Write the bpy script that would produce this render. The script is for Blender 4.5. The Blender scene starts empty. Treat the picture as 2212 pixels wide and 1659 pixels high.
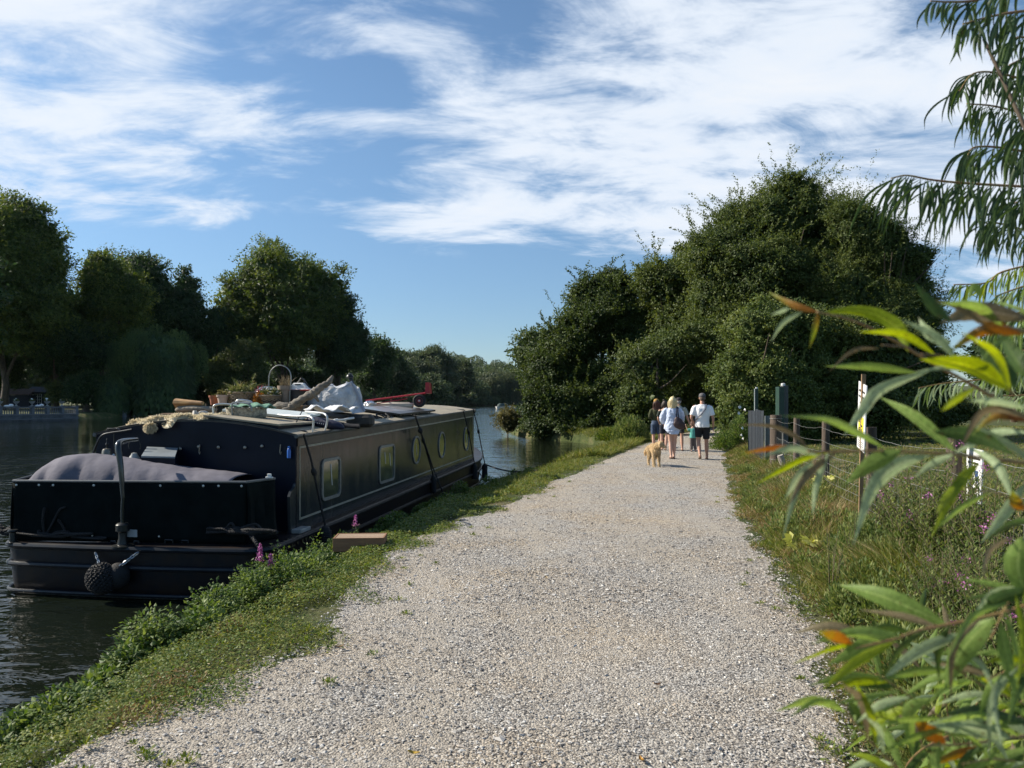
import bpy, math, random
import numpy as np
from mathutils import Vector, Matrix
rad = math.radians
S = bpy.context.scene
# ---------------------------------------------------------------- camera
F = 1646.0                      # focal length in units of a 2212-wide picture
CX, HY, CH = 1106.0, 868.0, 1.6
cam = bpy.data.cameras.new('camera'); camo = bpy.data.objects.new('camera', cam)
S.collection.objects.link(camo); S.camera = camo
camo.location = (0, 0, CH); camo.rotation_euler = (rad(90), 0, 0)
cam.sensor_width = 36; cam.lens = 36 * F / 2212; cam.shift_y = (HY - 829.5) / 2212
cam.clip_start = 0.02; cam.clip_end = 6000
cam.dof.use_dof = True; cam.dof.focus_distance = 12.0; cam.dof.aperture_fstop = 6.0
# ---------------------------------------------------------------- sky and sun
SUN_EL, SUN_AZ = 35.0, 12.0      # azimuth: degrees ahead of due left
sd = Vector((-math.cos(rad(SUN_AZ)) * math.cos(rad(SUN_EL)), math.sin(rad(SUN_AZ)) * math.cos(rad(SUN_EL)), math.sin(rad(SUN_EL))))
W = bpy.data.worlds.new('World'); S.world = W; W.use_nodes = True
def world_nodes():
    nt = W.node_tree; nt.nodes.clear(); N = nt.nodes.new; L = nt.links.new
    out = N('ShaderNodeOutputWorld'); sky = N('ShaderNodeTexSky'); sky.sky_type = 'NISHITA'; sky.sun_disc = False
    sky.sun_elevation = rad(SUN_EL); sky.sun_rotation = rad(-(90 - SUN_AZ)); sky.altitude = 50
    sky.air_density = 1.0; sky.dust_density = 0.25; sky.ozone_density = 3.0
    bg = N('ShaderNodeBackground'); bg.inputs[1].default_value = 0.095
    hs = N('ShaderNodeHueSaturation'); hs.inputs['Saturation'].default_value = 1.02; hs.inputs['Value'].default_value = 1.0
    L(sky.outputs[0], hs.inputs['Color'])
    tc = N('ShaderNodeTexCoord'); sep = N('ShaderNodeSeparateXYZ'); L(tc.outputs['Generated'], sep.inputs[0])
    def m(op, a, b=None, c=None):
        n = N('ShaderNodeMath'); n.operation = op
        for i, v in enumerate((a, b, c)):
            if v is None: continue
            if isinstance(v, (int, float)): n.inputs[i].default_value = v
            else: L(v, n.inputs[i])
        return n.outputs[0]
    g = N('ShaderNodeMapRange'); g.interpolation_type = 'SMOOTHSTEP'; L(sep.outputs[2], g.inputs[0]); g.inputs[1].default_value = 0.0; g.inputs[2].default_value = 0.38; g.inputs[3].default_value = 0.0; g.inputs[4].default_value = 1.0
    tint = N('ShaderNodeMix'); tint.data_type = 'RGBA'; L(g.outputs[0], tint.inputs[0]); tint.inputs[6].default_value = (0.60, 0.68, 0.78, 1); tint.inputs[7].default_value = (0.90, 0.96, 0.95, 1)
    mu = N('ShaderNodeMix'); mu.data_type = 'RGBA'; mu.blend_type = 'MULTIPLY'; mu.inputs[0].default_value = 1.0; L(hs.outputs[0], mu.inputs[6]); L(tint.outputs[2], mu.inputs[7]); L(mu.outputs[2], bg.inputs[0])
    z = m('ADD', m('MAXIMUM', sep.outputs[2], 0.0), 0.16)
    px = m('DIVIDE', sep.outputs[0], z); py = m('DIVIDE', sep.outputs[1], z)
    comb = N('ShaderNodeCombineXYZ'); L(px, comb.inputs[0]); L(py, comb.inputs[1])
    def noise(rot, scale, loc, detail, rough, dist, sc=1.0):
        mp = N('ShaderNodeMapping'); mp.inputs['Rotation'].default_value = (0, 0, rad(rot)); mp.inputs['Scale'].default_value = scale
        mp.inputs['Location'].default_value = loc; L(comb.outputs[0], mp.inputs[0])
        n = N('ShaderNodeTexNoise'); n.inputs['Scale'].default_value = sc; n.inputs['Detail'].default_value = detail
        n.inputs['Roughness'].default_value = rough; n.inputs['Distortion'].default_value = dist; L(mp.outputs[0], n.inputs['Vector'])
        return n.outputs['Fac']
    big = noise(-30, (0.36, 0.80, 1), (0.5, 1.4, 5), 3, 0.5, 0.5)
    mid = noise(-14, (1.25, 2.1, 1), (1.1, 3.0, 0), 6, 0.56, 0.45)
    fine = noise(-34, (2.6, 4.6, 1), (5, 1, 3), 9, 0.66, 0.6)
    f = m('ADD', m('MULTIPLY', big, 0.36), m('ADD', m('MULTIPLY', mid, 0.86), m('MULTIPLY', fine, 0.46)))
    # a clear band above the horizon, thin cover overhead and clear blue behind
    el = sep.outputs[2]
    edge = N('ShaderNodeMapRange'); edge.interpolation_type = 'SMOOTHSTEP'
    L(m('SUBTRACT', el, m('MULTIPLY', m('MAXIMUM', sep.outputs[0], -0.2), -0.15)), edge.inputs[0])
    edge.inputs[1].default_value = 0.14; edge.inputs[2].default_value = 0.225; edge.inputs[3].default_value = -0.24; edge.inputs[4].default_value = 0.098
    back = N('ShaderNodeMapRange'); back.interpolation_type = 'SMOOTHSTEP'; L(m('SUBTRACT', sep.outputs[1], m('MULTIPLY', el, 0.35)), back.inputs[0])
    back.inputs[1].default_value = 0.05; back.inputs[2].default_value = 0.5; back.inputs[3].default_value = -0.30; back.inputs[4].default_value = 0.0
    tot = m('ADD', m('ADD', f, edge.outputs[0]), back.outputs[0])
    r = N('ShaderNodeMapRange'); r.interpolation_type = 'SMOOTHSTEP'; L(tot, r.inputs[0])
    r.inputs[1].default_value = 0.80; r.inputs[2].default_value = 1.00; r.inputs[3].default_value = 0.0; r.inputs[4].default_value = 0.95
    cl = N('ShaderNodeBackground'); cl.inputs[1].default_value = 0.66
    cc = N('ShaderNodeMix'); cc.data_type = 'RGBA'; L(m('MULTIPLY', m('SUBTRACT', tot, 0.84), 3.0), cc.inputs[0])
    cc.inputs[6].default_value = (0.72, 0.83, 0.98, 1); cc.inputs[7].default_value = (0.92, 0.94, 0.97, 1)
    L(cc.outputs[2], cl.inputs[0])
    mix = N('ShaderNodeMixShader'); L(r.outputs[0], mix.inputs[0]); L(bg.outputs[0], mix.inputs[1]); L(cl.outputs[0], mix.inputs[2])
    L(mix.outputs[0], out.inputs[0])
world_nodes()
sl = bpy.data.lights.new('sun', 'SUN'); sl.energy = 5.0; sl.angle = rad(0.53); sl.color = (1.0, 0.92, 0.79)
so = bpy.data.objects.new('sun', sl); S.collection.objects.link(so); so.rotation_euler = sd.to_track_quat('Z', 'Y').to_euler()
S.view_settings.view_transform = 'Standard'; S.view_settings.look = 'None'; S.view_settings.exposure = 0.66
S.view_settings.gamma = 1.0; S.view_settings.use_curve_mapping = False
S.cycles.max_bounces = 6; S.cycles.diffuse_bounces = 2; S.cycles.glossy_bounces = 3; S.cycles.transmission_bounces = 4
S.cycles.transparent_max_bounces = 4; S.cycles.caustics_reflective = False; S.cycles.caustics_refractive = False

# ---------------------------------------------------------------- helpers
rng = np.random.default_rng(7); random.seed(7)
def W3(dx, dy, Y):               # a point at distance Y seen at (dx, dy) of a 2212 x 1659 picture
    return np.array([(dx - CX) / F * Y, Y, CH - (dy - HY) / F * Y])
def tag(o, label=None, cat=None, group=None, kind=None):
    if label: o['label'] = label
    if cat: o['category'] = cat
    if group: o['group'] = group
    if kind: o['kind'] = kind
    return o
def empty(name, loc=(0, 0, 0), rz=0.0, label=None, cat=None, group=None, parent=None):
    o = bpy.data.objects.new(name, None); S.collection.objects.link(o); o.location = loc; o.rotation_euler = (0, 0, rz)
    o.empty_display_size = 0.2
    if parent: o.parent = parent
    return tag(o, label, cat, group)
def mesh_obj(name, V, loops, sizes, mat, parent=None, smooth=False, tone=None, midx=None, loc=None):
    V = np.asarray(V, dtype=np.float32).reshape(-1, 3); me = bpy.data.meshes.new(name)
    me.vertices.add(len(V)); me.vertices.foreach_set('co', V.ravel())
    loops = np.asarray(loops, dtype=np.int32).ravel(); sizes = np.asarray(sizes, dtype=np.int32)
    me.loops.add(len(loops)); me.loops.foreach_set('vertex_index', loops)
    me.polygons.add(len(sizes)); st = np.zeros(len(sizes), dtype=np.int32); st[1:] = np.cumsum(sizes)[:-1]
    me.polygons.foreach_set('loop_start', st); me.polygons.foreach_set('loop_total', sizes)
    mats = mat if isinstance(mat, (list, tuple)) else [mat]
    for mm in mats: me.materials.append(mm)
    if midx is not None: me.polygons.foreach_set('material_index', np.asarray(midx, dtype=np.int32))
    me.polygons.foreach_set('use_smooth', np.full(len(sizes), bool(smooth)))
    if tone is not None:
        a = me.attributes.new('tone', 'FLOAT', 'FACE'); a.data.foreach_set('value', np.asarray(tone, dtype=np.float32))
    me.update(calc_edges=True)
    o = bpy.data.objects.new(name, me); S.collection.objects.link(o)
    if parent is not None: o.parent = parent
    if loc is not None: o.location = loc
    return o
class MB:
    """collects simple shapes into one mesh"""
    def __init__(s): s.V = []; s.L = []; s.Z = []; s.M = []; s.n = 0; s.K = []
    def cut(s): s.K.append((len(s.V), len(s.L), len(s.Z), s.n)); return s      # the next shape starts a piece of its own
    def pieces(s, name, mat, parent=None, smooth=False, **kw):
        K = s.K + [(len(s.V), len(s.L), len(s.Z), s.n)]; out = []
        for a, b in zip(K[:-1], K[1:]):
            if b[0] == a[0]: continue
            q = MB(); q.V = s.V[a[0]:b[0]]; q.L = [i - a[3] for i in s.L[a[1]:b[1]]]; q.Z = s.Z[a[2]:b[2]]; q.M = s.M[a[2]:b[2]]; out.append(q.build(name, mat, parent, smooth, **kw))
        return out
    def add(s, V, faces, mi=0):
        V = np.asarray(V, dtype=float).reshape(-1, 3); s.V.append(V)
        for f in faces: s.L.extend([i + s.n for i in f]); s.Z.append(len(f)); s.M.append(mi)
        s.n += len(V); return s
    def box(s, c, size, R=None, mi=0, taper=1.0):
        c = np.array(c, float); h = np.array(size, float) / 2
        P = np.array([[x, y, z] for z in (-1, 1) for y in (-1, 1) for x in (-1, 1)], float) * h
        P[4:, :2] *= taper
        if R is not None: P = P @ np.array(R.to_3x3() if hasattr(R, 'to_3x3') else R).T
        return s.add(P + c, [(0, 2, 3, 1), (4, 5, 7, 6), (0, 1, 5, 4), (1, 3, 7, 5), (3, 2, 6, 7), (2, 0, 4, 6)], mi)
    def bbox(s, c, size, b=0.01, R=None, mi=0):     # box with bevelled vertical and top edges (chamfer)
        x, y, z = np.array(size, float) / 2
        def ring(e, zz): return [(-x + e, -y, zz), (x - e, -y, zz), (x, -y + e, zz), (x, y - e, zz), (x - e, y, zz), (-x + e, y, zz), (-x, y - e, zz), (-x, -y + e, zz)]
        def ringi(e, zz): return [(-x + e + b, -y + b, zz), (x - e - b, -y + b, zz), (x - b, -y + e + b, zz), (x - b, y - e - b, zz), (x - e - b, y - b, zz), (-x + e + b, y - b, zz), (-x + b, y - e - b, zz), (-x + b, -y + e + b, zz)]
        rings = [ringi(b * .5, -z), ring(b, -z + b), ring(b, z - b), ringi(b * .5, z)]
        P = np.array(rings, float).reshape(-1, 3)
        if R is not None: P = P @ np.array(R.to_3x3() if hasattr(R, 'to_3x3') else R).T
        F_ = [tuple(reversed(range(8))), tuple(range(24, 32))]
        for k in range(3):
            for i in range(8): j = (i + 1) % 8; F_.append((k * 8 + i, k * 8 + j, k * 8 + 8 + j, k * 8 + 8 + i))
        return s.add(P + np.array(c, float), F_, mi)
    def loft(s, rings, closed=True, cap=True, mi=0):
        n = len(rings[0]); P = np.array(rings, float).reshape(-1, 3); F_ = []
        for k in range(len(rings) - 1):
            for i in range(n if closed else n - 1):
                j = (i + 1) % n; F_.append((k * n + i, k * n + j, k * n + n + j, k * n + n + i))
        if cap and closed: F_.append(tuple(reversed(range(n)))); F_.append(tuple(range((len(rings) - 1) * n, len(rings) * n)))
        return s.add(P, F_, mi)
    def tube(s, pts, r, n=8, mi=0, cap=True, squash=1.0):
        pts = np.array(pts, float); m = len(pts); r = np.broadcast_to(np.array(r, float), (m,)).copy()
        T = np.gradient(pts, axis=0); T /= np.linalg.norm(T, axis=1)[:, None] + 1e-9
        up = np.array([0, 0, 1.0]) if abs(T[0][2]) < .9 else np.array([1.0, 0, 0])
        A = np.cross(T[0], up); A /= np.linalg.norm(A); rings = []; an = np.arange(n) * 2 * math.pi / n
        for k in range(m):
            A = A - T[k] * np.dot(A, T[k]); A /= np.linalg.norm(A) + 1e-9; B = np.cross(T[k], A)
            rings.append(pts[k] + r[k] * (np.cos(an)[:, None] * A + squash * np.sin(an)[:, None] * B))
        return s.loft(rings, cap=cap, mi=mi)
    def lathe(s, prof, c=(0, 0, 0), n=16, R=None, mi=0):
        an = np.arange(n) * 2 * math.pi / n; rings = []
        for (r, z) in prof:
            P = np.stack([np.cos(an) * max(r, 1e-4), np.sin(an) * max(r, 1e-4), np.full(n, z)], 1)
            if R is not None: P = P @ np.array(R.to_3x3() if hasattr(R, 'to_3x3') else R).T
            rings.append(P + np.array(c, float))
        return s.loft(rings, mi=mi)
    def prism(s, poly, d, mi=0):       # planar polygon of 3-D points pushed out along the vector d
        P = np.array(poly, float); n = len(P); d = np.array(d, float)
        F_ = [tuple(range(n)), tuple(range(2 * n - 1, n - 1, -1))] + [(i, i + n, (i + 1) % n + n, (i + 1) % n) for i in range(n)]
        return s.add(np.concatenate([P, P + d]), F_, mi)
    def ell(s, c, r, n=12, m=8, R=None, mi=0, bump=0.0, seed=0):
        rg = np.random.default_rng(seed); rings = []
        an = np.arange(n) * 2 * math.pi / n
        for k in range(m + 1):
            th = math.pi * k / m; q = max(math.sin(th), 1e-3)
            P = np.stack([np.cos(an) * q, np.sin(an) * q, np.full(n, -math.cos(th))], 1)
            if bump: P *= (1 + bump * rg.standard_normal(n) * (0.2 < q))[:, None]
            P = P * np.array(r, float)
            if R is not None: P = P @ np.array(R.to_3x3() if hasattr(R, 'to_3x3') else R).T
            rings.append(P + np.array(c, float))
        return s.loft(rings, cap=False, mi=mi)
    def grid(s, P, mi=0):              # P: (a, b, 3)
        P = np.array(P, float); a, b = P.shape[:2]
        F_ = [(i * b + j, i * b + j + 1, (i + 1) * b + j + 1, (i + 1) * b + j) for i in range(a - 1) for j in range(b - 1)]
        return s.add(P.reshape(-1, 3), F_, mi)
    def build(s, name, mat, parent=None, smooth=False, loc=None, label=None, bevel=0.0, thick=0.0):
        o = mesh_obj(name, np.concatenate(s.V), s.L, s.Z, mat, parent, smooth, midx=s.M, loc=loc)
        if smooth:
            try: o.data.set_sharp_from_angle(angle=rad(42))
            except Exception: pass
        if thick:
            q = o.modifiers.new('thick', 'SOLIDIFY'); q.thickness = thick; q.offset = 0
        if bevel:
            q = o.modifiers.new('bevel', 'BEVEL'); q.width = bevel; q.segments = 2; q.limit_method = 'ANGLE'; q.angle_limit = rad(40)
        if label: o['label'] = label
        return o
def euler(x, y, z): 
    from mathutils import Euler
    return Euler((rad(x), rad(y), rad(z))).to_matrix()
def catmull(pts, k=6):
    P = np.array(pts, float); P = np.concatenate([[2 * P[0] - P[1]], P, [2 * P[-1] - P[-2]]]); out = []
    for i in range(1, len(P) - 2):
        for t in np.arange(k) / k:
            out.append(.5 * ((2 * P[i]) + (-P[i - 1] + P[i + 1]) * t + (2 * P[i - 1] - 5 * P[i] + 4 * P[i + 1] - P[i + 2]) * t ** 2 + (-P[i - 1] + 3 * P[i] - 3 * P[i + 1] + P[i + 2]) * t ** 3))
    out.append(P[-2]); return np.array(out)
def sag(a, b, d, n=10):
    a = np.array(a, float); b = np.array(b, float); t = np.linspace(0, 1, n)[:, None]
    P = a * (1 - t) + b * t; P[:, 2] -= (4 * d * t * (1 - t))[:, 0]; return P

# ---------------------------------------------------------------- materials
def mat(name, col, rough=0.6, metal=0.0, bump=0.0, bscale=20.0, var=0.0, vscale=6.0, col2=None, spec=0.5, obj=True, coat=0.0, stretch=(1, 1, 1), bdist=0.01):
    m = bpy.data.materials.new(name); m.use_nodes = True; nt = m.node_tree; b = nt.nodes['Principled BSDF']
    b.inputs['Base Color'].default_value = (*col, 1); b.inputs['Roughness'].default_value = rough; b.inputs['Metallic'].default_value = metal
    b.inputs['Specular IOR Level'].default_value = spec
    if coat: b.inputs['Coat Weight'].default_value = coat; b.inputs['Coat Roughness'].default_value = 0.08
    N = nt.nodes.new; L = nt.links.new
    if bump or var:
        tc = N('ShaderNodeTexCoord'); mp = N('ShaderNodeMapping'); mp.inputs['Scale'].default_value = stretch
        L(tc.outputs['Object'], mp.inputs[0])
    if var:
        n = N('ShaderNodeTexNoise'); n.inputs['Scale'].default_value = vscale; n.inputs['Detail'].default_value = 6; n.inputs['Roughness'].default_value = .65
        L(mp.outputs[0], n.inputs['Vector']); cr = N('ShaderNodeMapRange'); L(n.outputs['Fac'], cr.inputs[0])
        cr.inputs[1].default_value = .38; cr.inputs[2].default_value = .66
        mx = N('ShaderNodeMix'); mx.data_type = 'RGBA'; L(cr.outputs[0], mx.inputs[0])
        c2 = col2 if col2 else tuple(max(0, c * (1 - var)) for c in col)
        mx.inputs[6].default_value = (*col, 1); mx.inputs[7].default_value = (*c2, 1); L(mx.outputs[2], b.inputs['Base Color'])
        rr = N('ShaderNodeMapRange'); L(n.outputs['Fac'], rr.inputs[0]); rr.inputs[3].default_value = max(0.05, rough - .12); rr.inputs[4].default_value = min(1, rough + .15)
        L(rr.outputs[0], b.inputs['Roughness'])
    if bump:
        n2 = N('ShaderNodeTexNoise'); n2.inputs['Scale'].default_value = bscale; n2.inputs['Detail'].default_value = 6
        L(mp.outputs[0], n2.inputs['Vector']); bp_ = N('ShaderNodeBump'); bp_.inputs['Strength'].default_value = bump; bp_.inputs['Distance'].default_value = bdist
        L(n2.outputs['Fac'], bp_.inputs['Height']); L(bp_.outputs[0], b.inputs['Normal'])
    return m
def leafmat(name, c1, c2, c3, trans=0.35, rough=0.55, vscale=0.5, gloss=0.3, spots=False):
    """leaf colours by the per-leaf 'tone' and a slow noise; part of the light passes through"""
    m = bpy.data.materials.new(name); m.use_nodes = True; nt = m.node_tree; nt.nodes.clear(); N = nt.nodes.new; L = nt.links.new
    at = N('ShaderNodeAttribute'); at.attribute_name = 'tone'; tc = N('ShaderNodeTexCoord')
    n = N('ShaderNodeTexNoise'); n.inputs['Scale'].default_value = vscale; n.inputs['Detail'].default_value = 3; L(tc.outputs['Object'], n.inputs['Vector'])
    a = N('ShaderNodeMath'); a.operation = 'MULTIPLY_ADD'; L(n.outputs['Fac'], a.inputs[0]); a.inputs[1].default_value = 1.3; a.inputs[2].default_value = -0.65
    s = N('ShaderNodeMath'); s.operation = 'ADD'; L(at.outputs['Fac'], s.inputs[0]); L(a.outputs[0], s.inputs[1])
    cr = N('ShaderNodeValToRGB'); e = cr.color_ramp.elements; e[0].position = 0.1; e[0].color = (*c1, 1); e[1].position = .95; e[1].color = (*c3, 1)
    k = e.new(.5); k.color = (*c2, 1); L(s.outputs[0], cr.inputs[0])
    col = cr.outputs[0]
    if spots:                              # blemishes, fine mottling and a little relief
        n3 = N('ShaderNodeTexNoise'); n3.inputs['Scale'].default_value = 130; n3.inputs['Detail'].default_value = 4; L(tc.outputs['Object'], n3.inputs['Vector'])
        r3 = N('ShaderNodeMapRange'); L(n3.outputs['Fac'], r3.inputs[0]); r3.inputs[1].default_value = .62; r3.inputs[2].default_value = .72; r3.inputs[4].default_value = .7
        n4 = N('ShaderNodeTexNoise'); n4.inputs['Scale'].default_value = 420; n4.inputs['Detail'].default_value = 2; L(tc.outputs['Object'], n4.inputs['Vector'])
        r4 = N('ShaderNodeMapRange'); L(n4.outputs['Fac'], r4.inputs[0]); r4.inputs[1].default_value = .3; r4.inputs[2].default_value = .7; r4.inputs[3].default_value = .72; r4.inputs[4].default_value = 1.2
        mm = N('ShaderNodeMix'); mm.data_type = 'RGBA'; mm.blend_type = 'MULTIPLY'; mm.inputs[0].default_value = 1; L(col, mm.inputs[6]); L(r4.outputs[0], mm.inputs[7])
        m5 = N('ShaderNodeMix'); m5.data_type = 'RGBA'; L(r3.outputs[0], m5.inputs[0]); L(mm.outputs[2], m5.inputs[6]); m5.inputs[7].default_value = (.10, .065, .02, 1); col = m5.outputs[2]
    p = N('ShaderNodeBsdfPrincipled'); p.inputs['Roughness'].default_value = rough; p.inputs['Specular IOR Level'].default_value = gloss; L(col, p.inputs['Base Color'])
    if spots: bb = N('ShaderNodeBump'); bb.inputs['Strength'].default_value = .5; bb.inputs['Distance'].default_value = .002; L(n3.outputs['Fac'], bb.inputs['Height']); L(bb.outputs[0], p.inputs['Normal'])
    t = N('ShaderNodeBsdfTranslucent'); hs = N('ShaderNodeHueSaturation'); hs.inputs['Saturation'].default_value = 1.15; hs.inputs['Value'].default_value = 1.25
    hs.inputs['Hue'].default_value = 0.485; L(col, hs.inputs['Color']); L(hs.outputs[0], t.inputs[0])
    mx = N('ShaderNodeMixShader'); mx.inputs[0].default_value = trans; L(p.outputs[0], mx.inputs[1]); L(t.outputs[0], mx.inputs[2])
    o = N('ShaderNodeOutputMaterial'); L(mx.outputs[0], o.inputs[0]); return m
def unit(v): return v / (np.linalg.norm(v, axis=-1, keepdims=True) + 1e-9)
def leaf_quads(C, D, Nn, ln, wd, fold=0.0):
    """rhombic leaves: base, side, tip, side"""
    C = np.asarray(C, float); D = unit(D); B = unit(np.cross(D, Nn)); ln = np.broadcast_to(ln, (len(C),))[:, None]; wd = np.broadcast_to(wd, (len(C),))[:, None]
    Nn = np.cross(B, D)
    V = np.stack([C, C + D * ln * .42 + B * wd * .5 - Nn * wd * fold, C + D * ln, C + D * ln * .42 - B * wd * .5 - Nn * wd * fold], 1)
    return V.reshape(-1, 3)
def rdir(n, rg=rng): return unit(rg.standard_normal((n, 3)))
def quads_obj(name, V, mat_, parent=None, tone=None, loc=None):
    n = len(V) // 4
    return mesh_obj(name, V, np.arange(n * 4), np.full(n, 4), mat_, parent, tone=rng.random(n) if tone is None else tone, loc=loc)
# ================================================================ terrain
WZ = -0.65
BANK = np.array([(-3.05, -30), (-3.0, 0), (-2.9, 3), (-2.8, 4.2), (-2.75, 5), (-2.6, 5.6), (-2.42, 6.8), (-2.25, 8), (-2.05, 9.5), (-1.72, 12), (-0.95, 15.5), (-0.3, 18), (0.5, 20),
                 (1.0, 21.5), (2.45, 26.2), (4.4, 33), (4.7, 38), (3.3, 43), (1.2, 47), (0.2, 52), (-1, 65), (0, 90), (8, 130), (60, 240), (130, 360), (250, 450), (900, 700)], float)
FAR = np.array([(-78, -400), (-76, 60), (-61, 79), (-58, 86), (-54.4, 96), (-57, 112), (-65, 132), (-66, 160), (-44, 308), (-30, 410), (20, 470), (140, 540), (900, 900)], float)
def sdist(P, line):                # signed distance, positive on the right-hand side of the line's direction
    best = np.full(len(P), 1e9); sg = np.ones(len(P))
    for a, b in zip(line[:-1], line[1:]):
        d = b - a; t = np.clip(((P - a) @ d) / (d @ d), 0, 1); q = P - (a + t[:, None] * d); r = np.hypot(q[:, 0], q[:, 1])
        cr = d[1] * (P[:, 0] - a[0]) - d[0] * (P[:, 1] - a[1]); k = r < best; best[k] = r[k]; sg[k] = np.where(cr[k] >= 0, 1, -1)
    return best * sg
def ground_z(x, y):
    P = np.stack([np.ravel(x), np.ravel(y)], 1).astype(float); d1 = sdist(P, BANK); d2 = -sdist(P, FAR); 
    wob = 0.10 * np.sin(P[:, 1] * 3.1 + P[:, 0]) + 0.06 * np.sin(P[:, 1] * 7.7)
    d = np.maximum(d1 + wob, d2); z = np.interp(d, [-1.5, -0.12, 0.05, 0.5, 1.3], [-1.9, -1.2, -0.32, -0.10, 0.0])
    far = d2 > 0
    z = np.where(far, np.interp(d2, [0, 0.4, 40, 60, 400], [-1.2, 0.0, 0.8, 1.0, 4]), z)
    bump = 0.025 * np.sin(P[:, 0] * 1.9 + 1) * np.sin(P[:, 1] * 1.3) * np.clip((P[:, 0] - np.interp(P[:, 1], PR[:, 1], PR[:, 0]) - .2), 0, 1)
    z = np.where(far, z, z + np.maximum(bump, -0.01))
    r = np.hypot(P[:, 0] - 30, P[:, 1] - 250)
    az = P[:, 0] / np.maximum(P[:, 1], 1); z += np.interp(P[:, 1], [520, 900, 1300, 2500], [0, 26, 62, 66]) * np.interp(az, [-.6, -.2, -.06, .01, .1, .4], [1.2, 1.2, .95, .62, .5, .4])
    return z
PL = np.array([(-2.12, -6), (-2.12, 0), (-2.06, 3.33), (-1.98, 3.6), (-1.74, 4.17), (-1.43, 5.05), (-1.40, 6.24), (-1.30, 7.93), (-.85, 10.05), (-.02, 12.4), (1.7, 18.5), (2.9, 22.5), (5.2, 30), (8.2, 38), (12, 46), (17, 54), (30, 70)], float)
PR = np.array([(1.2, -6), (1.45, 0), (1.55, 3.33), (1.95, 4.4), (2.2, 5.46), (2.75, 7.93), (3.42, 11.35), (4.3, 14.5), (5.7, 20), (7.6, 26.5), (9.0, 31), (11.6, 38), (15, 45), (20, 52), (32, 66)], float)
def axis(fine, a, b, lo, hi, g=1.13):
    c = list(np.arange(a, b, fine)); s = fine; v = b
    while v < hi: c.append(v); s *= g; v += s
    c.append(hi); s = fine; v = a - fine; l = []
    while v > lo: l.append(v); s *= g; v -= s
    l.append(lo); return np.array(l[::-1] + c)
gx = axis(0.16, -4.5, 7.5, -2500, 2500, 1.06); gy = axis(0.16, 0.0, 24.0, -300, 3200, 1.035)
gx = np.unique(np.concatenate([gx, np.arange(-68, -28, 1.0)])); GX, GY = np.meshgrid(gx, gy)
gz = ground_z(GX, GY).reshape(GX.shape)
a, b = GX.shape; idx = np.arange(a * b).reshape(a, b)
lp = np.stack([idx[:-1, :-1], idx[:-1, 1:], idx[1:, 1:], idx[1:, :-1]], -1).reshape(-1)
def groundmat():
    m = bpy.data.materials.new('ground'); m.use_nodes = True; nt = m.node_tree; b_ = nt.nodes['Principled BSDF']; N = nt.nodes.new; L = nt.links.new
    tc = N('ShaderNodeTexCoord')
    def nz(s, d=6, r=.6):
        n = N('ShaderNodeTexNoise'); n.inputs['Scale'].default_value = s; n.inputs['Detail'].default_value = d; n.inputs['Roughness'].default_value = r; L(tc.outputs['Object'], n.inputs['Vector']); return n.outputs['Fac']
    cr = N('ShaderNodeValToRGB'); e = cr.color_ramp.elements; e[0].position = .32; e[0].color = (.035, .05, .014, 1); e[1].position = .72; e[1].color = (.16, .13, .07, 1)
    k = e.new(.5); k.color = (.065, .08, .025, 1); L(nz(1.3), cr.inputs[0])
    c2 = N('ShaderNodeValToRGB'); e = c2.color_ramp.elements; e[0].position = .35; e[0].color = (.55, .55, .55, 1); e[1].position = .65; e[1].color = (1.35, 1.35, 1.3, 1); L(nz(24, 8, .75), c2.inputs[0])
    mx = N('ShaderNodeMix'); mx.data_type = 'RGBA'; mx.blend_type = 'MULTIPLY'; mx.inputs[0].default_value = 1; L(cr.outputs[0], mx.inputs[6]); L(c2.outputs[0], mx.inputs[7]); L(mx.outputs[2], b_.inputs['Base Color'])
    bp_ = N('ShaderNodeBump'); bp_.inputs['Strength'].default_value = .8; bp_.inputs['Distance'].default_value = .03; L(nz(40, 8, .8), bp_.inputs['Height']); L(bp_.outputs[0], b_.inputs['Normal'])
    b_.inputs['Roughness'].default_value = .95; b_.inputs['Specular IOR Level'].default_value = .2; return m
tag(mesh_obj('ground', np.stack([GX, GY, gz], -1).reshape(-1, 3), lp, np.full(len(lp) // 4, 4), groundmat(), smooth=True), kind='structure')

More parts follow.
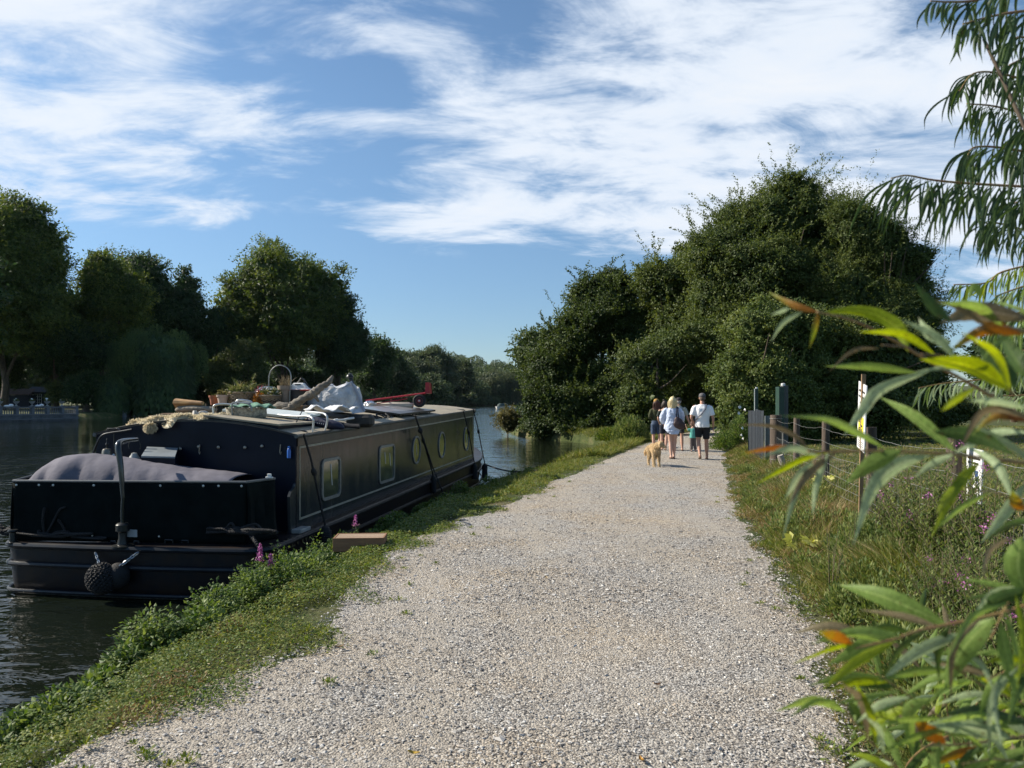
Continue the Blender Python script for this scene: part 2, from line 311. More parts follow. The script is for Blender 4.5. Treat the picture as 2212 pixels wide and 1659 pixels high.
# ---------------------------------------------------------------- water
def watermat():
    m = bpy.data.materials.new('water'); m.use_nodes = True; nt = m.node_tree; b_ = nt.nodes['Principled BSDF']; N = nt.nodes.new; L = nt.links.new
    b_.inputs['Base Color'].default_value = (.007, .010, .006, 1); b_.inputs['Roughness'].default_value = .04; b_.inputs['IOR'].default_value = 1.333; b_.inputs['Specular IOR Level'].default_value = .5
    tc = N('ShaderNodeTexCoord')
    def nz(s, sc, d, rot, dist=.4):
        mp = N('ShaderNodeMapping'); mp.inputs['Scale'].default_value = sc; mp.inputs['Rotation'].default_value = (0, 0, rad(rot)); L(tc.outputs['Object'], mp.inputs[0])
        n = N('ShaderNodeTexNoise'); n.inputs['Scale'].default_value = s; n.inputs['Detail'].default_value = d; n.inputs['Distortion'].default_value = dist; L(mp.outputs[0], n.inputs['Vector']); return n.outputs['Fac']
    # ruffled by the breeze in long patches, smooth in the lee of the boat and the banks
    patch = N('ShaderNodeMapRange'); L(nz(.09, (1, .35, 1), 2, 10), patch.inputs[0]); patch.inputs[1].default_value = .35; patch.inputs[2].default_value = .6; patch.inputs[3].default_value = .35; patch.inputs[4].default_value = 1
    a1 = N('ShaderNodeMath'); a1.operation = 'MULTIPLY'; L(nz(2.6, (1, 1.7, 1), 3, 12), a1.inputs[0]); a1.inputs[1].default_value = 1.0
    a2 = N('ShaderNodeMath'); a2.operation = 'MULTIPLY_ADD'; L(nz(.55, (1, 1.6, 1), 2, -14), a2.inputs[0]); a2.inputs[1].default_value = 2.2; L(a1.outputs[0], a2.inputs[2])
    bp_ = N('ShaderNodeBump'); bp_.inputs['Distance'].default_value = .035; L(a2.outputs[0], bp_.inputs['Height']); L(patch.outputs[0], bp_.inputs['Strength']); L(bp_.outputs[0], b_.inputs['Normal'])
    return m
tag(MB().add([(-2500, -200, WZ), (2500, -200, WZ), (2500, 3000, WZ), (-2500, 3000, WZ)], [(0, 1, 2, 3)]).build('water', watermat()), kind='structure')

# ---------------------------------------------------------------- gravel path
def gravelmat(name, mul=1.0):
    m = bpy.data.materials.new(name); m.use_nodes = True; nt = m.node_tree; b_ = nt.nodes['Principled BSDF']; N = nt.nodes.new; L = nt.links.new
    tc = N('ShaderNodeTexCoord')
    def vor(s, out='Color', feat='F1'):
        v = N('ShaderNodeTexVoronoi'); v.inputs['Scale'].default_value = s; v.feature = feat; L(tc.outputs['Object'], v.inputs['Vector']); return v.outputs[out]
    def nz(s, d=5, r=.6):
        n = N('ShaderNodeTexNoise'); n.inputs['Scale'].default_value = s; n.inputs['Detail'].default_value = d; n.inputs['Roughness'].default_value = r; L(tc.outputs['Object'], n.inputs['Vector']); return n.outputs['Fac']
    sep = N('ShaderNodeSeparateColor'); L(vor(85), sep.inputs[0])
    cr = N('ShaderNodeValToRGB'); e = cr.color_ramp.elements; e[0].position = 0; e[0].color = (.05, .048, .046, 1); e[1].position = 1; e[1].color = (.62, .60, .56, 1)
    for p, c in ((.2, (.19, .175, .16)), (.5, (.36, .33, .295)), (.8, (.47, .445, .41))): k = e.new(p); k.color = (*c, 1)
    L(sep.outputs[0], cr.inputs[0])
    pr = N('ShaderNodeValToRGB'); e = pr.color_ramp.elements; e[0].position = .40; e[0].color = (.97, .98, .98, 1); e[1].position = .66; e[1].color = (1.06, .92, .72, 1); L(nz(.55, 7, .68), pr.inputs[0])
    mx = N('ShaderNodeMix'); mx.data_type = 'RGBA'; mx.blend_type = 'MULTIPLY'; mx.inputs[0].default_value = 1; L(cr.outputs[0], mx.inputs[6]); L(pr.outputs[0], mx.inputs[7])
    # fine trodden grit in worn patches
    g = N('ShaderNodeMapRange'); tm = N('ShaderNodeMapping'); tm.inputs['Scale'].default_value = (1.5, .16, 1); tm.inputs['Rotation'].default_value = (0, 0, rad(9)); L(tc.outputs['Object'], tm.inputs[0]); tn = N('ShaderNodeTexNoise'); tn.inputs['Scale'].default_value = 1.0; tn.inputs['Detail'].default_value = 3; L(tm.outputs[0], tn.inputs['Vector']); ga = N('ShaderNodeMath'); ga.operation = 'MULTIPLY_ADD'; L(tn.outputs['Fac'], ga.inputs[0]); ga.inputs[1].default_value = .55; gb = N('ShaderNodeMath'); gb.operation = 'MULTIPLY'; L(nz(1.7, 7, .72), gb.inputs[0]); gb.inputs[1].default_value = .55; L(gb.outputs[0], ga.inputs[2]); L(ga.outputs[0], g.inputs[0]); g.inputs[1].default_value = .52; g.inputs[2].default_value = .66; g.inputs[4].default_value = .75
    gc = N('ShaderNodeValToRGB'); e = gc.color_ramp.elements; e[0].position = .3; e[0].color = (.31, .275, .225, 1); e[1].position = .7; e[1].color = (.52, .465, .385, 1); L(nz(160, 3, .7), gc.inputs[0])
    m2 = N('ShaderNodeMix'); m2.data_type = 'RGBA'; L(g.outputs[0], m2.inputs[0]); L(mx.outputs[2], m2.inputs[6]); L(gc.outputs[0], m2.inputs[7]); 
    m3 = N('ShaderNodeMix'); m3.data_type = 'RGBA'; m3.blend_type = 'MULTIPLY'; m3.inputs[0].default_value = 1; L(m2.outputs[2], m3.inputs[6]); m3.inputs[7].default_value = (mul, mul, mul, 1); L(m3.outputs[2], b_.inputs['Base Color'])
    bd = N('ShaderNodeMath'); bd.operation = 'SUBTRACT'; bd.inputs[0].default_value = 1; L(vor(85, 'Distance'), bd.inputs[1])
    b1 = N('ShaderNodeBump'); b1.inputs['Strength'].default_value = 1.0; b1.inputs['Distance'].default_value = .012; L(bd.outputs[0], b1.inputs['Height'])
    b2 = N('ShaderNodeBump'); b2.inputs['Strength'].default_value = .9; b2.inputs['Distance'].default_value = .016; L(nz(28, 6, .7), b2.inputs['Height']); L(b1.outputs[0], b2.inputs['Normal']); L(b2.outputs[0], b_.inputs['Normal'])
    b_.inputs['Roughness'].default_value = .85; b_.inputs['Specular IOR Level'].default_value = .3; return m
def edge_xy(line, y): return np.interp(y, line[:, 1], line[:, 0])
def make_path():
    ys = np.concatenate([np.arange(-5, 14, .06), np.arange(14, 64, .25)]); k = 9; rg = np.random.default_rng(3)
    n1 = np.convolve(rg.standard_normal(len(ys)), np.ones(9) / 9, 'same') * .16 + rg.standard_normal(len(ys)) * .02; n2 = np.convolve(rg.standard_normal(len(ys)), np.ones(7) / 7, 'same') * .12 + rg.standard_normal(len(ys)) * .02
    l = edge_xy(PL, ys) + n1; r = edge_xy(PR, ys) + n2; t = np.linspace(0, 1, k)
    X = l[:, None] * (1 - t) + r[:, None] * t; P = np.stack([X, np.repeat(ys[:, None], k, 1), np.full(X.shape, .006)], -1)
    P[..., 2] += .012 * np.sin(np.pi * t) + .004 * np.sin(X * 2.1) * np.sin(ys[:, None] * 1.7)
    P[:, 0, 2] = -.004; P[:, -1, 2] = -.004
    tag(MB().grid(P).build('path', gravelmat('gravel'), smooth=True), kind='structure')
make_path()
def gravel_stones():
    def scatter(n, ylo, yhi, smin, smax, seed, pw=1.6):
        rg = np.random.default_rng(seed); y = ylo + (yhi - ylo) * rg.random(n) ** pw; u = rg.random(n); u = np.where(rg.random(n) < .12, u * 1.16 - .08, u)
        x = edge_xy(PL, y) * (1 - u) + edge_xy(PR, y) * u
        s = smin + (smax - smin) * rg.random(n) ** 3.0
        base = np.array([(1, 0, 0), (0, 1, 0), (-1, 0, 0), (0, -1, 0), (0.1, 0.1, .8), (-.1, 0, -.6)], float)
        V = base[None] * (1 + .35 * rg.standard_normal((n, 6, 1))) + .22 * rg.standard_normal((n, 6, 3)); V[:, :, 2] *= .55
        V[:, :, 0] *= (0.8 + .7 * rg.random((n, 1)))
        a = rg.random(n) * 6.28; c, si = np.cos(a), np.sin(a); X = V[:, :, 0] * c[:, None] - V[:, :, 1] * si[:, None]; Y = V[:, :, 0] * si[:, None] + V[:, :, 1] * c[:, None]
        V = np.stack([X, Y, V[:, :, 2]], -1) * s[:, None, None]; V[:, :, 0] += x[:, None]; V[:, :, 1] += y[:, None]; V[:, :, 2] += (.008 + .012 * np.sin(np.pi * np.clip(u, 0, 1)) + s * .12)[:, None]
        f = np.array([(0, 1, 4), (1, 2, 4), (2, 3, 4), (3, 0, 4), (1, 0, 5), (2, 1, 5), (3, 2, 5), (0, 3, 5)])
        Lp = (f[None] + 6 * np.arange(n)[:, None, None]).reshape(-1); return V.reshape(-1, 3), Lp, np.repeat(rg.random(n), 8)
    V1, L1, T1 = scatter(60000, 2.4, 9.0, .003, .0105, 5, 1.5); V2, L2, T2 = scatter(15000, 6, 24, .006, .015, 6, 1.5); V3, L3, T3 = scatter(260, 2.6, 16, .013, .022, 8, 1.6)
    V = np.concatenate([V1, V2, V3]); L_ = np.concatenate([L1, L2 + len(V1), L3 + len(V1) + len(V2)]); T = np.concatenate([T1, T2, T3])
    m = bpy.data.materials.new('chippings'); m.use_nodes = True; nt = m.node_tree; b_ = nt.nodes['Principled BSDF']; at = nt.nodes.new('ShaderNodeAttribute'); at.attribute_name = 'tone'
    cr = nt.nodes.new('ShaderNodeValToRGB'); e = cr.color_ramp.elements; e[0].position = 0; e[0].color = (.13, .115, .10, 1); e[1].position = 1; e[1].color = (.68, .65, .59, 1)
    for p, c in ((.15, (.15, .14, .13)), (.45, (.36, .335, .30)), (.75, (.50, .475, .44)), (.8, (.40, .31, .22)), (.84, (.5, .48, .45))): k = e.new(p); k.color = (*c, 1)
    nt.links.new(at.outputs['Fac'], cr.inputs[0]); nt.links.new(cr.outputs[0], b_.inputs['Base Color']); b_.inputs['Roughness'].default_value = .8
    tag(mesh_obj('gravel', V, L_, np.full(len(L_) // 3, 3), m, tone=T), 'loose pale angular gravel chippings lying over the towpath', 'gravel', kind='stuff')
gravel_stones()
# ================================================================ foliage
M_BARK = mat('bark', (.10, .075, .05), .9, bump=.8, bscale=14, var=.5, vscale=5, stretch=(1, 1, .25), bdist=.03)
LM = dict(
 plane=leafmat('leaf_plane', (.045, .078, .018), (.090, .135, .028), (.18, .21, .045), .40, vscale=.16),
 dark=leafmat('leaf_dark', (.024, .052, .018), (.044, .082, .026), (.085, .13, .040), .36, vscale=.2),
 weep=leafmat('leaf_weep', (.050, .090, .036), (.090, .145, .050), (.16, .22, .07), .4, vscale=.25),
 light=leafmat('leaf_light', (.05, .075, .02), (.085, .11, .03), (.14, .15, .04), .35, vscale=.4),
 alder=leafmat('leaf_alder', (.030, .052, .014), (.058, .088, .022), (.10, .135, .032), .34, vscale=.5),
 haw=leafmat('leaf_haw', (.048, .074, .020), (.086, .120, .030), (.15, .18, .046), .36, vscale=.45),
 ivy=leafmat('leaf_ivy', (.055, .088, .022), (.105, .145, .036), (.19, .22, .06), .34, vscale=.8),
 sallow=leafmat('leaf_sallow', (.06, .062, .022), (.11, .105, .036), (.19, .17, .06), .35, vscale=1.2),
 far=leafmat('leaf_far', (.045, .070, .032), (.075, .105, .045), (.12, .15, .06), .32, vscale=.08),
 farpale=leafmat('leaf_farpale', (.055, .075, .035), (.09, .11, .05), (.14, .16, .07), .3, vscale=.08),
)
def lobes_for(c, r, n, seed, low=0.25, spread=.62, size=(.30, .50)):
    """overlapping foliage masses filling an egg-shaped crown"""
    rg = np.random.default_rng(seed); L_ = [(np.array(c, float), np.array(r, float) * .62)]
    for k in range(n):
        d = rdir(1, rg)[0]; d[2] = abs(d[2]) * 1.1 - low; d = d / np.linalg.norm(d); q = spread + .22 * rg.random()
        s = size[0] + (size[1] - size[0]) * rg.random()
        L_.append((np.array(c) + d * np.array(r) * q, np.array(r) * s * (.85 + .3 * rg.random(3))))
    return L_
def crown_points(lobes, n, rg, zmin, clump=.9, depth=.35, cs=0, per=110):
    A = np.array([(l[1][0] * l[1][1]) ** 1.0 + l[1][2] * l[1][0] for l in lobes]); pk = rg.choice(len(lobes), size=int(n * 1.9), p=A / A.sum())
    C = np.array([l[0] for l in lobes])[pk]; R = np.array([l[1] for l in lobes])[pk]; d = rdir(len(pk), rg)
    q = 1 - depth * rg.random(len(pk)) ** 1.6
    # clumps: a bumpy direction field makes the surface advance and recede
    k = np.sin(d[:, 0] * 5.1 + pk * 1.7) * np.sin(d[:, 1] * 4.7 + pk * 2.3) + np.sin(d[:, 2] * 6.3 + pk) * .7 + np.sin(d[:, 0] * 13 + d[:, 2] * 11 + pk) * .5
    q *= 1 + .075 * k * clump; P = C + d * R * q[:, None]
    keep = P[:, 2] > zmin
    for c, r in lobes:                     # drop leaves buried deep inside another mass
        e = np.linalg.norm((P - c) / r, axis=1); keep &= ~((e < .55) & (rg.random(len(P)) < .85))
    P = P[keep]; d = d[keep]
    if cs and len(P) > 200:                # gather most leaves into twig-end clumps with gaps between them
        K = max(60, n // per); ci = rg.choice(len(P), min(K, len(P)), replace=False); j = rg.integers(0, len(ci), int(n * .84)); off = rdir(len(j), rg) * (rg.random((len(j), 1)) ** .5) * 1.55 * cs * (.6 + .8 * rg.random((len(ci), 1))[j]) * np.array([1, 1, .55])
        off[:, 2] += cs * .35 * rg.random(len(j)); P2 = P[ci][j] + off; d2 = unit(d[ci][j] + off / cs * .35); k = int(n * .16); P = np.concatenate([P[:k], P2]); d = np.concatenate([d[:k], d2]); q = P[:, 2] > zmin; return P[q], d[q]
    return P[:n], d[:n]
def crown_mesh(name, lobes, n, leaf, mat_, parent, seed, zmin, clump=.9, sprays=40, spray_len=1.2, core=.22, aspect=.55, droop=.35, cl=3.2, per=150):
    rg = np.random.default_rng(seed); P, d = crown_points(lobes, n, rg, zmin, clump, .30, cs=leaf * cl, per=per)
    m = len(P); D = unit(rdir(m, rg) + d * .5 - np.array([0, 0, droop])); Nn = unit(d + rdir(m, rg) * .8 + np.array([0, 0, .35]))
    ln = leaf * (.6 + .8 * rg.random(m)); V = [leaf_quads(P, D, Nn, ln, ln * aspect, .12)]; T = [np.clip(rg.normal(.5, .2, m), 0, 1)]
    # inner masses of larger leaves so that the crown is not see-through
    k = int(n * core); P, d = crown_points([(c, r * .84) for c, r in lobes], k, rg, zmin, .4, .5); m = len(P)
    ln = leaf * 2.3 * (.6 + .7 * rg.random(m)); V.append(leaf_quads(P, rdir(m, rg), unit(d + rdir(m, rg) * .5), ln, ln * .8, .1)); T.append(np.clip(rg.normal(.25, .12, m), 0, 1))  # darker tone on these leaves paints the shade within the crown
    # sprays: shoots with leaves that break the outline
    for s in range(sprays):
        c, r = lobes[rg.integers(len(lobes))]; d0 = rdir(1, rg)[0]; d0[2] = abs(d0[2]) * .9 + .05; d0 /= np.linalg.norm(d0); b0 = c + d0 * r * .92
        if b0[2] < zmin: continue
        L0 = spray_len * (.4 + .8 * rg.random()); t = np.linspace(0, 1, 26); dd = unit(d0 + rg.standard_normal(3) * .35 + np.array([0, 0, .35])); bend = rg.standard_normal(3) * .2
        Q = b0 + dd * (t * L0)[:, None] + bend * (t ** 2 * L0)[:, None]; Q = np.repeat(Q, 3, 0) + rg.standard_normal((78, 3)) * leaf * .35; m = len(Q)
        ln = leaf * (.5 + .6 * rg.random(m)); V.append(leaf_quads(Q, unit(rdir(m, rg) + dd), rdir(m, rg), ln, ln * aspect, .1)); T.append(np.clip(rg.normal(.6, .2, m), 0, 1))
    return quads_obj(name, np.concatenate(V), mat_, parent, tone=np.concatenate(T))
def limbs(name, base, c, r, parent, seed, r0, nl=7, material=None, tips=None):
    rg = np.random.default_rng(seed + 5); base = np.array(base, float); c = np.array(c, float); b = MB()
    top = c + np.array([0, 0, r[2] * .35]); mid = base * .5 + c * .5 + np.append(rg.standard_normal(2) * r[0] * .05, 0)
    tr = catmull([base + (0, 0, -.3), base + (c - base) * .22 + np.append(rg.standard_normal(2) * .1 * r0 * 5, 0), mid, c, top], 5)
    b.tube(tr, np.linspace(r0, r0 * .15, len(tr)), 9)
    for k in range(nl):
        i = int(len(tr) * (.3 + .5 * k / nl)); p = tr[i]; d = rdir(1, rg)[0]; d[2] = abs(d[2]) * .7 + .1; e = c + d * np.array(r) * .86
        q = catmull([p, p * .55 + e * .45 + np.array([0, 0, -.08 * r[2]]), e], 5); b.tube(q, np.linspace(r0 * .42, r0 * .05, len(q)), 6)
    return b.build(name, material or M_BARK, parent, smooth=True)
def tree(name, label, cat, base, c, r, nlobes, n, leaf, mk, seed, r0=.35, group=None, zmin=None, low=.25, **kw):
    """c, r: crown centre and radii in world space"""
    o = empty(name, tuple(base), label=label, cat=cat, group=group); base = np.array(base, float); cc = np.array(c, float) - base
    lob = kw.pop('lobes', None)
    lob = [(np.array(q) - base, np.array(s, float)) for q, s in lob] if lob else []
    if lob:                                # break each mass into smaller bulges
        rl = np.random.default_rng(seed + 900)
        for q, s in list(lob):
            for _ in range(3):
                d = rdir(1, rl)[0]; d[2] = abs(d[2]) * .9 - .15; lob.append((q + d * s * (.72 + .2 * rl.random()), s * (.24 + .20 * rl.random(3))))
        lob = [(q, s * (.93 if i < 14 else 1)) for i, (q, s) in enumerate(lob)]
    if nlobes: lob = lob + lobes_for(cc, r, nlobes, seed, low, kw.pop('spread', .62), kw.pop('size', (.30, .50)))
    kw.pop('spread', None); kw.pop('size', None)
    limbs('trunk', (0, 0, 0), cc, r, o, seed, r0, kw.pop('nl', 7))
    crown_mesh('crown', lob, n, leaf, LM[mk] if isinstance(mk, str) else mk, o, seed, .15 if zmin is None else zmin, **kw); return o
def weeping(name, label, base, c, r, n, mk, seed, r0=.4, leaf=.22, floor=.1, group=None, dens=1.0):
    o = empty(name, tuple(base), label=label, cat='tree', group=group); base = np.array(base, float); cc = np.array(c, float) - base; rg = np.random.default_rng(seed)
    limbs('trunk', (0, 0, 0), cc, np.array(r) * .8, o, seed, r0); V = []; T = []
    tufts = rdir(46, rg); tufts[:, 2] = np.abs(tufts[:, 2]) * .95; tq = .74 + .34 * rg.random(46); tt = rg.normal(.5, .2, 46); P0 = []; tone = []
    for k in range(n):
        ti = rg.integers(46); tf = tufts[ti] + rg.standard_normal(3) * .10; tf /= np.linalg.norm(tf); q = tq[ti] * (.92 + .14 * rg.random()); s = cc + tf * np.array(r) * q; s[2] = max(s[2], cc[2] * .6)
        hang = min(s[2] - floor, (r[2] * (.35 + 1.0 * rg.random()))); m = max(6, int(hang / leaf * 1.6 * dens)); t = np.linspace(0, 1, m)
        out = np.array([tf[0], tf[1], 0]) * .25 * np.sqrt(t)[:, None] * min(hang, 3) * .5; Q = s + out; Q[:, 2] += .12 * hang * np.sin(t * 2.2) - hang * t
        Q += rg.standard_normal(Q.shape) * leaf * .25; P0.append(Q); tone.append(np.full(m, rg.normal(tt[ti], .12)))
    Q = np.concatenate(P0); m = len(Q); D = unit(rg.standard_normal((m, 3)) * .35 + np.array([0, 0, -1.])); V = leaf_quads(Q, D, rdir(m, rg), leaf * (.7 + .6 * rg.random(m)), leaf * .30, .1)
    # inside of the dome, its shade painted by a darker leaf tone
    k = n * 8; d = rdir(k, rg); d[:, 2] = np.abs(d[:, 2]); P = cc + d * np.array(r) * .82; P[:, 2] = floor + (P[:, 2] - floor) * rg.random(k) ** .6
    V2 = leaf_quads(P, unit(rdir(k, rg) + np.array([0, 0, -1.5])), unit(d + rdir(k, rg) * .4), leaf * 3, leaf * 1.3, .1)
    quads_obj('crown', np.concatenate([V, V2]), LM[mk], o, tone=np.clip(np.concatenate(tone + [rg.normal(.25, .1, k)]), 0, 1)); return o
def at(dx, dy, Y, z=None):
    p = W3(dx, dy, Y)
    if z is not None: p[2] = z
    return p
def gz1(x, y): return float(ground_z(np.array([x]), np.array([y]))[0])
def rp(px, Y): return px / F * Y           # a length in picture units at distance Y, in metres

def far_bank_trees():
    def T(name, label, dx, top, bot, half, Y, n, leaf, mk, seed, nl=16, **kw):
        zt = W3(0, top, Y)[2]; zb = W3(0, bot, Y)[2]; x = W3(dx, 0, Y)[0]; g = gz1(x, Y); cz = (zt + zb) / 2; r = (rp(half, Y) * .84, rp(half, Y) * .75, (zt - zb) / 2 * .93)
        return tree(name, label, 'tree', (x, Y, g), (x, Y, cz), r, nl, n, leaf, mk, seed, r0=.6, group=kw.pop('group', 'trees along the far bank'), **kw)
    T('plane_tree', 'tallest dark tree at the left end of the far bank', 5, 414, 856, 152, 112, 80000, .42, 'plane', 11, 22, sprays=60, spray_len=2.2)
    T('plane_tree', 'round-headed pale green tree right of the tallest one', 215, 545, 850, 100, 122, 46000, .40, 'plane', 12, 16, sprays=50, spray_len=1.8)
    T('plane_tree', 'broad dark tree between the pale one and the sky gap', 335, 540, 850, 112, 138, 50000, .44, 'dark', 13, 18, sprays=50, spray_len=1.8)
    T('plane_tree', 'low dark tree filling behind the terrace balustrade', 120, 690, 846, 120, 118, 30000, .40, 'dark', 14, 14, sprays=30)
    T('plane_tree', 'big domed tree standing alone behind the boat roof', 610, 532, 855, 148, 150, 80000, .48, 'plane', 15, 24, sprays=70, spray_len=2.2)
    T('plane_tree', 'right shoulder tree beside the big domed one', 730, 640, 870, 68, 152, 30000, .46, 'dark', 16, 12, sprays=40, spray_len=2)
    T('bushy_tree', 'dark tree under the left shoulder of the domed tree', 455, 660, 880, 62, 140, 22000, .42, 'dark', 17, 10, sprays=30)
    T('conifer_tree', 'yellow-green feathery conifer in front of the domed tree', 530, 738, 880, 52, 128, 20000, .30, 'light', 18, 12, sprays=60, spray_len=1.3)
    T('conifer_tree', 'smaller feathery conifer beside the taller conifer', 475, 775, 885, 36, 126, 10000, .30, 'light', 19, 9, sprays=40, spray_len=1.1)
    T('bushy_tree', 'dark upright tree just right of the domed tree', 808, 728, 875, 46, 190, 18000, .6, 'dark', 20, 12, sprays=30, spray_len=2)
    T('bushy_tree', 'shadowy tree behind the red hand truck', 850, 765, 878, 50, 215, 12000, .7, 'far', 21, 10, sprays=20, spray_len=2)
    T('willow_tree', 'pale grey-green round willow on the far bend', 905, 778, 868, 36, 285, 14000, .7, 'farpale', 22, 10, sprays=30, spray_len=2)
    T('bushy_tree', 'dark rounded tree below the pale willow', 925, 808, 878, 42, 262, 10000, .7, 'far', 23, 9)
    T('bushy_tree', 'tall dark wood behind the pale willow', 940, 752, 870, 56, 380, 16000, .9, 'far', 24, 14)
    T('bushy_tree', 'dark tree between the two far willows', 985, 775, 878, 42, 400, 12000, .9, 'far', 25, 10)
    T('bushy_tree', 'dark low growth closing the bank behind the summerhouse', 90, 770, 880, 170, 158, 30000, .55, 'dark', 27, 16)
    T('bushy_tree', 'dark bush on the bank between the urns and the weeping willow', 185, 800, 893, 34, 112, 9000, .34, 'dark', 36, 8)
    T('bushy_tree', 'dark undergrowth behind the low quay wall', 420, 800, 888, 60, 132, 14000, .45, 'dark', 28, 9)
    T('bushy_tree', 'thick growth at the foot of the domed tree', 640, 800, 884, 100, 160, 24000, .5, 'dark', 29, 14)
    T('bushy_tree', 'dark growth at the left edge behind the boathouse', -20, 700, 862, 80, 120, 16000, .42, 'dark', 30, 9)
    T('bushy_tree', 'far dark tree left of the pale willow', 870, 752, 868, 48, 350, 12000, .9, 'far', 26, 10)
    weeping('weeping_willow', 'weeping willow trailing over the far bank wall', at(320, 0, 116, .2), at(335, 770, 118), (rp(98, 118), rp(70, 118), rp(64, 118)), 2300, 'weep', 31, r0=.6, leaf=.34, floor=-.3)
    weeping('weeping_willow', 'small weeping willow left of the larger one', at(245, 0, 113, .2), at(238, 838, 113), (rp(42, 113), rp(30, 113), rp(26, 113)), 500, 'weep', 32, r0=.3, leaf=.3, floor=-.2)
    weeping('weeping_willow', 'wide yellow-topped willow across the end of the river', at(1068, 0, 440, .3), at(1068, 832, 452), (rp(74, 452), rp(40, 452), rp(36, 452)), 1500, 'farpale', 33, r0=1, leaf=1.1, floor=.2)
    tree('plane_tree', 'large tree shading the terrace from the left', 'tree', (-71, 91.5, 0), (-71, 91.5, 13), (7.5, 7, 9), 12, 26000, .45, 'dark', 38, r0=.5, group='trees along the far bank'); tree('plane_tree', 'large tree shading the summerhouse from the left', 'tree', (-94, 131, 0), (-94, 131, 12), (8, 8, 9), 12, 20000, .5, 'dark', 39, r0=.5, group='trees along the far bank')  # both trees added left of the view to cast shade
    T('shrub', 'sunlit yellow shrub behind the terrace urns', 122, 830, 880, 20, 112, 2600, .3, 'light', 34, 6, sprays=10, group='shrubs on the far bank')
    T('shrub', 'low shrub on the far bank behind the plant pots', 560, 845, 888, 40, 122, 6000, .3, 'dark', 35, 7, group='shrubs on the far bank')
far_bank_trees()
def far_woods():
    """wooded hillside at the end of the river: one mass of crowns"""
    rg = np.random.default_rng(41); V = []; T = []
    def mass(x, y, z, r, n, leaf):
        d = rdir(n, rg); d[:, 2] = np.abs(d[:, 2]) * 1.1 - .35; d = unit(d); k = 1 + .12 * np.sin(d[:, 0] * 5 + x) * np.sin(d[:, 2] * 6 + y); P = np.array([x, y, z]) + d * np.array([r, r, r * .95]) * k[:, None]
        D = rdir(n, rg); V.append(leaf_quads(P, D, unit(d + rdir(n, rg) * .8), leaf * (.6 + .8 * rg.random(n)), leaf * .8, .1)); T.append(np.clip(rg.normal(rg.normal(.5, .13), .18, n), 0, 1))
    for i in range(330):
        y = 540 + 900 * rg.random() ** 1.2; x = (-.55 + .75 * rg.random()) * y; z = gz1(x, y); r = 9 + 5 * rg.random()
        mass(x, y, z + r * .75, r, 620, 2.0)
    for i in range(190):                    # tree line along the far bank out to the bend
        t = rg.random(); y = 150 + 400 * t; x = np.interp(y, FAR[:, 1], FAR[:, 0]) - 8 - 34 * rg.random(); r = 5 + 3.5 * rg.random()
        mass(x, y, gz1(x, y) + r * .8, r, 800, 1.1)
    for i in range(60):
        x = -20 + 190 * rg.random(); y = np.interp(x, FAR[4:, 0], FAR[4:, 1]) + 8 + 25 * rg.random(); r = 6 + 3 * rg.random(); mass(x, y, r * .75, r, 800, 1.2)
    for i in range(260):                    # low growth right down to the water along the far bank
        y = 95 + 330 * rg.random() ** 1.3; x = np.interp(y, FAR[:, 1], FAR[:, 0]) - 1.5 - 5 * rg.random(); r = 1.4 + 2.2 * rg.random() * (1 + y / 300)
        if y > 150: mass(x, y, gz1(x, y) + r * .5, r, 420, .55 + y / 500)
    for i in range(60):
        x = -30 + 200 * rg.random(); y = np.interp(x, FAR[4:, 0], FAR[4:, 1]) + 2 + 4 * rg.random(); mass(x, y, 1.5, 3.5, 400, 1.0)
    tag(quads_obj('distant_woods', np.concatenate(V), LM['far'], tone=np.concatenate(T)), 'wooded hillside and tree line closing the view down the river', 'woods', kind='stuff')
far_woods()
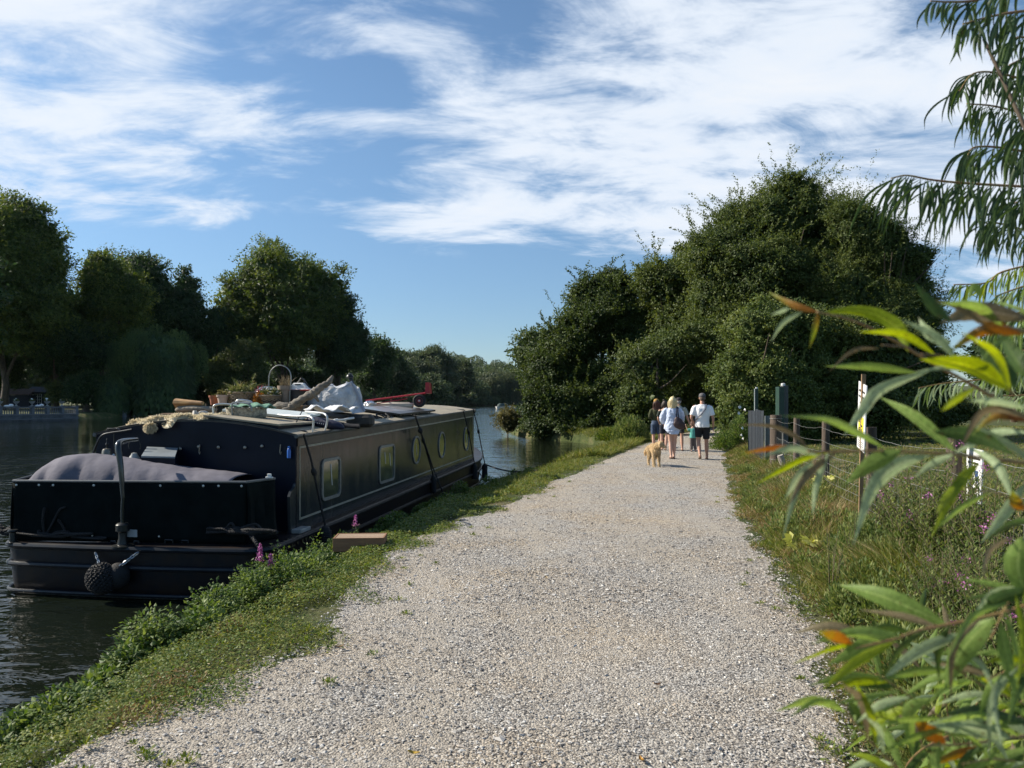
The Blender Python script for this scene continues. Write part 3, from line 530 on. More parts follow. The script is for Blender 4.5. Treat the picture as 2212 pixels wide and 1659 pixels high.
def right_trees():
    def lob(dx, dy, Y, rx, rz, ry=None): return (W3(dx, dy, Y), (rp(rx, Y), rp(ry or rx, Y) * .9, rp(rz, Y)))
    g = 'trees beside the towpath'
    tree('alder_tree', 'dark glossy alder leaning over the river at the water edge', 'tree', at(1330, 0, 48, -.05), at(1300, 780, 48), (rp(165, 48), 4, rp(150, 48)), 0, 150000, .125, 'alder', 51, r0=.3, group=g,
         lobes=[lob(1300, 700, 48, 95, 78), lob(1270, 655, 48, 52, 62), lob(1235, 745, 47, 62, 62), lob(1190, 810, 47, 58, 52), lob(1165, 870, 46.5, 42, 60), lob(1225, 880, 46, 70, 62), lob(1320, 860, 46, 85, 75), lob(1395, 770, 47, 85, 95), lob(1360, 690, 48, 66, 66), lob(1420, 880, 45, 60, 60), lob(1330, 620, 49, 48, 40), lob(1190, 915, 46, 62, 32), lob(1290, 925, 45, 70, 28)], zmin=-.55, sprays=300, spray_len=1.7, aspect=.8)
    tree('hawthorn_tree', 'brownish tangled tree behind the alder', 'tree', at(1470, 0, 46, 0), at(1470, 700, 46), (rp(110, 46), 4, rp(150, 46)), 0, 60000, .15, 'haw', 52, r0=.25, group=g,
         lobes=[lob(1450, 620, 46, 80, 66), lob(1500, 700, 45, 80, 88), lob(1450, 760, 45, 70, 85), lob(1520, 570, 46, 66, 62), lob(1480, 840, 46, 70, 70), lob(1405, 600, 46, 40, 32)], sprays=110, spray_len=1.8, aspect=.6)
    tree('willow_tree', 'tallest olive-green tree over the towpath', 'tree', at(1650, 0, 41, 0), at(1650, 620, 41), (rp(200, 41), 5, rp(220, 41)), 0, 170000, .13, 'haw', 53, r0=.45, group=g,
         lobes=[lob(1690, 480, 41, 110, 92), lob(1720, 425, 41, 62, 52), lob(1600, 520, 41, 92, 82), lob(1540, 560, 40, 72, 72), lob(1780, 510, 41, 92, 92), lob(1650, 600, 39, 130, 100), lob(1760, 640, 39, 130, 110), lob(1560, 660, 39.5, 80, 90), lob(1830, 580, 41, 80, 88), lob(1620, 740, 38, 100, 90), lob(1740, 770, 38, 120, 110), lob(1850, 720, 40, 90, 100)], sprays=330, spray_len=2.0, aspect=.5)
    tree('osier_tree', 'wispy grey-green willow at the right of the tree clump', 'tree', at(1900, 0, 38, 0), at(1920, 640, 38), (rp(120, 38), 4, rp(150, 38)), 0, 95000, .13, 'haw', 54, r0=.3, group=g,
         lobes=[lob(1850, 510, 38, 72, 82), lob(1910, 560, 38, 76, 82), lob(1950, 640, 38, 72, 82), lob(1900, 700, 37, 92, 95), lob(1985, 700, 38, 48, 72), lob(1930, 800, 38, 105, 80), lob(1820, 640, 37, 70, 80)], sprays=230, spray_len=1.6, aspect=.35)
    tree('ivy_bush', 'dense ivy-clad bush right of the walkers', 'bush', at(1640, 0, 29.5, 0), at(1640, 800, 29.5), (rp(95, 29.5), 2, rp(140, 29.5)), 0, 120000, .085, 'ivy', 55, r0=.2, group=None,
         lobes=[lob(1640, 720, 31, 78, 82), lob(1610, 820, 30, 70, 80), lob(1660, 850, 30, 92, 100), lob(1600, 905, 29.2, 52, 58), lob(1720, 740, 31.5, 82, 100), lob(1760, 850, 31.5, 90, 110), lob(1700, 910, 30.5, 82, 70), lob(1640, 930, 29.5, 62, 48)], zmin=.02, sprays=170, spray_len=.55, aspect=.8)
    tree('dense_bush', 'shadowy thicket behind the fence and white sign', 'bush', at(1890, 0, 32, 0), at(1890, 800, 32), (rp(120, 32), 3, rp(130, 32)), 0, 70000, .12, 'haw', 56, r0=.2,
         lobes=[lob(1850, 760, 32.5, 92, 100), lob(1930, 790, 33, 92, 95), lob(1880, 870, 31.5, 110, 80), lob(1980, 860, 33.5, 72, 66), lob(1820, 880, 32, 80, 70), lob(2030, 890, 35, 60, 42)], zmin=.02, sprays=80, spray_len=.8, aspect=.6)
    tree('overhanging_tree', 'black-shadowed tree closing the towpath behind the walkers', 'tree', at(1530, 0, 60, 0), at(1520, 820, 60), (rp(130, 60), 5, rp(140, 60)), 0, 42000, .26, 'dark', 57, r0=.3, group=g,
         lobes=[lob(1480, 800, 60, 120, 130), lob(1570, 780, 62, 130, 150), lob(1650, 800, 64, 130, 150), lob(1400, 850, 58, 90, 80), lob(1540, 890, 64, 160, 80)], sprays=20)
    tree('overhanging_tree', 'leafy tree arching over the path from the water side', 'tree', at(1415, 0, 36, -.05), at(1420, 800, 37), (rp(70, 37), 2.2, rp(80, 37)), 0, 42000, .12, 'haw', 58, r0=.16, group=g,
         lobes=[lob(1400, 800, 38, 62, 62), lob(1460, 770, 38, 66, 55), lob(1380, 870, 37, 50, 52), lob(1520, 740, 38, 52, 46), lob(1420, 905, 37, 46, 40)], sprays=70, spray_len=.9, aspect=.6)
    tree('sallow_bush', 'small yellow-green bush standing in the river off the alder', 'bush', at(1098, 0, 50, -.7), at(1098, 915, 50), (rp(24, 50), .8, rp(26, 50)), 6, 4200, .14, 'sallow', 59, r0=.05, zmin=0.05, sprays=40, spray_len=.6, aspect=.5, core=.08)
    tree('alder_tree', 'tree continuing the right bank behind the alder', 'tree', at(1200, 0, 70, 0), at(1215, 800, 70), (rp(85, 70), 5, rp(90, 70)), 9, 30000, .26, 'alder', 60, r0=.3, group=g, sprays=40)
    tree('field_tree', 'dark round tree far across the grass field', 'tree', at(2190, 0, 60, 0), at(2200, 810, 60), (rp(90, 60), 4, rp(70, 60)), 9, 26000, .24, 'dark', 61, r0=.3, sprays=30)
right_trees()
# ================================================================ the moored boat
B0 = np.array([-2.73, 8.70]); BA = -math.atan(.16); BU = np.array([.158, .9874]); BR = np.array([.9874, -.158]); BL = -WZ
def w2l(p):                      # world point -> boat coordinates (x right, y forward, z above the water)
    p = np.asarray(p, float); d = p[..., :2] - B0
    return np.stack([d @ BR, d @ BU, p[..., 2] + BL], -1)
def l2w(p):
    p = np.asarray(p, float); q = B0 + p[..., :1] * BR + p[..., 1:2] * BU
    return np.concatenate([q, p[..., 2:] - BL], -1)
C_L = w2l(np.array([0, 0, CH]))
def ray(dx, dy, x=None, y=None, z=None):
    d = np.array([(dx - CX) / F, 1, -(dy - HY) / F]); dl = np.array([d[:2] @ BR, d[:2] @ BU, d[2]])
    t = (x - C_L[0]) / dl[0] if x is not None else (y - C_L[1]) / dl[1] if y is not None else (z + BL - C_L[2]) / dl[2]
    return C_L + dl * t
M_NAVY = mat('navy_paint', (.003, .006, .016), .45, var=.35, vscale=3, bump=.05, bscale=6, spec=.22)
M_HULL = mat('hull_blacking', (.004, .006, .011), .42, var=.5, vscale=4, col2=(.022, .013, .009), bump=.35, bscale=9, bdist=.006, spec=.3)
M_SLATE = mat('slate_paint', (.024, .029, .034), .18, var=.25, vscale=5, col2=(.046, .048, .046), stretch=(1, 1, .18), spec=.30, bump=.10, bscale=1.6, bdist=.012)
M_ROOF = mat('roof_paint', (.34, .29, .20), .75, var=.45, vscale=3.5, col2=(.20, .18, .14), bump=.25, bscale=50, bdist=.004)
M_EDGE = mat('roof_edge_paint', (.10, .105, .10), .4, var=.4, vscale=5)
M_CREAM = mat('cream_line', (.34, .32, .25), .5, var=.25, vscale=10)
M_CANVAS = mat('canvas_green_black', (.004, .008, .008), .85, var=.4, vscale=4, bump=.4, bscale=5, bdist=.02, spec=.12)
M_BLACK = mat('black_rope', (.018, .017, .017), .85, bump=1.0, bscale=70, stretch=(1, 1, 1), bdist=.01)
M_DARKM = mat('black_metal', (.02, .022, .022), .35, metal=.3, var=.3)
M_STEEL = mat('steel', (.55, .55, .53), .28, metal=1.0, var=.3, vscale=12)
M_ALU = mat('aluminium', (.62, .63, .62), .38, metal=.85, var=.25, vscale=9)
M_GLASS = mat('window_glass', (.035, .042, .035), .06, var=.5, vscale=4, col2=(.10, .11, .08), coat=1.0)
M_BRASS = mat('brass', (.42, .33, .17), .3, metal=.9, var=.4)
M_WHITE = mat('white_plastic', (.72, .72, .69), .45, var=.15)
def zr(x, y):                    # roof height above the water
    k = np.clip((y - .95) / 10.8, 0, 1); return BL + 1.172 + .205 * k + (.19 - .06 * k) * (1 - ((x + 1.55) / 1.42) ** 2)
def zdeck(y): return BL - .055 + .10 * np.clip(y / 11.5, 0, 1) + .35 * np.clip((y - 11.5) / 3, 0, 1) ** 1.6
boat = empty('canal_boat', (B0[0], B0[1], WZ), BA, 'long dark slate and navy wide canal boat moored stern-first against the grassy bank', 'boat')
def outline(inset=0.0, n=7):
    i = inset; p = []
    def arc(cx, cy, r, a0, a1): return [(cx + r * math.cos(rad(a)), cy + r * math.sin(rad(a))) for a in np.linspace(a0, a1, n)]
    p += arc(-3.3 + .28 + 0, -.0, .28 - i, 180, 262); p += [(-2.2, -.29 + i), (-1.65, -.285 + i), (-1.1, -.265 + i)]; p += arc(-.28, .08, .28 - i, -82, 0)
    for t in np.linspace(0, 1, 14)[0:]:
        y = .3 + t * 11.2; p.append((-i, y))
    for t in np.linspace(0, 1, 9)[1:]:
        p.append((-i - 1.65 * (1 - math.cos(t * math.pi / 2)) * (1 - i / 3), 11.5 + 3.0 * math.sin(t * math.pi / 2) - i * t))
    for t in np.linspace(1, 0, 9)[1:]:
        p.append((-3.3 + i + 1.65 * (1 - math.cos(t * math.pi / 2)) * (1 - i / 3), 11.5 + 3.0 * math.sin(t * math.pi / 2) - i * t))
    for t in np.linspace(1, 0, 14)[1:]: p.append((-3.3 + i, .3 + t * 11.2))
    return np.array(p)
def boat_hull():
    O = outline(); rings = []
    for z, s in ((-.5, .30), (-.12, .10), (.10, .035), (.34, .012), (None, 0)):
        o = outline(s); zz = zdeck(o[:, 1]) if z is None else np.full(len(o), z) + (0 if z < .1 else .02 * np.clip(o[:, 1], 0, 20))
        rings.append(np.column_stack([o, zz]))
    rings.append(np.column_stack([outline(.16), zdeck(outline(.16)[:, 1]) + .004]))
    MB().loft(rings).build('hull', M_HULL, boat, smooth=True)
    for nm, z0, r, sq in (('deck_rail', None, .034, 1.0), ('rubbing_strake', .36, .030, 1.0), ('rubbing_strake', .05, .022, 1.0)):
        o = outline(-.012); zz = (zdeck(o[:, 1]) - .02) if z0 is None else z0 + .045 * np.clip(o[:, 1] / 11.5, 0, 1) + .2 * np.clip((o[:, 1] - 11.5) / 3, 0, 1)
        q = np.column_stack([o, zz]); q = np.concatenate([q, q[:1]]); MB().tube(q, r, 8, squash=sq).build(nm, mat('strake_paint', (.016, .019, .024), .4, var=.4, vscale=6, spec=.3), boat, smooth=True)
    # pale scum line at the waterline
    o = outline(.03); q = np.column_stack([o, np.full(len(o), .015)]); MB().tube(np.concatenate([q, q[:1]]), .012, 6).build('waterline_scum', mat('scum', (.07, .07, .06), .9, var=.8, vscale=20), boat)
def boat_cabin():
    ys = np.concatenate([[.95], np.linspace(1.6, 11.75, 12)]); b = MB()
    # side walls
    def side(x, nx):
        P = np.array([[(x, y, zdeck(y) + .0), (x + .0, y, zdeck(y) + .5), (x, y, zr(x, y) - .0)] for y in ys]); return P
    XR, XL = -.15, -2.95
    b.grid(side(XR, 1)); b.grid(side(XL, -1)[::-1]); 
    y = 11.75; xs = np.linspace(XL, XR, 15)
    b.add([(XL, y, zdeck(y)), *[(x, y, zr(x, y)) for x in xs], (XR, y, zdeck(y))][::-1], [tuple(range(17))])
    # lower wing of the side running aft past the bulkhead
    w = [ray(626, 1130, x=XR)[1], .95]
    prof = [(w[0] + .02, zdeck(.4)), (w[0], BL + .42), (w[0] + .05, BL + .48), (.90, BL + .53), (.95, BL + .62), (.95, zdeck(.9))]
    b.prism([(XR - .035, yy, zz) for yy, zz in prof], (.035, 0, 0)); b.build('cabin_side', M_SLATE, boat)
    # stern bulkhead, navy, with a raised hatch box
    b = MB(); xs = np.linspace(XL, XR, 25); top = [(x, .95, zr(x, .95) + .0) for x in xs]
    b.prism([(XL, .95, zdeck(.9) - .1), *top, (XR, .95, zdeck(.9) - .1)], (0, -.03, 0)); b.build('stern_bulkhead', M_NAVY, boat)
    # roof
    b = MB(); yy = np.linspace(.90, 11.85, 24); xx = np.linspace(XL - .03, XR + .03, 17); P = np.array([[(x, y, zr(min(max(x, XL), XR), y) + .012) for x in xx] for y in yy]); b.grid(P)
    b.build('roof', M_ROOF, boat, smooth=True)
    b = MB()
    for x in (XR + .012, XL - .012):
        b.tube([(x, y, zr(XR, y) - .012) for y in yy], .028, 8)
    b.tube([(x, .93, zr(x, .95) + .0) for x in xs], .018, 6); b.tube([(x, 11.84, zr(x, 11.8) + .0) for x in xs], .018, 6); b.build('roof_edge', M_EDGE, boat, smooth=True)
    # flat coachline bands on the side
    def band(z0, y0, y1, h=.028, x=XR + .003):
        P = np.array([[(x, y, z0(y)), (x, y, z0(y) + h)] for y in np.linspace(y0, y1, 14)]); return P
    b = MB(); up = lambda y: zr(XR, y) - .175; lo = lambda y: zdeck(y) + .135
    b.grid(band(up, 1.02, 11.6)); b.grid(band(lo, 1.06, 11.6))
    for y0 in (1.02, 11.585): b.add([(XR + .0035, y0, lo(y0)), (XR + .0035, y0 + .028, lo(y0)), (XR + .0035, y0 + .028, up(y0) + .028), (XR + .0035, y0, up(y0) + .028)], [(0, 1, 2, 3)])
    b.build('coachline', M_CREAM, boat)
    P = np.array([[(XR + .002, y, zr(XR, y) - .142), (XR + .014, y, zr(XR, y) - .137), (XR + .014, y, zr(XR, y) - .02)] for y in np.linspace(.95, 11.75, 14)])
    MB().grid(P).build('cant_rail', mat('cant_paint', (.05, .053, .054), .35, var=.3, vscale=4, coat=.2), boat)
    # raised hatch
    pts = [ray(446, 897, y=.93), ray(601, 917, y=.93)]; zl, zrr = pts[0][2], pts[1][2]; xl, xr = pts[0][0], pts[1][0]
    b = MB(); b.prism([(xl, .93, zr(xl, .95) - .15), (xl, .93, zl - .022), (xr, .93, zrr - .022), (xr, .93, zr(xr, .95) - .08)], (0, 1.35, 0)); b.build('hatch_box', M_NAVY, boat)
    b = MB(); b.prism([(xl - .03, .90, zl - .02), (xl - .03, .90, zl + .008), (xr + .03, .90, zrr + .008), (xr + .03, .90, zrr - .02)], (0, 1.42, 0)); b.build('hatch_lid', M_ROOF, boat, bevel=.006)
    # windows
    def rrect(c, w, h, r, n=5):
        q = []
        for sx, sy, a0 in ((1, 1, 0), (-1, 1, 90), (-1, -1, 180), (1, -1, 270)):
            for a in np.linspace(a0, a0 + 90, n): q.append((c[0] + sx * (w / 2 - r) + r * math.cos(rad(a)), c[1] + sy * (h / 2 - r) + r * math.sin(rad(a))))
        return q
    def window(y, z, w, h, r, fr, name, label, curt):
        o = rrect((y, z), w + 2 * fr, h + 2 * fr, r + fr); i = rrect((y, z), w, h, r); n = len(o)
        b = MB(); b.loft([[(XR + .004, *p) for p in o], [(XR + .020, *p) for p in o], [(XR + .022, *p) for p in i], [(XR + .006, *p) for p in i]], cap=False)
        f = b.build(name, mat('window_frame_metal', (.27, .28, .26), .45, metal=.3, var=.4, vscale=20), boat, smooth=False, label=label)
        MB().add([(XR + .0055, *p) for p in i], [tuple(range(n))]).build('pane', M_GLASS, f)
        if curt:      # pale cloth seen behind the pane
            b = MB(); 
            for k, (yy, zz, hh) in enumerate(curt): b.cut().tube([(XR + .010, yy, zz + hh), (XR + .0095, yy + .03, zz + hh * .4), (XR + .0095, yy + .05, zz)], .012, 5, squash=.25)
            b.pieces('curtain', mat('curtain', (.55, .55, .50), .9), f)
    c = ray(714.5, 1033, x=XR); a1 = ray(694, 1033, x=XR); a2 = ray(736, 1033, x=XR); t = ray(714, 988, x=XR); bt = ray(716, 1079, x=XR)
    window(c[1], c[2], a2[1] - a1[1] - .10, t[2] - bt[2] - .10, .06, .040, 'window', 'tall window nearest the stern', [(c[1] - .02, c[2] - .1, .30)])
    c = ray(835, 1001, x=XR); a1 = ray(818, 1001, x=XR); a2 = ray(852, 1001, x=XR); t = ray(835, 960, x=XR); bt = ray(835, 1043, x=XR)
    window(c[1], c[2], a2[1] - a1[1] - .10, t[2] - bt[2] - .10, .06, .040, 'window', 'tall window amidships', [(c[1] - .12, c[2], .2), (c[1] + .14, c[2] - .05, .22)])
    for i, (dx, dy, hh) in enumerate(((899, 972, 62), (954, 961, 58), (1007, 948, 52))):
        c = ray(dx, dy, x=XR); t = ray(dx, dy - hh / 2, x=XR); d = (t[2] - c[2]) * 2 - .07
        window(c[1], c[2], d, d, d / 2 - .001, .035, 'porthole', ['porthole nearest the middle of the boat', 'second of the three portholes', 'porthole nearest the bow'][i], [(c[1] - .02, c[2] - .1, .22)] if i != 1 else None)
    # name on the stern quarter
    cu = bpy.data.curves.new('name_text', 'FONT'); cu.body = 'SCALLYWAG'; cu.size = .17; cu.extrude = .002; cu.align_x = 'CENTER'
    tmp = bpy.data.objects.new('tmp_text', cu); S.collection.objects.link(tmp); dg = bpy.context.evaluated_depsgraph_get(); me = bpy.data.meshes.new_from_object(tmp.evaluated_get(dg)); bpy.data.objects.remove(tmp)
    me.materials.clear(); me.materials.append(mat('faded_lettering', (.16, .13, .06), .6, var=.5, vscale=20)); o = bpy.data.objects.new('name_lettering', me); S.collection.objects.link(o); o.parent = boat
    p = ray(632, 1172, x=.004); o.location = (.006, p[1] + .1, p[2] - .05); o.rotation_euler = (rad(90), 0, rad(90)); o.scale = (1.35, 1, 1)
    # bollard plate by the name, small step plate on the gunwale
    MB().bbox((-.09, ray(625, 1148, z=0)[1] + .25, zdeck(.6) + .03), (.13, .30, .05), .006).build('step_plate', mat('step_grey', (.33, .33, .31), .6, var=.3), boat)
boat_hull(); boat_cabin()
def boat_stern():
    # canvas dodger round the stern well
    cl = w2l([-5.924, 9.044, .66]); cr = w2l([-3.078, 8.827, .67]); rr = w2l([-2.87, 9.22, .672]); ll = w2l([-5.95, 9.75, .70])
    def panel(a, b_, zb_a, zb_b, seed, n=26, amp=.018, flare=0.0):
        rg = np.random.default_rng(seed); t = np.linspace(0, 1, n); v = np.linspace(0, 1, 12); d = b_[:2] - a[:2]; nrm = np.array([d[1], -d[0]]) / np.linalg.norm(d); P = np.zeros((n, 12, 3)); ph = rg.random(6) * 6
        for i, ti in enumerate(t):
            for j, vj in enumerate(v):
                w = amp * math.sin(math.pi * vj) * (math.sin(ti * 7 + ph[0] + vj * 2) + .6 * math.sin(ti * 17 + ph[1] - vj * 3) + .3 * math.sin(ti * 41 + ph[2])) + flare * vj ** 1.5
                P[i, j, :2] = a[:2] + d * ti + nrm * w; P[i, j, 2] = (a[2] * (1 - ti) + b_[2] * ti) * (1 - vj) + (zb_a * (1 - ti) + zb_b * ti) * vj
        return P
    zb = zdeck(0) + .012; b = MB(); b.grid(panel(cl, cr, zb, zb, 1, 60, .012)); b.grid(panel(cr, rr, zb, zb, 2, 14, .020, .05)); b.grid(panel(ll, cl, zb, zb, 3, 14, .025, .03))
    rr2 = np.array([-.14, .94, rr[2] + .0]); b.build('canvas_dodger', M_CANVAS, boat, smooth=True, thick=.006)
    MB().tube([ll, cl + (0, 0, 0), cr, rr], .016, 8).build('dodger_rail', mat('rail_grey', (.11, .12, .125), .5, var=.3), boat, smooth=True)
    g = MB(); d = cr - cl; L_ = np.linalg.norm(d[:2]); nn = np.array([d[1], -d[0], 0]) / L_; ang = math.atan2(nn[1], nn[0])
    Rm = np.array(euler(90, 0, 0)) ; Rz = np.array(euler(0, 0, math.degrees(ang) + 90))
    for zx in (135, 317, 432, 757, 1284, 1620, 1739, 1917):
        t = (zx - 100) / (1950 - 100); p = cl + d * t + nn * .012; p[2] -= .045; g.cut().lathe([(.004, 0), (.014, 0), (.014, .004), (.007, .006), (.006, .003)], p, 10, R=Rz @ Rm)
    for zx, zz in ((745, .12), (1273, .12)): 
        t = (zx - 100) / (1950 - 100); p = cl + d * t + nn * .012; p[2] = zb + zz * .6; g.cut().lathe([(.004, 0), (.011, 0), (.011, .005), (.004, .006)], p, 8, R=Rz @ Rm)
    g.pieces('eyelet', mat('eyelet', (.6, .6, .57), .4, metal=.5), boat)
    MB().bbox(rr + np.array([-.03, -.08, .04]), (.05, .02, .05), .004).bbox(rr + np.array([-.03, -.08, .02]), (.09, .025, .02), .004).build('rail_clip', M_WHITE, boat)
    # tiller: rudder post and swan-neck arm
    tp = w2l(W3(262, 1158, 8.72)); P = [ray(x, y, y=tp[1] + q) for x, y, q in ((265, 1155, 0), (264, 1105, 0), (266, 1075, .0), (261, 1010, .0), (256, 970, .02), (258, 957, .08), (271, 952, .22), (296, 949, .50))]
    rs = [.022, .024, .026, .031, .036, .036, .030, .022]
    q = catmull(P[2:], 6); r_ = np.interp(np.linspace(0, 1, len(q)), np.linspace(0, 1, 6), rs[2:]); b = MB(); b.tube(q, r_, 12); b.tube([P[0] + (0, 0, -.02), P[1], P[2]], [.020, .021, .024], 10)
    b.build('tiller', mat('tiller_paint', (.03, .034, .034), .25, metal=.4, coat=.4), boat, smooth=True)
    b = MB(); z0 = zdeck(0); b.lathe([(.12, 0), (.12, .015), (.06, .03), (.045, .10), (.045, .16), (.075, .18), (.075, .25), (.055, .27), (.02, .275)], (P[0][0], P[0][1], z0), 18); b.build('rudder_post', M_DARKM, boat, smooth=True)
    p = ray(280, 1152, y=tp[1] + .03); MB().bbox(p, (.19, .01, .085), .003).build('registration_plate', mat('plate_grey', (.36, .37, .38), .5, var=.2), boat)
    # stern deck fittings
    b = MB()
    for dx, s in ((365, 1), (400, .8), (245, .6), (295, .6)):
        p = ray(dx, 1173, z=-.045); b.cut().tube([p + (-.05 * s, 0, .0), p + (-.05 * s, 0, .035 * s), p + (.05 * s, 0, .035 * s), p + (.05 * s, 0, 0)], .010, 6)
    b.pieces('deck_cleat', M_DARKM, boat, smooth=True)
    # left side dolly
    b = MB(); p = w2l(W3(12, 1150, 8.9)); b.lathe([(.07, 0), (.07, .01), (.04, .02), (.035, .12), (.055, .14), (.05, .155)], (p[0] + .05, p[1] + .05, z0), 14); b.build('mooring_bollard', M_DARKM, boat, smooth=True)
boat_stern()
def rope_pts(pts, k=6): return catmull(pts, k)
def twisted(b, pts, r, turns_per_m=26, n=6):
    """three-strand rope"""
    pts = np.array(pts, float); s = np.concatenate([[0], np.cumsum(np.linalg.norm(np.diff(pts, axis=0), axis=1))]); m = max(8, int(s[-1] / (r * 1.1))); u = np.linspace(0, s[-1], m)
    Q = np.stack([np.interp(u, s, pts[:, i]) for i in range(3)], 1); T = unit(np.gradient(Q, axis=0)); up = np.array([.3, .2, 1.0]); A = unit(np.cross(T, up)); B_ = np.cross(T, A)
    for k in range(3):
        a = u * turns_per_m * 2 * math.pi * .35 / (r * 30) + k * 2.094; b.tube(Q + r * .52 * (np.cos(a)[:, None] * A + np.sin(a)[:, None] * B_), r * .55, n)
def boat_bulkhead_things():
    Y0 = .915
    b = MB(); 
    for zx, zy in ((1435, 235), (1580, 218), (1736, 222), (1945, 224), (2080, 214)):
        p = ray(zx / 2.011 * .5486, (1650 + zy / 2.011) * .5486, y=Y0); b.cut().lathe([(.006, 0), (.010, .012), (.019, .016), (.021, .024), (.014, .034), (.004, .036)], p, 12, R=np.array(euler(90, 0, 0)))
    for zx2, zy2 in ((458, 1000), (1240, 1000)):
        p = ray((600 + zx2 / 2.458) * .5486, (1350 + zy2 / 2.458) * .5486, y=Y0 - .02); b.cut().tube([p + (0, 0, .02), p + (-.01, 0, -.08), p + (.01, -.02, -.10), p + (.02, -.02, -.07)], .006, 6)
    b.pieces('hook', mat('hook_metal', (.36, .34, .29), .4, metal=.6, var=.3), boat, smooth=True)
    p = ray((600 + 1322 / 2.458) * .5486, (1350 + 1060 / 2.458) * .5486, y=Y0 - .04); b = MB(); b.lathe([(.018, -.075), (.024, -.07), (.024, .02), (.017, .045), (.013, .05), (.015, .055), (.015, .075), (.004, .078)], p, 14)
    o = b.build('brush', mat('blue_plastic', (.02, .11, .42), .35), None, smooth=True)
    o2 = MB(); o2.bbox(l2w(p - (0, 0, 0)) * 0, (.001, .001, .001), .0001)
    o.name = 'bottle'; o.location = (B0[0], B0[1], WZ); o.rotation_euler = (0, 0, BA); tag(o, 'small blue plastic bottle hanging beside the cabin corner', 'bottle')
    # instrument hood with a sloping lid
    A = [ray(x / 2.011 * .5486, (1650 + y / 2.011) * .5486, y=yy) for x, y, yy in ((1165, 218, .86), (1408, 228, .86), (1385, 298, .55), (1118, 292, .55))]
    b = MB(); b.prism(A, (0, 0, -.02)); b.build('instrument_lid', mat('grey_board', (.20, .23, .25), .5, var=.3, vscale=3), boat)
    b = MB(); b.prism([a_ - np.array([0, 0, .022]) for a_ in A], (0, .02, -.30)); b.build('instrument_box', M_NAVY, boat)
    # small hatch lamp
    p = ray(279, 914 + 20, y=.80)
    b = MB(); an = np.linspace(-.5, 3.6, 14); c = ray(291, 963, y=.70); b.tube([c + np.array([.085 * math.cos(a), 0, .085 * math.sin(a)]) for a in an], .006, 6); b.build('wire_hoop', M_DARKM, boat, smooth=True)
    b = MB(); c = ray(290, 981, y=.70); b.lathe([(.075, -.06), (.035, .0), (.035, .012), (.01, .02)], c, 14); b.build('light_shade', mat('shade_grey', (.30, .31, .30), .5), boat, smooth=True)
    # grab rail and pole at the left edge of the roof
    b = MB(); P = [ray(x, y, y=.80) for x, y in ((200, 982), (212, 953), (222, 940), (240, 935), (262, 932), (285, 928))]; b.tube(catmull(P, 4), .013, 7)
    P = [ray(x, y, y=.85) for x, y in ((235, 935), (232, 926), (254, 926), (262, 932))]; b.tube(P, .012, 6); P = [ray(x, y, y=.86) for x, y in ((246, 937), (247, 960), (250, 985))]; b.tube(P, .007, 6)
    b.build('grab_rail', M_DARKM, boat, smooth=True)
    # black rod aerial at the right corner, angled exhaust-like bracket
    b = MB(); b.tube([ray(631, 931, x=-.40), ray(645, 902, x=-.42), ray(660, 875, x=-.45)], [.012, .008, .006], 6); b.build('aerial', M_DARKM, boat)
    # stove chimney
    p = ray(757, 862, x=-1.9); zb = zr(-1.9, p[1]); b = MB(); b.tube([(p[0] + .16, p[1], zb - .02), (p[0] + .09, p[1], zb + .36), (p[0], p[1], p[2] + .46)], .045, 12)
    q = (p[0] - .01, p[1], p[2] + .48); b.lathe([(.02, -.03), (.085, -.02), (.085, .0), (.05, .045), (.01, .07)], q, 14); b.lathe([(.07, 0), (.07, .03), (.05, .05), (.046, .06)], (p[0] + .16, p[1], zb), 14); b.build('chimney', M_DARKM, boat, smooth=True)
    # roof-edge rope pins
    b = MB()
    for dx, dy in ((655, 933), (894, 893), (1000, 884), (1022, 880)):
        p = ray(dx, dy, x=-.2); p[2] = zr(-.15, p[1]) + .012; b.cut().tube([p + (-.22, .0, .02), p + (.02, 0, .02), p + (.045, 0, .01), p + (.05, 0, -.10)], .018, 7)
    b.pieces('rope_pin', M_DARKM, boat, smooth=True)
    # bell
    c = ray(231, 985, y=.62); e = empty('bell', tuple(l2w(c)), BA, 'weathered ship bell standing behind the grey cover', 'bell')
    b = MB(); b.lathe([(.095, -.08), (.10, -.075), (.08, -.03), (.062, .02), (.056, .07), (.045, .09), (.012, .10)], (0, 0, 0), 20); b.build('bell_cup', mat('bell_bronze', (.22, .20, .16), .35, metal=.7, var=.4), e, smooth=True)
    b = MB(); b.lathe([(.012, .10), (.010, .13), (.018, .15), (.008, .17), (.006, .20), (.010, .21), (.003, .225)], (0, 0, 0), 10); b.build('finial', M_DARKM, e, smooth=True)
    b = MB(); b.lathe([(.101, -.082), (.104, -.070), (.09, -.045)], (0, 0, 0), 20); b.build('rim', M_STEEL, e, smooth=True)
    b = MB(); b.tube([(.10, -.01, -.08), (.115, -.01, -.02), (.10, -.01, .02), (.08, -.01, .0)], .010, 6, squash=1.6); b.build('handle', M_WHITE, e, smooth=True)
    b = MB(); b.tube([(0, 0, -.08), (0, 0, -.40)], .03, 10); b.build('stand', M_DARKM, e)
boat_bulkhead_things()
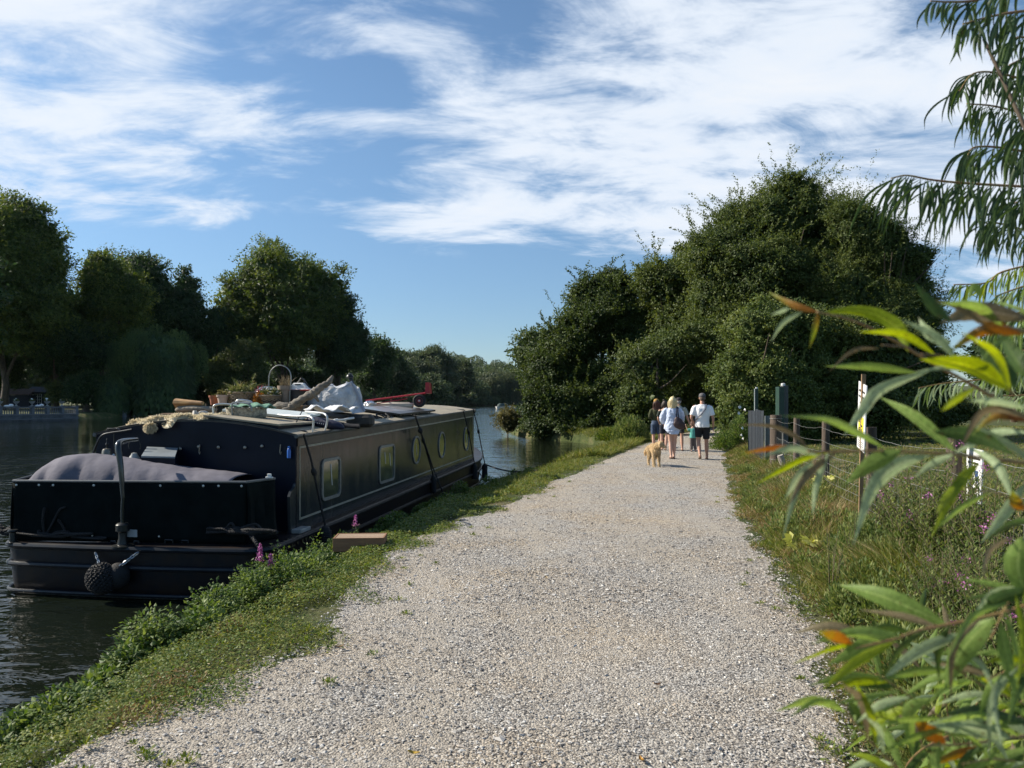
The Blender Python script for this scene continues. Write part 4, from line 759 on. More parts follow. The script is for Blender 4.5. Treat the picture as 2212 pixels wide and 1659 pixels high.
def stern_cover():
    xs = np.linspace(-5.84, -3.32, 70); ridx = [88, 100, 122, 150, 178, 205, 260, 330, 440, 500, 530, 555]; ry = [1030, 1004, 990, 983, 981, 984, 990, 1001, 1016, 1022, 1026, 1036]
    n = 34; P = np.zeros((70, n, 3)); rg = np.random.default_rng(9)
    for i, x in enumerate(xs):
        Ym = 9.42; dx = CX + x / Ym * F; zt = CH - (np.interp(dx, ridx, ry) - HY) / F * Ym
        for j, t in enumerate(np.linspace(0, 1, n)):
            Y = 8.93 + .0765 * (-2.73 - x) - .10 + 1.0 * t - .0; k = (1 - abs(2 * t - 1) ** 3.2) ** .85; zz = .60 + (zt - .60) * k
            fold = -.022 * (1 - abs(math.sin(x * 5.1 + .9 * math.sin(t * 4)))) ** 3 * (.3 + .7 * (1 - k)) + .004 * math.sin(x * 9 + t * 5) * math.sin(t * math.pi) + .010 * math.sin(x * 23 - t * 9) * (1 - k) + .016 * math.sin(x * 5.3 + 2) * (1 - k) * k * 3 + .002 * math.sin(x * 37 + t * 13) * math.sin(math.pi * t)
            f2 = .07 * (1 - abs(math.sin(x * 2.9 + .5))) ** 4 * (1 - t) ** 1.5 + .05 * (1 - abs(math.sin(x * 7.3 + 1.7 * t))) ** 5 * (1 - t) + (.05 * math.sin(x * 6.1 + .7) + .03 * math.sin(x * 13)) * (1 - t) ** 2
            P[i, j] = (x, Y + f2 * .5, zz + fold)
    o = MB().grid(w2l(P)).build('boat_cover', mat('grey_lilac_cloth', (.155, .148, .175), .85, bump=.5, bscale=16, bdist=.01, var=.25, vscale=3, spec=.2), None, smooth=True, thick=.004)
    o.location = (B0[0], B0[1], WZ); o.rotation_euler = (0, 0, BA); tag(o, 'lilac-grey cloth cover draped over the seat in the stern well', 'cover')
stern_cover()
def place(o, p, label, cat, group=None, rz=BA): o.location = tuple(p); o.rotation_euler = (0, 0, rz); return tag(o, label, cat, group)
def in_boat(o, label, cat, group=None): o.location = (B0[0], B0[1], WZ); o.rotation_euler = (0, 0, BA); return tag(o, label, cat, group)
def ropes_and_fenders():
    zd = zdeck(0)
    rg = np.random.default_rng(4)
    def coil(c, loops, seed, r=.016):
        rg = np.random.default_rng(seed); P = []
        for k in range(loops * 8):
            a = k / 8 * 2 * math.pi; P.append((c[0] + (.10 + .16 * rg.random()) * math.cos(a) * 1.5 + .2 * math.sin(k * .21), c[1] + .05 * math.sin(a), c[2] + .02 + .07 * rg.random() + (.05 if k % 8 == 2 else 0)))
        return catmull(P, 4)
    c = ray(105, 1162, y=-.13); b = MB(); twisted(b, coil(c, 5, 2), .017); P = [c + (-.05, 0, .03), c + (-.06, -.02, .20), c + (-.03, -.03, .36)]; twisted(b, catmull(P, 5), .018)
    P = [c + (-.04, 0, .03), c + (.05, -.01, .16), c + (.14, 0, .33), c + (.22, .0, .37)]; twisted(b, catmull(P, 5), .015); P = [c + (.25, 0, .02), c + (.19, 0, .14), c + (.14, -.02, .22)]; twisted(b, catmull(P, 5), .018)
    P = [c + (.3, 0, .02), c + (.6, -.02, .015), c + (.75, 0, .02), c + (.6, .05, .02), c + (.35, .03, .02)]; twisted(b, catmull(P, 6), .016)
    in_boat(b.build('rope_coil', M_BLACK, None, smooth=True), 'heap of black rope with two ends sticking up on the stern deck', 'rope')
    c = ray(8, 1155, y=.12); b = MB(); twisted(b, coil(c, 4, 5, .02), .02); P = [c + (.08, -.30, .05), c + (.05, -.42, -.05), c + (.03, -.43, -.20), c + (.03, -.41, -.36)]; twisted(b, catmull(P, 5), .02)
    in_boat(b.build('rope_coil', M_BLACK, None, smooth=True), 'rope bundle at the left stern corner with an end over the side', 'rope')
    c = ray(520, 1158, y=-.02); b = MB(); twisted(b, coil(c, 5, 6), .018); P = [c + (.12, .0, .02), c + (.26, -.12, -.06), c + (.36, -.14, -.22), c + (.5, -.05, -.42)]; twisted(b, catmull(P, 5), .026)
    in_boat(b.build('rope_coil', M_BLACK, None, smooth=True), 'rope coil at the right stern corner running down to the bank', 'rope')
    # big knotted stern fender
    c = ray(220, 1250, y=-.44); e = empty('stern_fender', tuple(l2w(c)), BA, 'round knotted black rope fender hanging on two chains at the stern', 'fender'); b = MB(); r = .155
    b.ell((0, .02, 0), (r * .9, r * .72, r * .93), 20, 12); n = 300; g_ = (1 + 5 ** .5) / 2
    for i in range(n):
        z = 1 - 2 * (i + .5) / n; a = 2 * math.pi * i / g_; q = math.sqrt(1 - z * z); d = np.array([q * math.cos(a), q * math.sin(a) * .8, z]); t = np.array([-math.sin(a), math.cos(a), .6 * (-1) ** i]); t /= np.linalg.norm(t)
        b.tube([d * r - t * .026, d * (r + .016), d * r + t * .026], [.010, .017, .010], 5)
    b.ell((.15, .07, .02), (.13, .12, .15), 14, 10); b.build('rope_ball', M_BLACK, e, smooth=True)
    for (x0, y0, x1, y1) in ((206, 1194, 218, 1228), (298, 1194, 250, 1230)):
        a_ = ray(x0, y0, y=-.33) - c; z_ = ray(x1, y1, y=-.42) - c; b = MB(); m = 6
        for k in range(m):
            p = a_ + (z_ - a_) * (k + .5) / m; d = (z_ - a_) / np.linalg.norm(z_ - a_); s = np.cross(d, (0, 1, 0)) if k % 2 else np.cross(d, (1, 0, .3)); s /= np.linalg.norm(s); h = np.linalg.norm(z_ - a_) / m * .68
            b.tube([p + d * h * math.cos(t) + s * .013 * math.sin(t) for t in np.linspace(0, 2 * math.pi, 11)], .0065, 5, cap=False)
        b.build('chain', mat('galvanised', (.45, .46, .47), .35, metal=.6), e, smooth=True)
    # fenders along the towpath side
    def fender(x0, y0, x1, y1, L_, label, r=.055, extra=None):
        a_ = ray(x0, y0, x=-.09); z_ = ray(x1, y1, x=.06); e = empty('rope_fender', tuple(l2w(z_)), BA, label, 'fender', 'fenders hung along the towpath side')
        k1 = a_ * .62 + z_ * .38; b = MB(); twisted(b, rope_pts([a_, (a_ * .75 + z_ * .25) + (.02, 0, 0), k1 + (.02, 0, 0), z_ + (0, 0, .05)]) - z_, .017)
        for t in (.0, .03): b.ell(k1 - z_ + (.02, t, -t), (.035, .035, .045), 8, 6)
        b.build('rope', M_BLACK, e, smooth=True); b = MB(); b.lathe([(.012, .05), (r * .8, .02), (r, -.04), (r * .96, -L_ * .5), (r, -L_ * .8), (r * .6, -L_), (.01, -L_ - .02)], (0, 0, 0), 14)
        for q in np.arange(-.03, -L_, -.028): b.tube([(r * 1.02 * math.cos(t), r * 1.02 * math.sin(t), q + .008 * math.sin(3 * t)) for t in np.linspace(0, 2 * math.pi, 13)], .010, 5, cap=False)
        b.build('fender_body', M_BLACK, e, smooth=True); return e
    fender(656, 938, 702, 1143, .34, 'thick fender nearest the stern below the first window', .075); fender(896, 897, 936, 1032, .30, 'fender amidships below the first porthole')
    fender(1001, 888, 1025, 1005, .34, 'fender below the last porthole', .07); fender(1022, 884, 1047, 1005, .40, 'fender at the front corner of the cabin', .07)
    b = MB(); twisted(b, [ray(897, 897, x=-.05), ray(915, 950, x=.03), ray(935, 1010, x=.06), ray(956, 1062, x=.30)], .016); b.ell(ray(908, 930, x=.02), (.05, .05, .06), 8, 6)
    in_boat(b.build('mooring_rope', M_BLACK, None, smooth=True), 'knotted black mooring rope slanting from the roof edge to the bank', 'rope')
    a_ = l2w(ray(1048, 1003, x=.02)); z_ = at(1160, 1022, 17.6, .02); b = MB(); twisted(b, sag(a_, z_, .10, 14), .02); tag(b.build('mooring_rope', M_BLACK, None, smooth=True), 'slack mooring line from the front of the cabin to the grassy bank', 'rope')
ropes_and_fenders()
# ================================================================ things lying on the cabin roof
M_WICK = mat('wicker', (.30, .23, .15), .8, var=.5, vscale=30, bump=.5, bscale=60)
M_TERRA = mat('terracotta', (.36, .13, .07), .8, var=.3, vscale=8)
M_PALEPOT = mat('pale_pot', (.50, .38, .31), .8, var=.25, vscale=8)
M_WOOD = mat('old_wood', (.26, .17, .10), .8, var=.5, vscale=6, bump=.5, bscale=30, stretch=(.3, 2, 2))
M_DRIFT = mat('driftwood', (.20, .175, .14), .85, var=.55, vscale=7, bump=1.0, bscale=22, stretch=(.5, 2, 2), bdist=.02)
M_PLANT = leafmat('leaf_pot', (.06, .09, .025), (.13, .15, .05), (.26, .24, .10), .35, vscale=6)
M_RUST = leafmat('leaf_rust', (.16, .07, .015), (.30, .14, .03), (.42, .22, .06), .3, vscale=8)
M_WOOL = leafmat('sheepskin', (.62, .56, .40), (.80, .75, .58), (.86, .82, .68), .35, vscale=9)
def blades(n, c, r, h, w, rg, lean=.5, mat_=None, curve=.6):
    """upright strap leaves growing from a patch"""
    V = []
    for k in range(n):
        a = rg.random() * 6.28; q = r * math.sqrt(rg.random()); p = np.array([c[0] + q * math.cos(a), c[1] + q * math.sin(a), c[2]]); L0 = h * (.4 + .7 * rg.random()); b_ = rg.random() * 6.28
        d = np.array([math.cos(b_) * lean * rg.random(), math.sin(b_) * lean * rg.random(), 1.0]); d /= np.linalg.norm(d); s = np.cross(d, rg.standard_normal(3)); s /= np.linalg.norm(s); prev = p; m = 4
        out = np.array([d[0], d[1], -.3]) * curve
        for i in range(m):
            t0, t1 = i / m, (i + 1) / m; q0 = p + d * L0 * t0 + out * L0 * t0 ** 2; q1 = p + d * L0 * t1 + out * L0 * t1 ** 2; w0 = w * (1 - t0) ** .6; w1 = w * max(1 - t1, .05) ** .6
            V += [q0 - s * w0, q1 - s * w1, q1 + s * w1, q0 + s * w0]
    return np.array(V)
def leafball(n, c, r, leaf, rg):
    d = rdir(n, rg); P = np.array(c) + d * np.array(r) * (.5 + .5 * rg.random((n, 1))); ln = leaf * (.6 + .8 * rg.random(n)); return leaf_quads(P, unit(rdir(n, rg) + d), d + rdir(n, rg) * .5, ln, ln * .55, .1)
def wicker_basket(name, p, rx, ry, h, label, seed):
    e = empty(name, tuple(p), BA, label, 'basket'); b = MB(); n = 30; rows = 9
    for k in range(rows):
        z = h * (k + .5) / rows; f = .84 + .16 * k / rows; P = []
        for i in range(n + 1):
            a = i / n * 2 * math.pi; w = 1 + .035 * (1 if (i + k) % 2 else -1); P.append((rx * f * w * math.cos(a), ry * f * w * math.sin(a), z))
        b.tube(P, h / rows * .55, 5, cap=False)
    for i in range(15): a = i / 15 * 2 * math.pi; b.tube([(rx * .84 * math.cos(a), ry * .84 * math.sin(a), 0), (rx * math.cos(a), ry * math.sin(a), h)], .006, 5)
    b.build('basket_weave', M_WICK, e); b = MB(); b.tube([(rx * 1.02 * math.cos(a), ry * 1.02 * math.sin(a), h) for a in np.linspace(0, 2 * math.pi, 25)], .014, 7, cap=False); b.build('basket_rim', M_WICK, e, smooth=True)
    b = MB(); b.lathe([(.01, h * .84), (.95, h * .86), (.95, h * .3), (.1, h * .2)], (0, 0, 0), 20); b.V[-1] = b.V[-1] * np.array([rx, ry, 1]); b.build('soil', mat('soil', (.05, .035, .025), .95), e); return e
def pot(name, p, r, h, label, m, group='plant pots on the cabin roof', plant=None, seed=0, kind='blade', pm=None, ph=.15):
    e = empty(name, tuple(p), BA, label, 'plant pot', group); b = MB(); b.lathe([(r * .68, 0), (r * .92, h * .78), (r * 1.05, h * .79), (r * 1.08, h), (r * .96, h), (r * .9, h * .86), (.01, h * .86)], (0, 0, 0), 22); b.build('pot', m, e, smooth=True)
    rg = np.random.default_rng(seed)
    if kind == 'blade': V = blades(plant, (0, 0, h * .85), r * .7, ph, .006, rg)
    else: V = leafball(plant, (0, 0, h + ph * .3), (r * 1.1, r * 1.1, ph), .05, rg)
    quads_obj('plant', V, pm or M_PLANT, e); return e
def roof_things():
    rg = np.random.default_rng(77)
    # sheepskin
    n1, n2 = 34, 16; P = np.zeros((n1, n2, 3)); 
    for i in range(n1):
        for j in range(n2):
            u, v = i / (n1 - 1), j / (n2 - 1); x = -2.55 + 1.22 * u + .03 * math.sin(v * 9); y = .93 + .50 * v * (1 + .25 * math.sin(u * 7)) + .05 * math.sin(u * 19); P[i, j] = (x, y, zr(max(x, -2.95), max(y, .95)) + .05 + .012 * math.sin(u * 20 + v * 9) - .045 * (u in (0, 1)) - .04 * (v in (0, 1)))
            if j == 0 and .38 < u < .62: P[i, j] += (0, -.05, -.09)
    b = MB(); b.grid(P); m = 5200; pi = rg.integers(0, n1 - 1, m); pj = rg.integers(0, n2 - 1, m); a_ = rg.random((m, 1)); c_ = rg.random((m, 1)); Q = P[pi, pj] * (1 - a_) + P[pi + 1, pj] * a_; Q += (P[pi, pj + 1] - P[pi, pj]) * c_
    D = unit(rdir(m, rg) * 1.0 + np.array([0, -.35, .8])); f = leaf_quads(Q, D, rdir(m, rg), .045 * (.6 + .6 * rg.random(m)), .018, .1)
    b.add(f, [(4 * k, 4 * k + 1, 4 * k + 2, 4 * k + 3) for k in range(m)])
    # a paw of fleece hanging over the bulkhead
    q = ray(325, 928, y=.86); k = 700; d = rdir(k, rg); QQ = q + d * np.array([.065, .035, .045]) * (.5 + .6 * rg.random((k, 1))) + np.array([.0, 0, .03]); f = leaf_quads(QQ, unit(d + np.array([0, -.3, -.8])), rdir(k, rg), .05, .02, .1); b.add(f, [(4 * i, 4 * i + 1, 4 * i + 2, 4 * i + 3) for i in range(k)])
    in_boat(b.build('sheepskin_rug', M_WOOL, None, smooth=False), 'shaggy cream sheepskin rug draped over the stern edge of the roof', 'rug')
    # pair of shoes on a small tray
    for k, (dx, lab) in enumerate(((419, 'left one'), (431, 'right one'))):
        pass
    p = l2w(ray(418, 908, y=1.15)); 
    for k in range(2):
        b = MB(); sole = [(.035 * math.cos(a) * (1 + .15 * math.sin(a)), .10 * math.sin(a)) for a in np.linspace(0, 2 * math.pi, 15)[:-1]]
        b.loft([[(x, y, 0) for x, y in sole], [(x * 1.05, y * 1.02, .02) for x, y in sole], [(x * .9, y * .85 - .01, .055) for x, y in sole], [(x * .7, y * .5 - .035, .085) for x, y in sole]])
        o = b.build('shoe', mat('canvas_shoe', (.55, .52, .48), .8, var=.4, vscale=30), None, smooth=True); place(o, p + np.array([.02 + k * .10, .02 * k, .045]), ['pale canvas shoe beside the sheepskin, lying flat', 'pale canvas shoe tilted against its neighbour on the black tray'][k], 'shoe', None, BA + .5 - k * .9)
        if k: o.rotation_euler = (rad(28), rad(-12), BA - .4)
    b = MB(); b.bbox((0, 0, .012), (.34, .22, .02), .006); b.bbox((0, -.105, .025), (.34, .012, .03), .003); b.bbox((0, .105, .025), (.34, .012, .03), .003); place(b.build('tray', M_DARKM, None), p + np.array([.04, 0, 0]), 'flat black tray under the canvas shoes', 'tray')
    # board, log and sack at the left
    p = l2w(ray(424, 895, y=2.4)); b = MB(); b.bbox((0, 0, .0), (.80, .55, .035), .004); b.bbox((-.25, 0, -.07), (.06, .45, .10), .004); b.bbox((.25, 0, -.07), (.06, .45, .10), .004); place(b.build('board', M_WOOD, None), p, 'brown plank platform under the log and sack', 'board')
    b = MB(); P = catmull([(-.30, 0, .03), (-.1, .0, .045), (.15, .02, .04), (.33, .05, .03)], 6); b.tube(P, np.interp(np.linspace(0, 1, len(P)), [0, .1, .5, .9, 1], [.03, .07, .075, .06, .02]), 12, squash=.75); place(b.build('sack', mat('hessian', (.30, .26, .20), .95, var=.5, vscale=9, bump=1, bscale=12, bdist=.03), None, smooth=True), p + np.array([-.03, 0, .035]), 'long grey-brown sack lying on the plank platform', 'sack')
    b = MB(); n = 12; R0 = []
    for t, x in ((0, -.24), (.5, -.02), (1, .20)): R0.append([(x, .085 * math.cos(a) * (1 - .45 * t) * (.55 if math.sin(a) < 0 else 1), .075 * math.sin(a) * (1 - .6 * t)) for a in np.linspace(0, 2 * math.pi, n + 1)[:-1]])
    b.loft(R0); place(b.build('log', mat('split_wood', (.46, .27, .11), .85, var=.5, vscale=9, col2=(.20, .13, .08), bump=.8, bscale=25, stretch=(.4, 2, 2)), None), p + np.array([-.10, .03, .165]), 'split orange-brown log on top of the sack', 'log')
    # planting: low slatted stand
    st = l2w(ray(560, 880, y=3.9)); st[2] = 1.43; b = MB()
    for k in range(5): b.bbox((0, -.28 + k * .14, .10), (1.30, .10, .022), .003)
    for x in (-.55, 0, .55): b.bbox((x, 0, .045), (.08, .62, .085), .003)
    st = l2w(np.array([-1.95, 4.0, 0])) ; st[2] = 1.43
    place(b.build('slatted_stand', M_WOOD, None), st, 'low slatted wooden stand under the plant pots and baskets', 'stand'); zt = st[2] + .114; Yp = st[1]
    def onst(dx, dy_=0, yo=0.0):
        Y = Yp + yo; return np.array([(dx - CX) / F * Y, Y, zt])
    s = Yp / F
    pot('plant_pot', onst(463, yo=.05), 11 * s, 21 * s, 'small red terracotta pot at the left end of the roof plants', M_TERRA, plant=22, seed=1, ph=.05)
    pot('plant_pot', onst(481, yo=-.12), 12 * s, 22 * s, 'small pale terracotta pot with a withered plant', M_PALEPOT, plant=90, seed=2, kind='ball', ph=.06, pm=LM['sallow'])
    e = wicker_basket('wicker_basket', onst(521, yo=-.02), 29 * s, .17, 27 * s, 'wicker basket of tall green shoots', 3)
    V = np.concatenate([blades(120, (0, 0, .17), .17, .34, .008, rg, .9, curve=.9), leafball(260, (-.02, 0, .22), (.26, .2, .10), .06, rg)]); quads_obj('plant', V, M_PLANT, e)
    b = MB(); V = []
    for (x0, y0, pts) in ((.10, 0, [(0, 0, .15), (.08, 0, .30), (.11, 0, .42), (.15, 0, .50)]), (-.05, .02, [(0, 0, .15), (.0, 0, .28), (-.04, 0, .40)]), (.02, .05, [(0, 0, .15), (-.12, 0, .32), (-.20, 0, .44)]), (.2, .02, [(0, 0, .15), (.03, 0, .30), (.03, .02, .34)])):
        q = catmull(np.array(pts) + (x0, y0, 0), 6); b.tube(q, .006, 5)
        for k in range(4, len(q)): V.append(leaf_quads([q[k]] * 3, rdir(3, rg) * .7 + np.array([0, 0, .8]), rdir(3, rg), .06, .012, .1))
    b.build('stems', mat('green_stem', (.16, .18, .08), .7), e); quads_obj('leaves', np.concatenate(V), M_PLANT, e)
    pot('plant_pot', onst(561, yo=.30), 15 * s, 28 * s, 'cream-rimmed pot of red and pink stems', M_PALEPOT, plant=60, seed=4, kind='blade', ph=.20, pm=leafmat('leaf_pink', (.12, .03, .03), (.25, .07, .08), (.4, .2, .2), .3))
    e = wicker_basket('wicker_basket', onst(578, yo=-.10), 29 * s, .17, 20 * s, 'paler wicker basket with rust-brown and white flowers', 5)
    quads_obj('rust_plant', leafball(900, (-.10, -.10, .09), (.11, .10, .13), .035, rg), M_RUST, e); quads_obj('green_plant', leafball(420, (.05, 0, .20), (.17, .12, .08), .045, rg), M_PLANT, e)
    b = MB(); 
    for k in range(26): q = (.02 + .30 * (rg.random() - .4), -.08 + .14 * rg.random(), .19 + .10 * rg.random()); b.cut().ell(q, (.017, .017, .013), 7, 5)
    b.pieces('flower', mat('white_petals', (.66, .64, .60), .8, var=.2, vscale=40), e, smooth=True)
    pot('plant_pot', onst(616, yo=.08), 16 * s, 42 * s, 'tall pale pot with dry twigs beside the black bucket', mat('clay_beige', (.36, .27, .20), .8, var=.3), plant=70, seed=6, kind='blade', ph=.28, pm=leafmat('leaf_dry', (.12, .10, .06), (.24, .20, .12), (.36, .28, .16), .2))
    # hoop
    b = MB(); X0 = -.30; Xh = 25 * s; P = [(-Xh, 0, 0), (-Xh - .01, 0, .25), (-Xh, 0, .50), (-Xh * .6, 0, .62), (0, 0, .66), (Xh * .7, 0, .60), (Xh * 1.0, 0, .46), (Xh * .9, 0, .22), (Xh * .85, 0, 0)]; b.tube(catmull(P, 5), .009, 7)
    place(b.build('wire_hoop', mat('hoop_metal', (.33, .33, .30), .4, metal=.5), None, smooth=True), onst(599, yo=.02) + np.array([.05, 0, .02]), 'tall arched hoop standing among the pots', 'hoop')
    bpy.data.objects[-1] if False else None
    # kettle barbecue
    p = onst(578, yo=.55); e = empty('kettle_barbecue', tuple(p - (0, 0, .05)), BA, 'round black barbecue with a dark teal domed lid behind the pots', 'barbecue'); r = 31 * s
    b = MB(); b.lathe([(.03, .03), (r * .6, .05), (r * .95, .15), (r, .21), (r * .97, .215)], (0, 0, 0), 24); b.build('bowl', M_DARKM, e, smooth=True)
    b = MB(); b.lathe([(r * 1.02, .215), (r * 1.0, .24), (r * .85, .31), (r * .5, .365), (.02, .38)], (0, 0, 0), 24); b.build('lid', mat('teal_enamel', (.03, .085, .085), .18, coat=.6), e, smooth=True)
    b = MB(); b.tube([(-r * 1.02, -.05, .20), (-r * 1.25, -.09, .215), (-r * 1.3, -.09, .2)], .018, 8); b.build('handle', M_WHITE, e, smooth=True)
    b = MB(); [b.cut().tube([(r * .5 * math.cos(a), r * .5 * math.sin(a), .08), (r * .8 * math.cos(a), r * .8 * math.sin(a), -.02)], .01, 6) for a in (0.3, 2.4, 4.5)]; b.pieces('leg', M_DARKM, e)
    # bucket with white tub in it
    p = onst(645, yo=.12); p[2] -= .10; e = empty('black_bucket', tuple(p), BA, 'tall black bucket with a bent handle behind the driftwood', 'bucket'); b = MB(); b.lathe([(.11, 0), (.155, .34), (.165, .345), (.165, .36), (.15, .36), (.14, .1), (.01, .08)], (0, 0, 0), 24); b.build('bucket', mat('black_plastic', (.03, .028, .03), .4), e, smooth=True)
    b = MB(); b.tube(catmull([(-.16, 0, .34), (.0, 0, .50), (.06, .0, .56), (.16, 0, .44), (.20, 0, .36)], 4), .012, 6); b.build('handle', M_DARKM, e, smooth=True)
    e = empty('white_tub', tuple(p + np.array([.03, -.05, .335])), BA, 'white plastic tub lid with a red rim resting on the black bucket', 'tub'); b = MB()
    b.loft([[(-.19, -.08, .03), (.19, -.08, .03), (.19, .08, .03), (-.19, .08, .03)], [(-.17, -.07, .045), (.17, -.07, .045), (.17, .07, .045), (-.17, .07, .045)], [(-.10, -.05, .13), (.09, -.05, .13), (.09, .05, .13), (-.10, .05, .13)], [(-.085, -.035, .145), (.075, -.035, .145), (.075, .035, .145), (-.085, .035, .145)]]); b.build('lid', M_WHITE, e)
    b = MB(); b.bbox((-.005, -.055, .115), (.10, .012, .022), .003, R=euler(-20, 0, 0)); b.build('grip_slot', M_DARKM, e); b = MB(); b.bbox((.01, 0, .02), (.44, .19, .022), .006); b.build('rim', mat('red_plastic', (.45, .05, .03), .4), e)
    # driftwood branch
    Y = 12.25; P = [W3(x, y, Y + q) for x, y, q in ((588, 881, .1), (604, 876, .0), (626, 879, -.05), (639, 872, -.08), (655, 861, -.1), (673, 852, -.1), (683, 845, -.1), (695, 835, -.08), (709, 827, -.05), (719, 812, 0))]
    q = catmull(P, 5); b = MB(); rr = np.interp(np.linspace(0, 1, len(q)), [0, .1, .3, .45, .55, .8, .95, 1], [.03, .06, .075, .06, .075, .055, .04, .02]) * (1 + .12 * np.sin(np.arange(len(q)) * 1.7)); b.tube(q, rr, 10)
    q2 = catmull([W3(676, 852, Y - .1), W3(682, 858, Y - .12), W3(689, 868, Y - .1)], 4); b.tube(q2, np.linspace(.045, .015, len(q2)), 8)
    q2 = catmull([W3(650, 866, Y - .05), W3(632, 880, Y - .1), W3(610, 886, Y - .1)], 4); b.tube(q2, np.linspace(.06, .03, len(q2)), 8); o = b.build('driftwood', M_DRIFT, None, smooth=True); tag(o, 'pale twisted driftwood branch rising over the white bulk bag', 'driftwood')
    # aluminium folding bed
    Y = 10.75; e = empty('folding_bed', tuple(at(560, 890, Y)), 0, 'aluminium folding bed frame with a pale panel across the roof', 'camp bed'); o_ = at(560, 890, Y)
    A = [W3(455, 888, Y + .3), W3(520, 880, Y + .55), W3(668, 899, Y + .35), W3(628, 911, Y - .25), W3(540, 896, Y - .05)]; b = MB(); b.prism([W3(480, 884, Y) - o_, W3(520, 876, Y + .65) - o_, W3(692, 893, Y + .35) - o_, W3(652, 901, Y - .1) - o_][::-1], (0, 0, -.03)); b.build('panel', mat('white_panel', (.62, .66, .62), .3, var=.2, vscale=3), e)
    def rail(pts, nm='frame_tube', r=.014): MB().tube(catmull([W3(x, y, Y + q) - o_ for x, y, q in pts], 5), r, 9).build(nm, M_ALU, e, smooth=True)
    rail([(461, 897, -.5), (461, 880, -.5), (468, 874, -.5), (489, 873, -.3), (520, 877, .1)]); rail([(508, 880, .1), (511, 867, .1), (519, 864, .1), (540, 867, .1), (544, 872, .1), (546, 882, .1)])
    rail([(600, 896, .0), (638, 899, -.35), (664, 899, -.6), (675, 904, -.7), (677, 914, -.7), (675, 934, -.7)]); rail([(660, 889, .3), (692, 892, -.2), (702, 895, -.45), (707, 902, -.5), (706, 915, -.5), (702, 930, -.5)])
    # oval tin basket with a green towel
    p = l2w(ray(532, 897, y=1.55)); p[2] = CH - (903 - HY) / F * p[1]; e = empty('oval_basket', tuple(p), BA, 'oval cream patterned basket holding a green towel on the hatch lid', 'basket'); b = MB(); sx = 46 * p[1] / F
    b.lathe([(.9, 0), (.98, .02), (1, .05), (.98, .12), (1.02, .13), (1.02, .145), (.96, .14), (.94, .04), (.1, .03)], (0, 0, 0), 28); b.V[-1] = b.V[-1] * np.array([sx, .17, 1]); b.build('basket_body', mat('basket_cream', (.42, .38, .28), .7, var=.6, vscale=26, col2=(.12, .11, .09), bump=.8, bscale=40), e, smooth=True)
    for y0, x0 in ((-.17, .02), (.15, -.05)): b = MB(); b.tube(catmull([(x0 - .13, y0, .04), (x0 - .13, y0 - .01, .17), (x0 - .10, y0, .21), (x0 + .08, y0, .20), (x0 + .14, y0, .16), (x0 + .15, y0, .10)], 5), .011, 7); b.build('handle', mat('tube_grey', (.25, .26, .25), .4, metal=.5), e, smooth=True)
    n = 16; P = np.zeros((n, n, 3)); 
    for i in range(n):
        for j in range(n): u, v = i / (n - 1) * 2 - 1, j / (n - 1) * 2 - 1; P[i, j] = (.03 + u * sx * .95, v * .14, .12 + .055 * (1 - (u * u + v * v) * .45) + .014 * math.sin(u * 9 + v * 4) + .01 * math.sin(v * 15 + u * 3))
    o = MB().grid(P).build('towel', mat('green_towel', (.14, .28, .20), .95, var=.3, vscale=8, bump=.6, bscale=60), None, smooth=True, thick=.01); place(o, p + np.array([.06, 0, .015]), 'pale green towel crumpled in the oval basket', 'towel')
    # bulk bag
    Y = 13.4; c = at(722, 890, Y); e = empty('bulk_bag', tuple(c), BA, 'large white woven bulk bag slumped on the roof', 'bag'); rg2 = np.random.default_rng(5); rings = []; wx = 54 * Y / F
    for k, (z, s_) in enumerate(((0, .95), (.05, 1.02), (.15, 1.04), (.27, 1.0), (.37, .95), (.42, .86), (.44, .5))):
        ring = []
        for i in range(28):
            a = i / 28 * 2 * math.pi; q = (abs(math.cos(a)) ** 5 + abs(math.sin(a)) ** 5) ** (-.2); w = 1 + .05 * rg2.standard_normal() * (.4 + z); ring.append((wx * s_ * q * math.cos(a) * w, .34 * s_ * q * math.sin(a) * w, z + .03 * rg2.standard_normal() * (z > .3) + .04 * math.cos(a) * (z > .3)))
        rings.append(ring)
    MB().loft(rings).build('bag_body', mat('woven_white', (.62, .63, .64), .6, var=.35, vscale=5, bump=1, bscale=9, bdist=.06), e, smooth=True)
    b = MB(); b.add([(.28, -.30, .42), (.40, -.2, .50), (.52, -.1, .16), (.60, -.1, .0), (.46, -.32, -.02), (.34, -.34, .1)], [(0, 1, 2), (0, 2, 5), (5, 2, 3, 4)]); b.build('flap', mat('woven_flap', (.55, .57, .62), .6, var=.3, bump=1, bscale=14, bdist=.03), e, thick=.004)
    b = MB(); b.tube([(.27, -.3, .40), (.40, -.22, .52), (.50, -.15, .30), (.60, -.12, .02)], .012, 6, squash=2); b.tube([(-.2, -.30, .44), (-.05, -.26, .49), (.1, -.3, .46)], .014, 6, squash=2); b.build('loops', mat('loop_blue_grey', (.30, .34, .42), .8), e)
    n = 14; P = np.zeros((n, n, 3)); c = at(716, 891, 11.7)
    for i in range(n):
        for j in range(n): u, v = i / (n - 1) * 2 - 1, j / (n - 1) * 2 - 1; P[i, j] = (u * .33 + .05 * v, v * .16, .03 + .035 * math.sin(u * 5 + v * 3) + .02 * math.sin(u * 11 - v * 6))
    place(MB().grid(P).build('white_cloth', mat('sail_cloth', (.66, .67, .68), .7, bump=.6, bscale=12), None, smooth=True, thick=.012), c + np.array([0, 0, .03]), 'crumpled white sheet in front of the bulk bag', 'cloth')
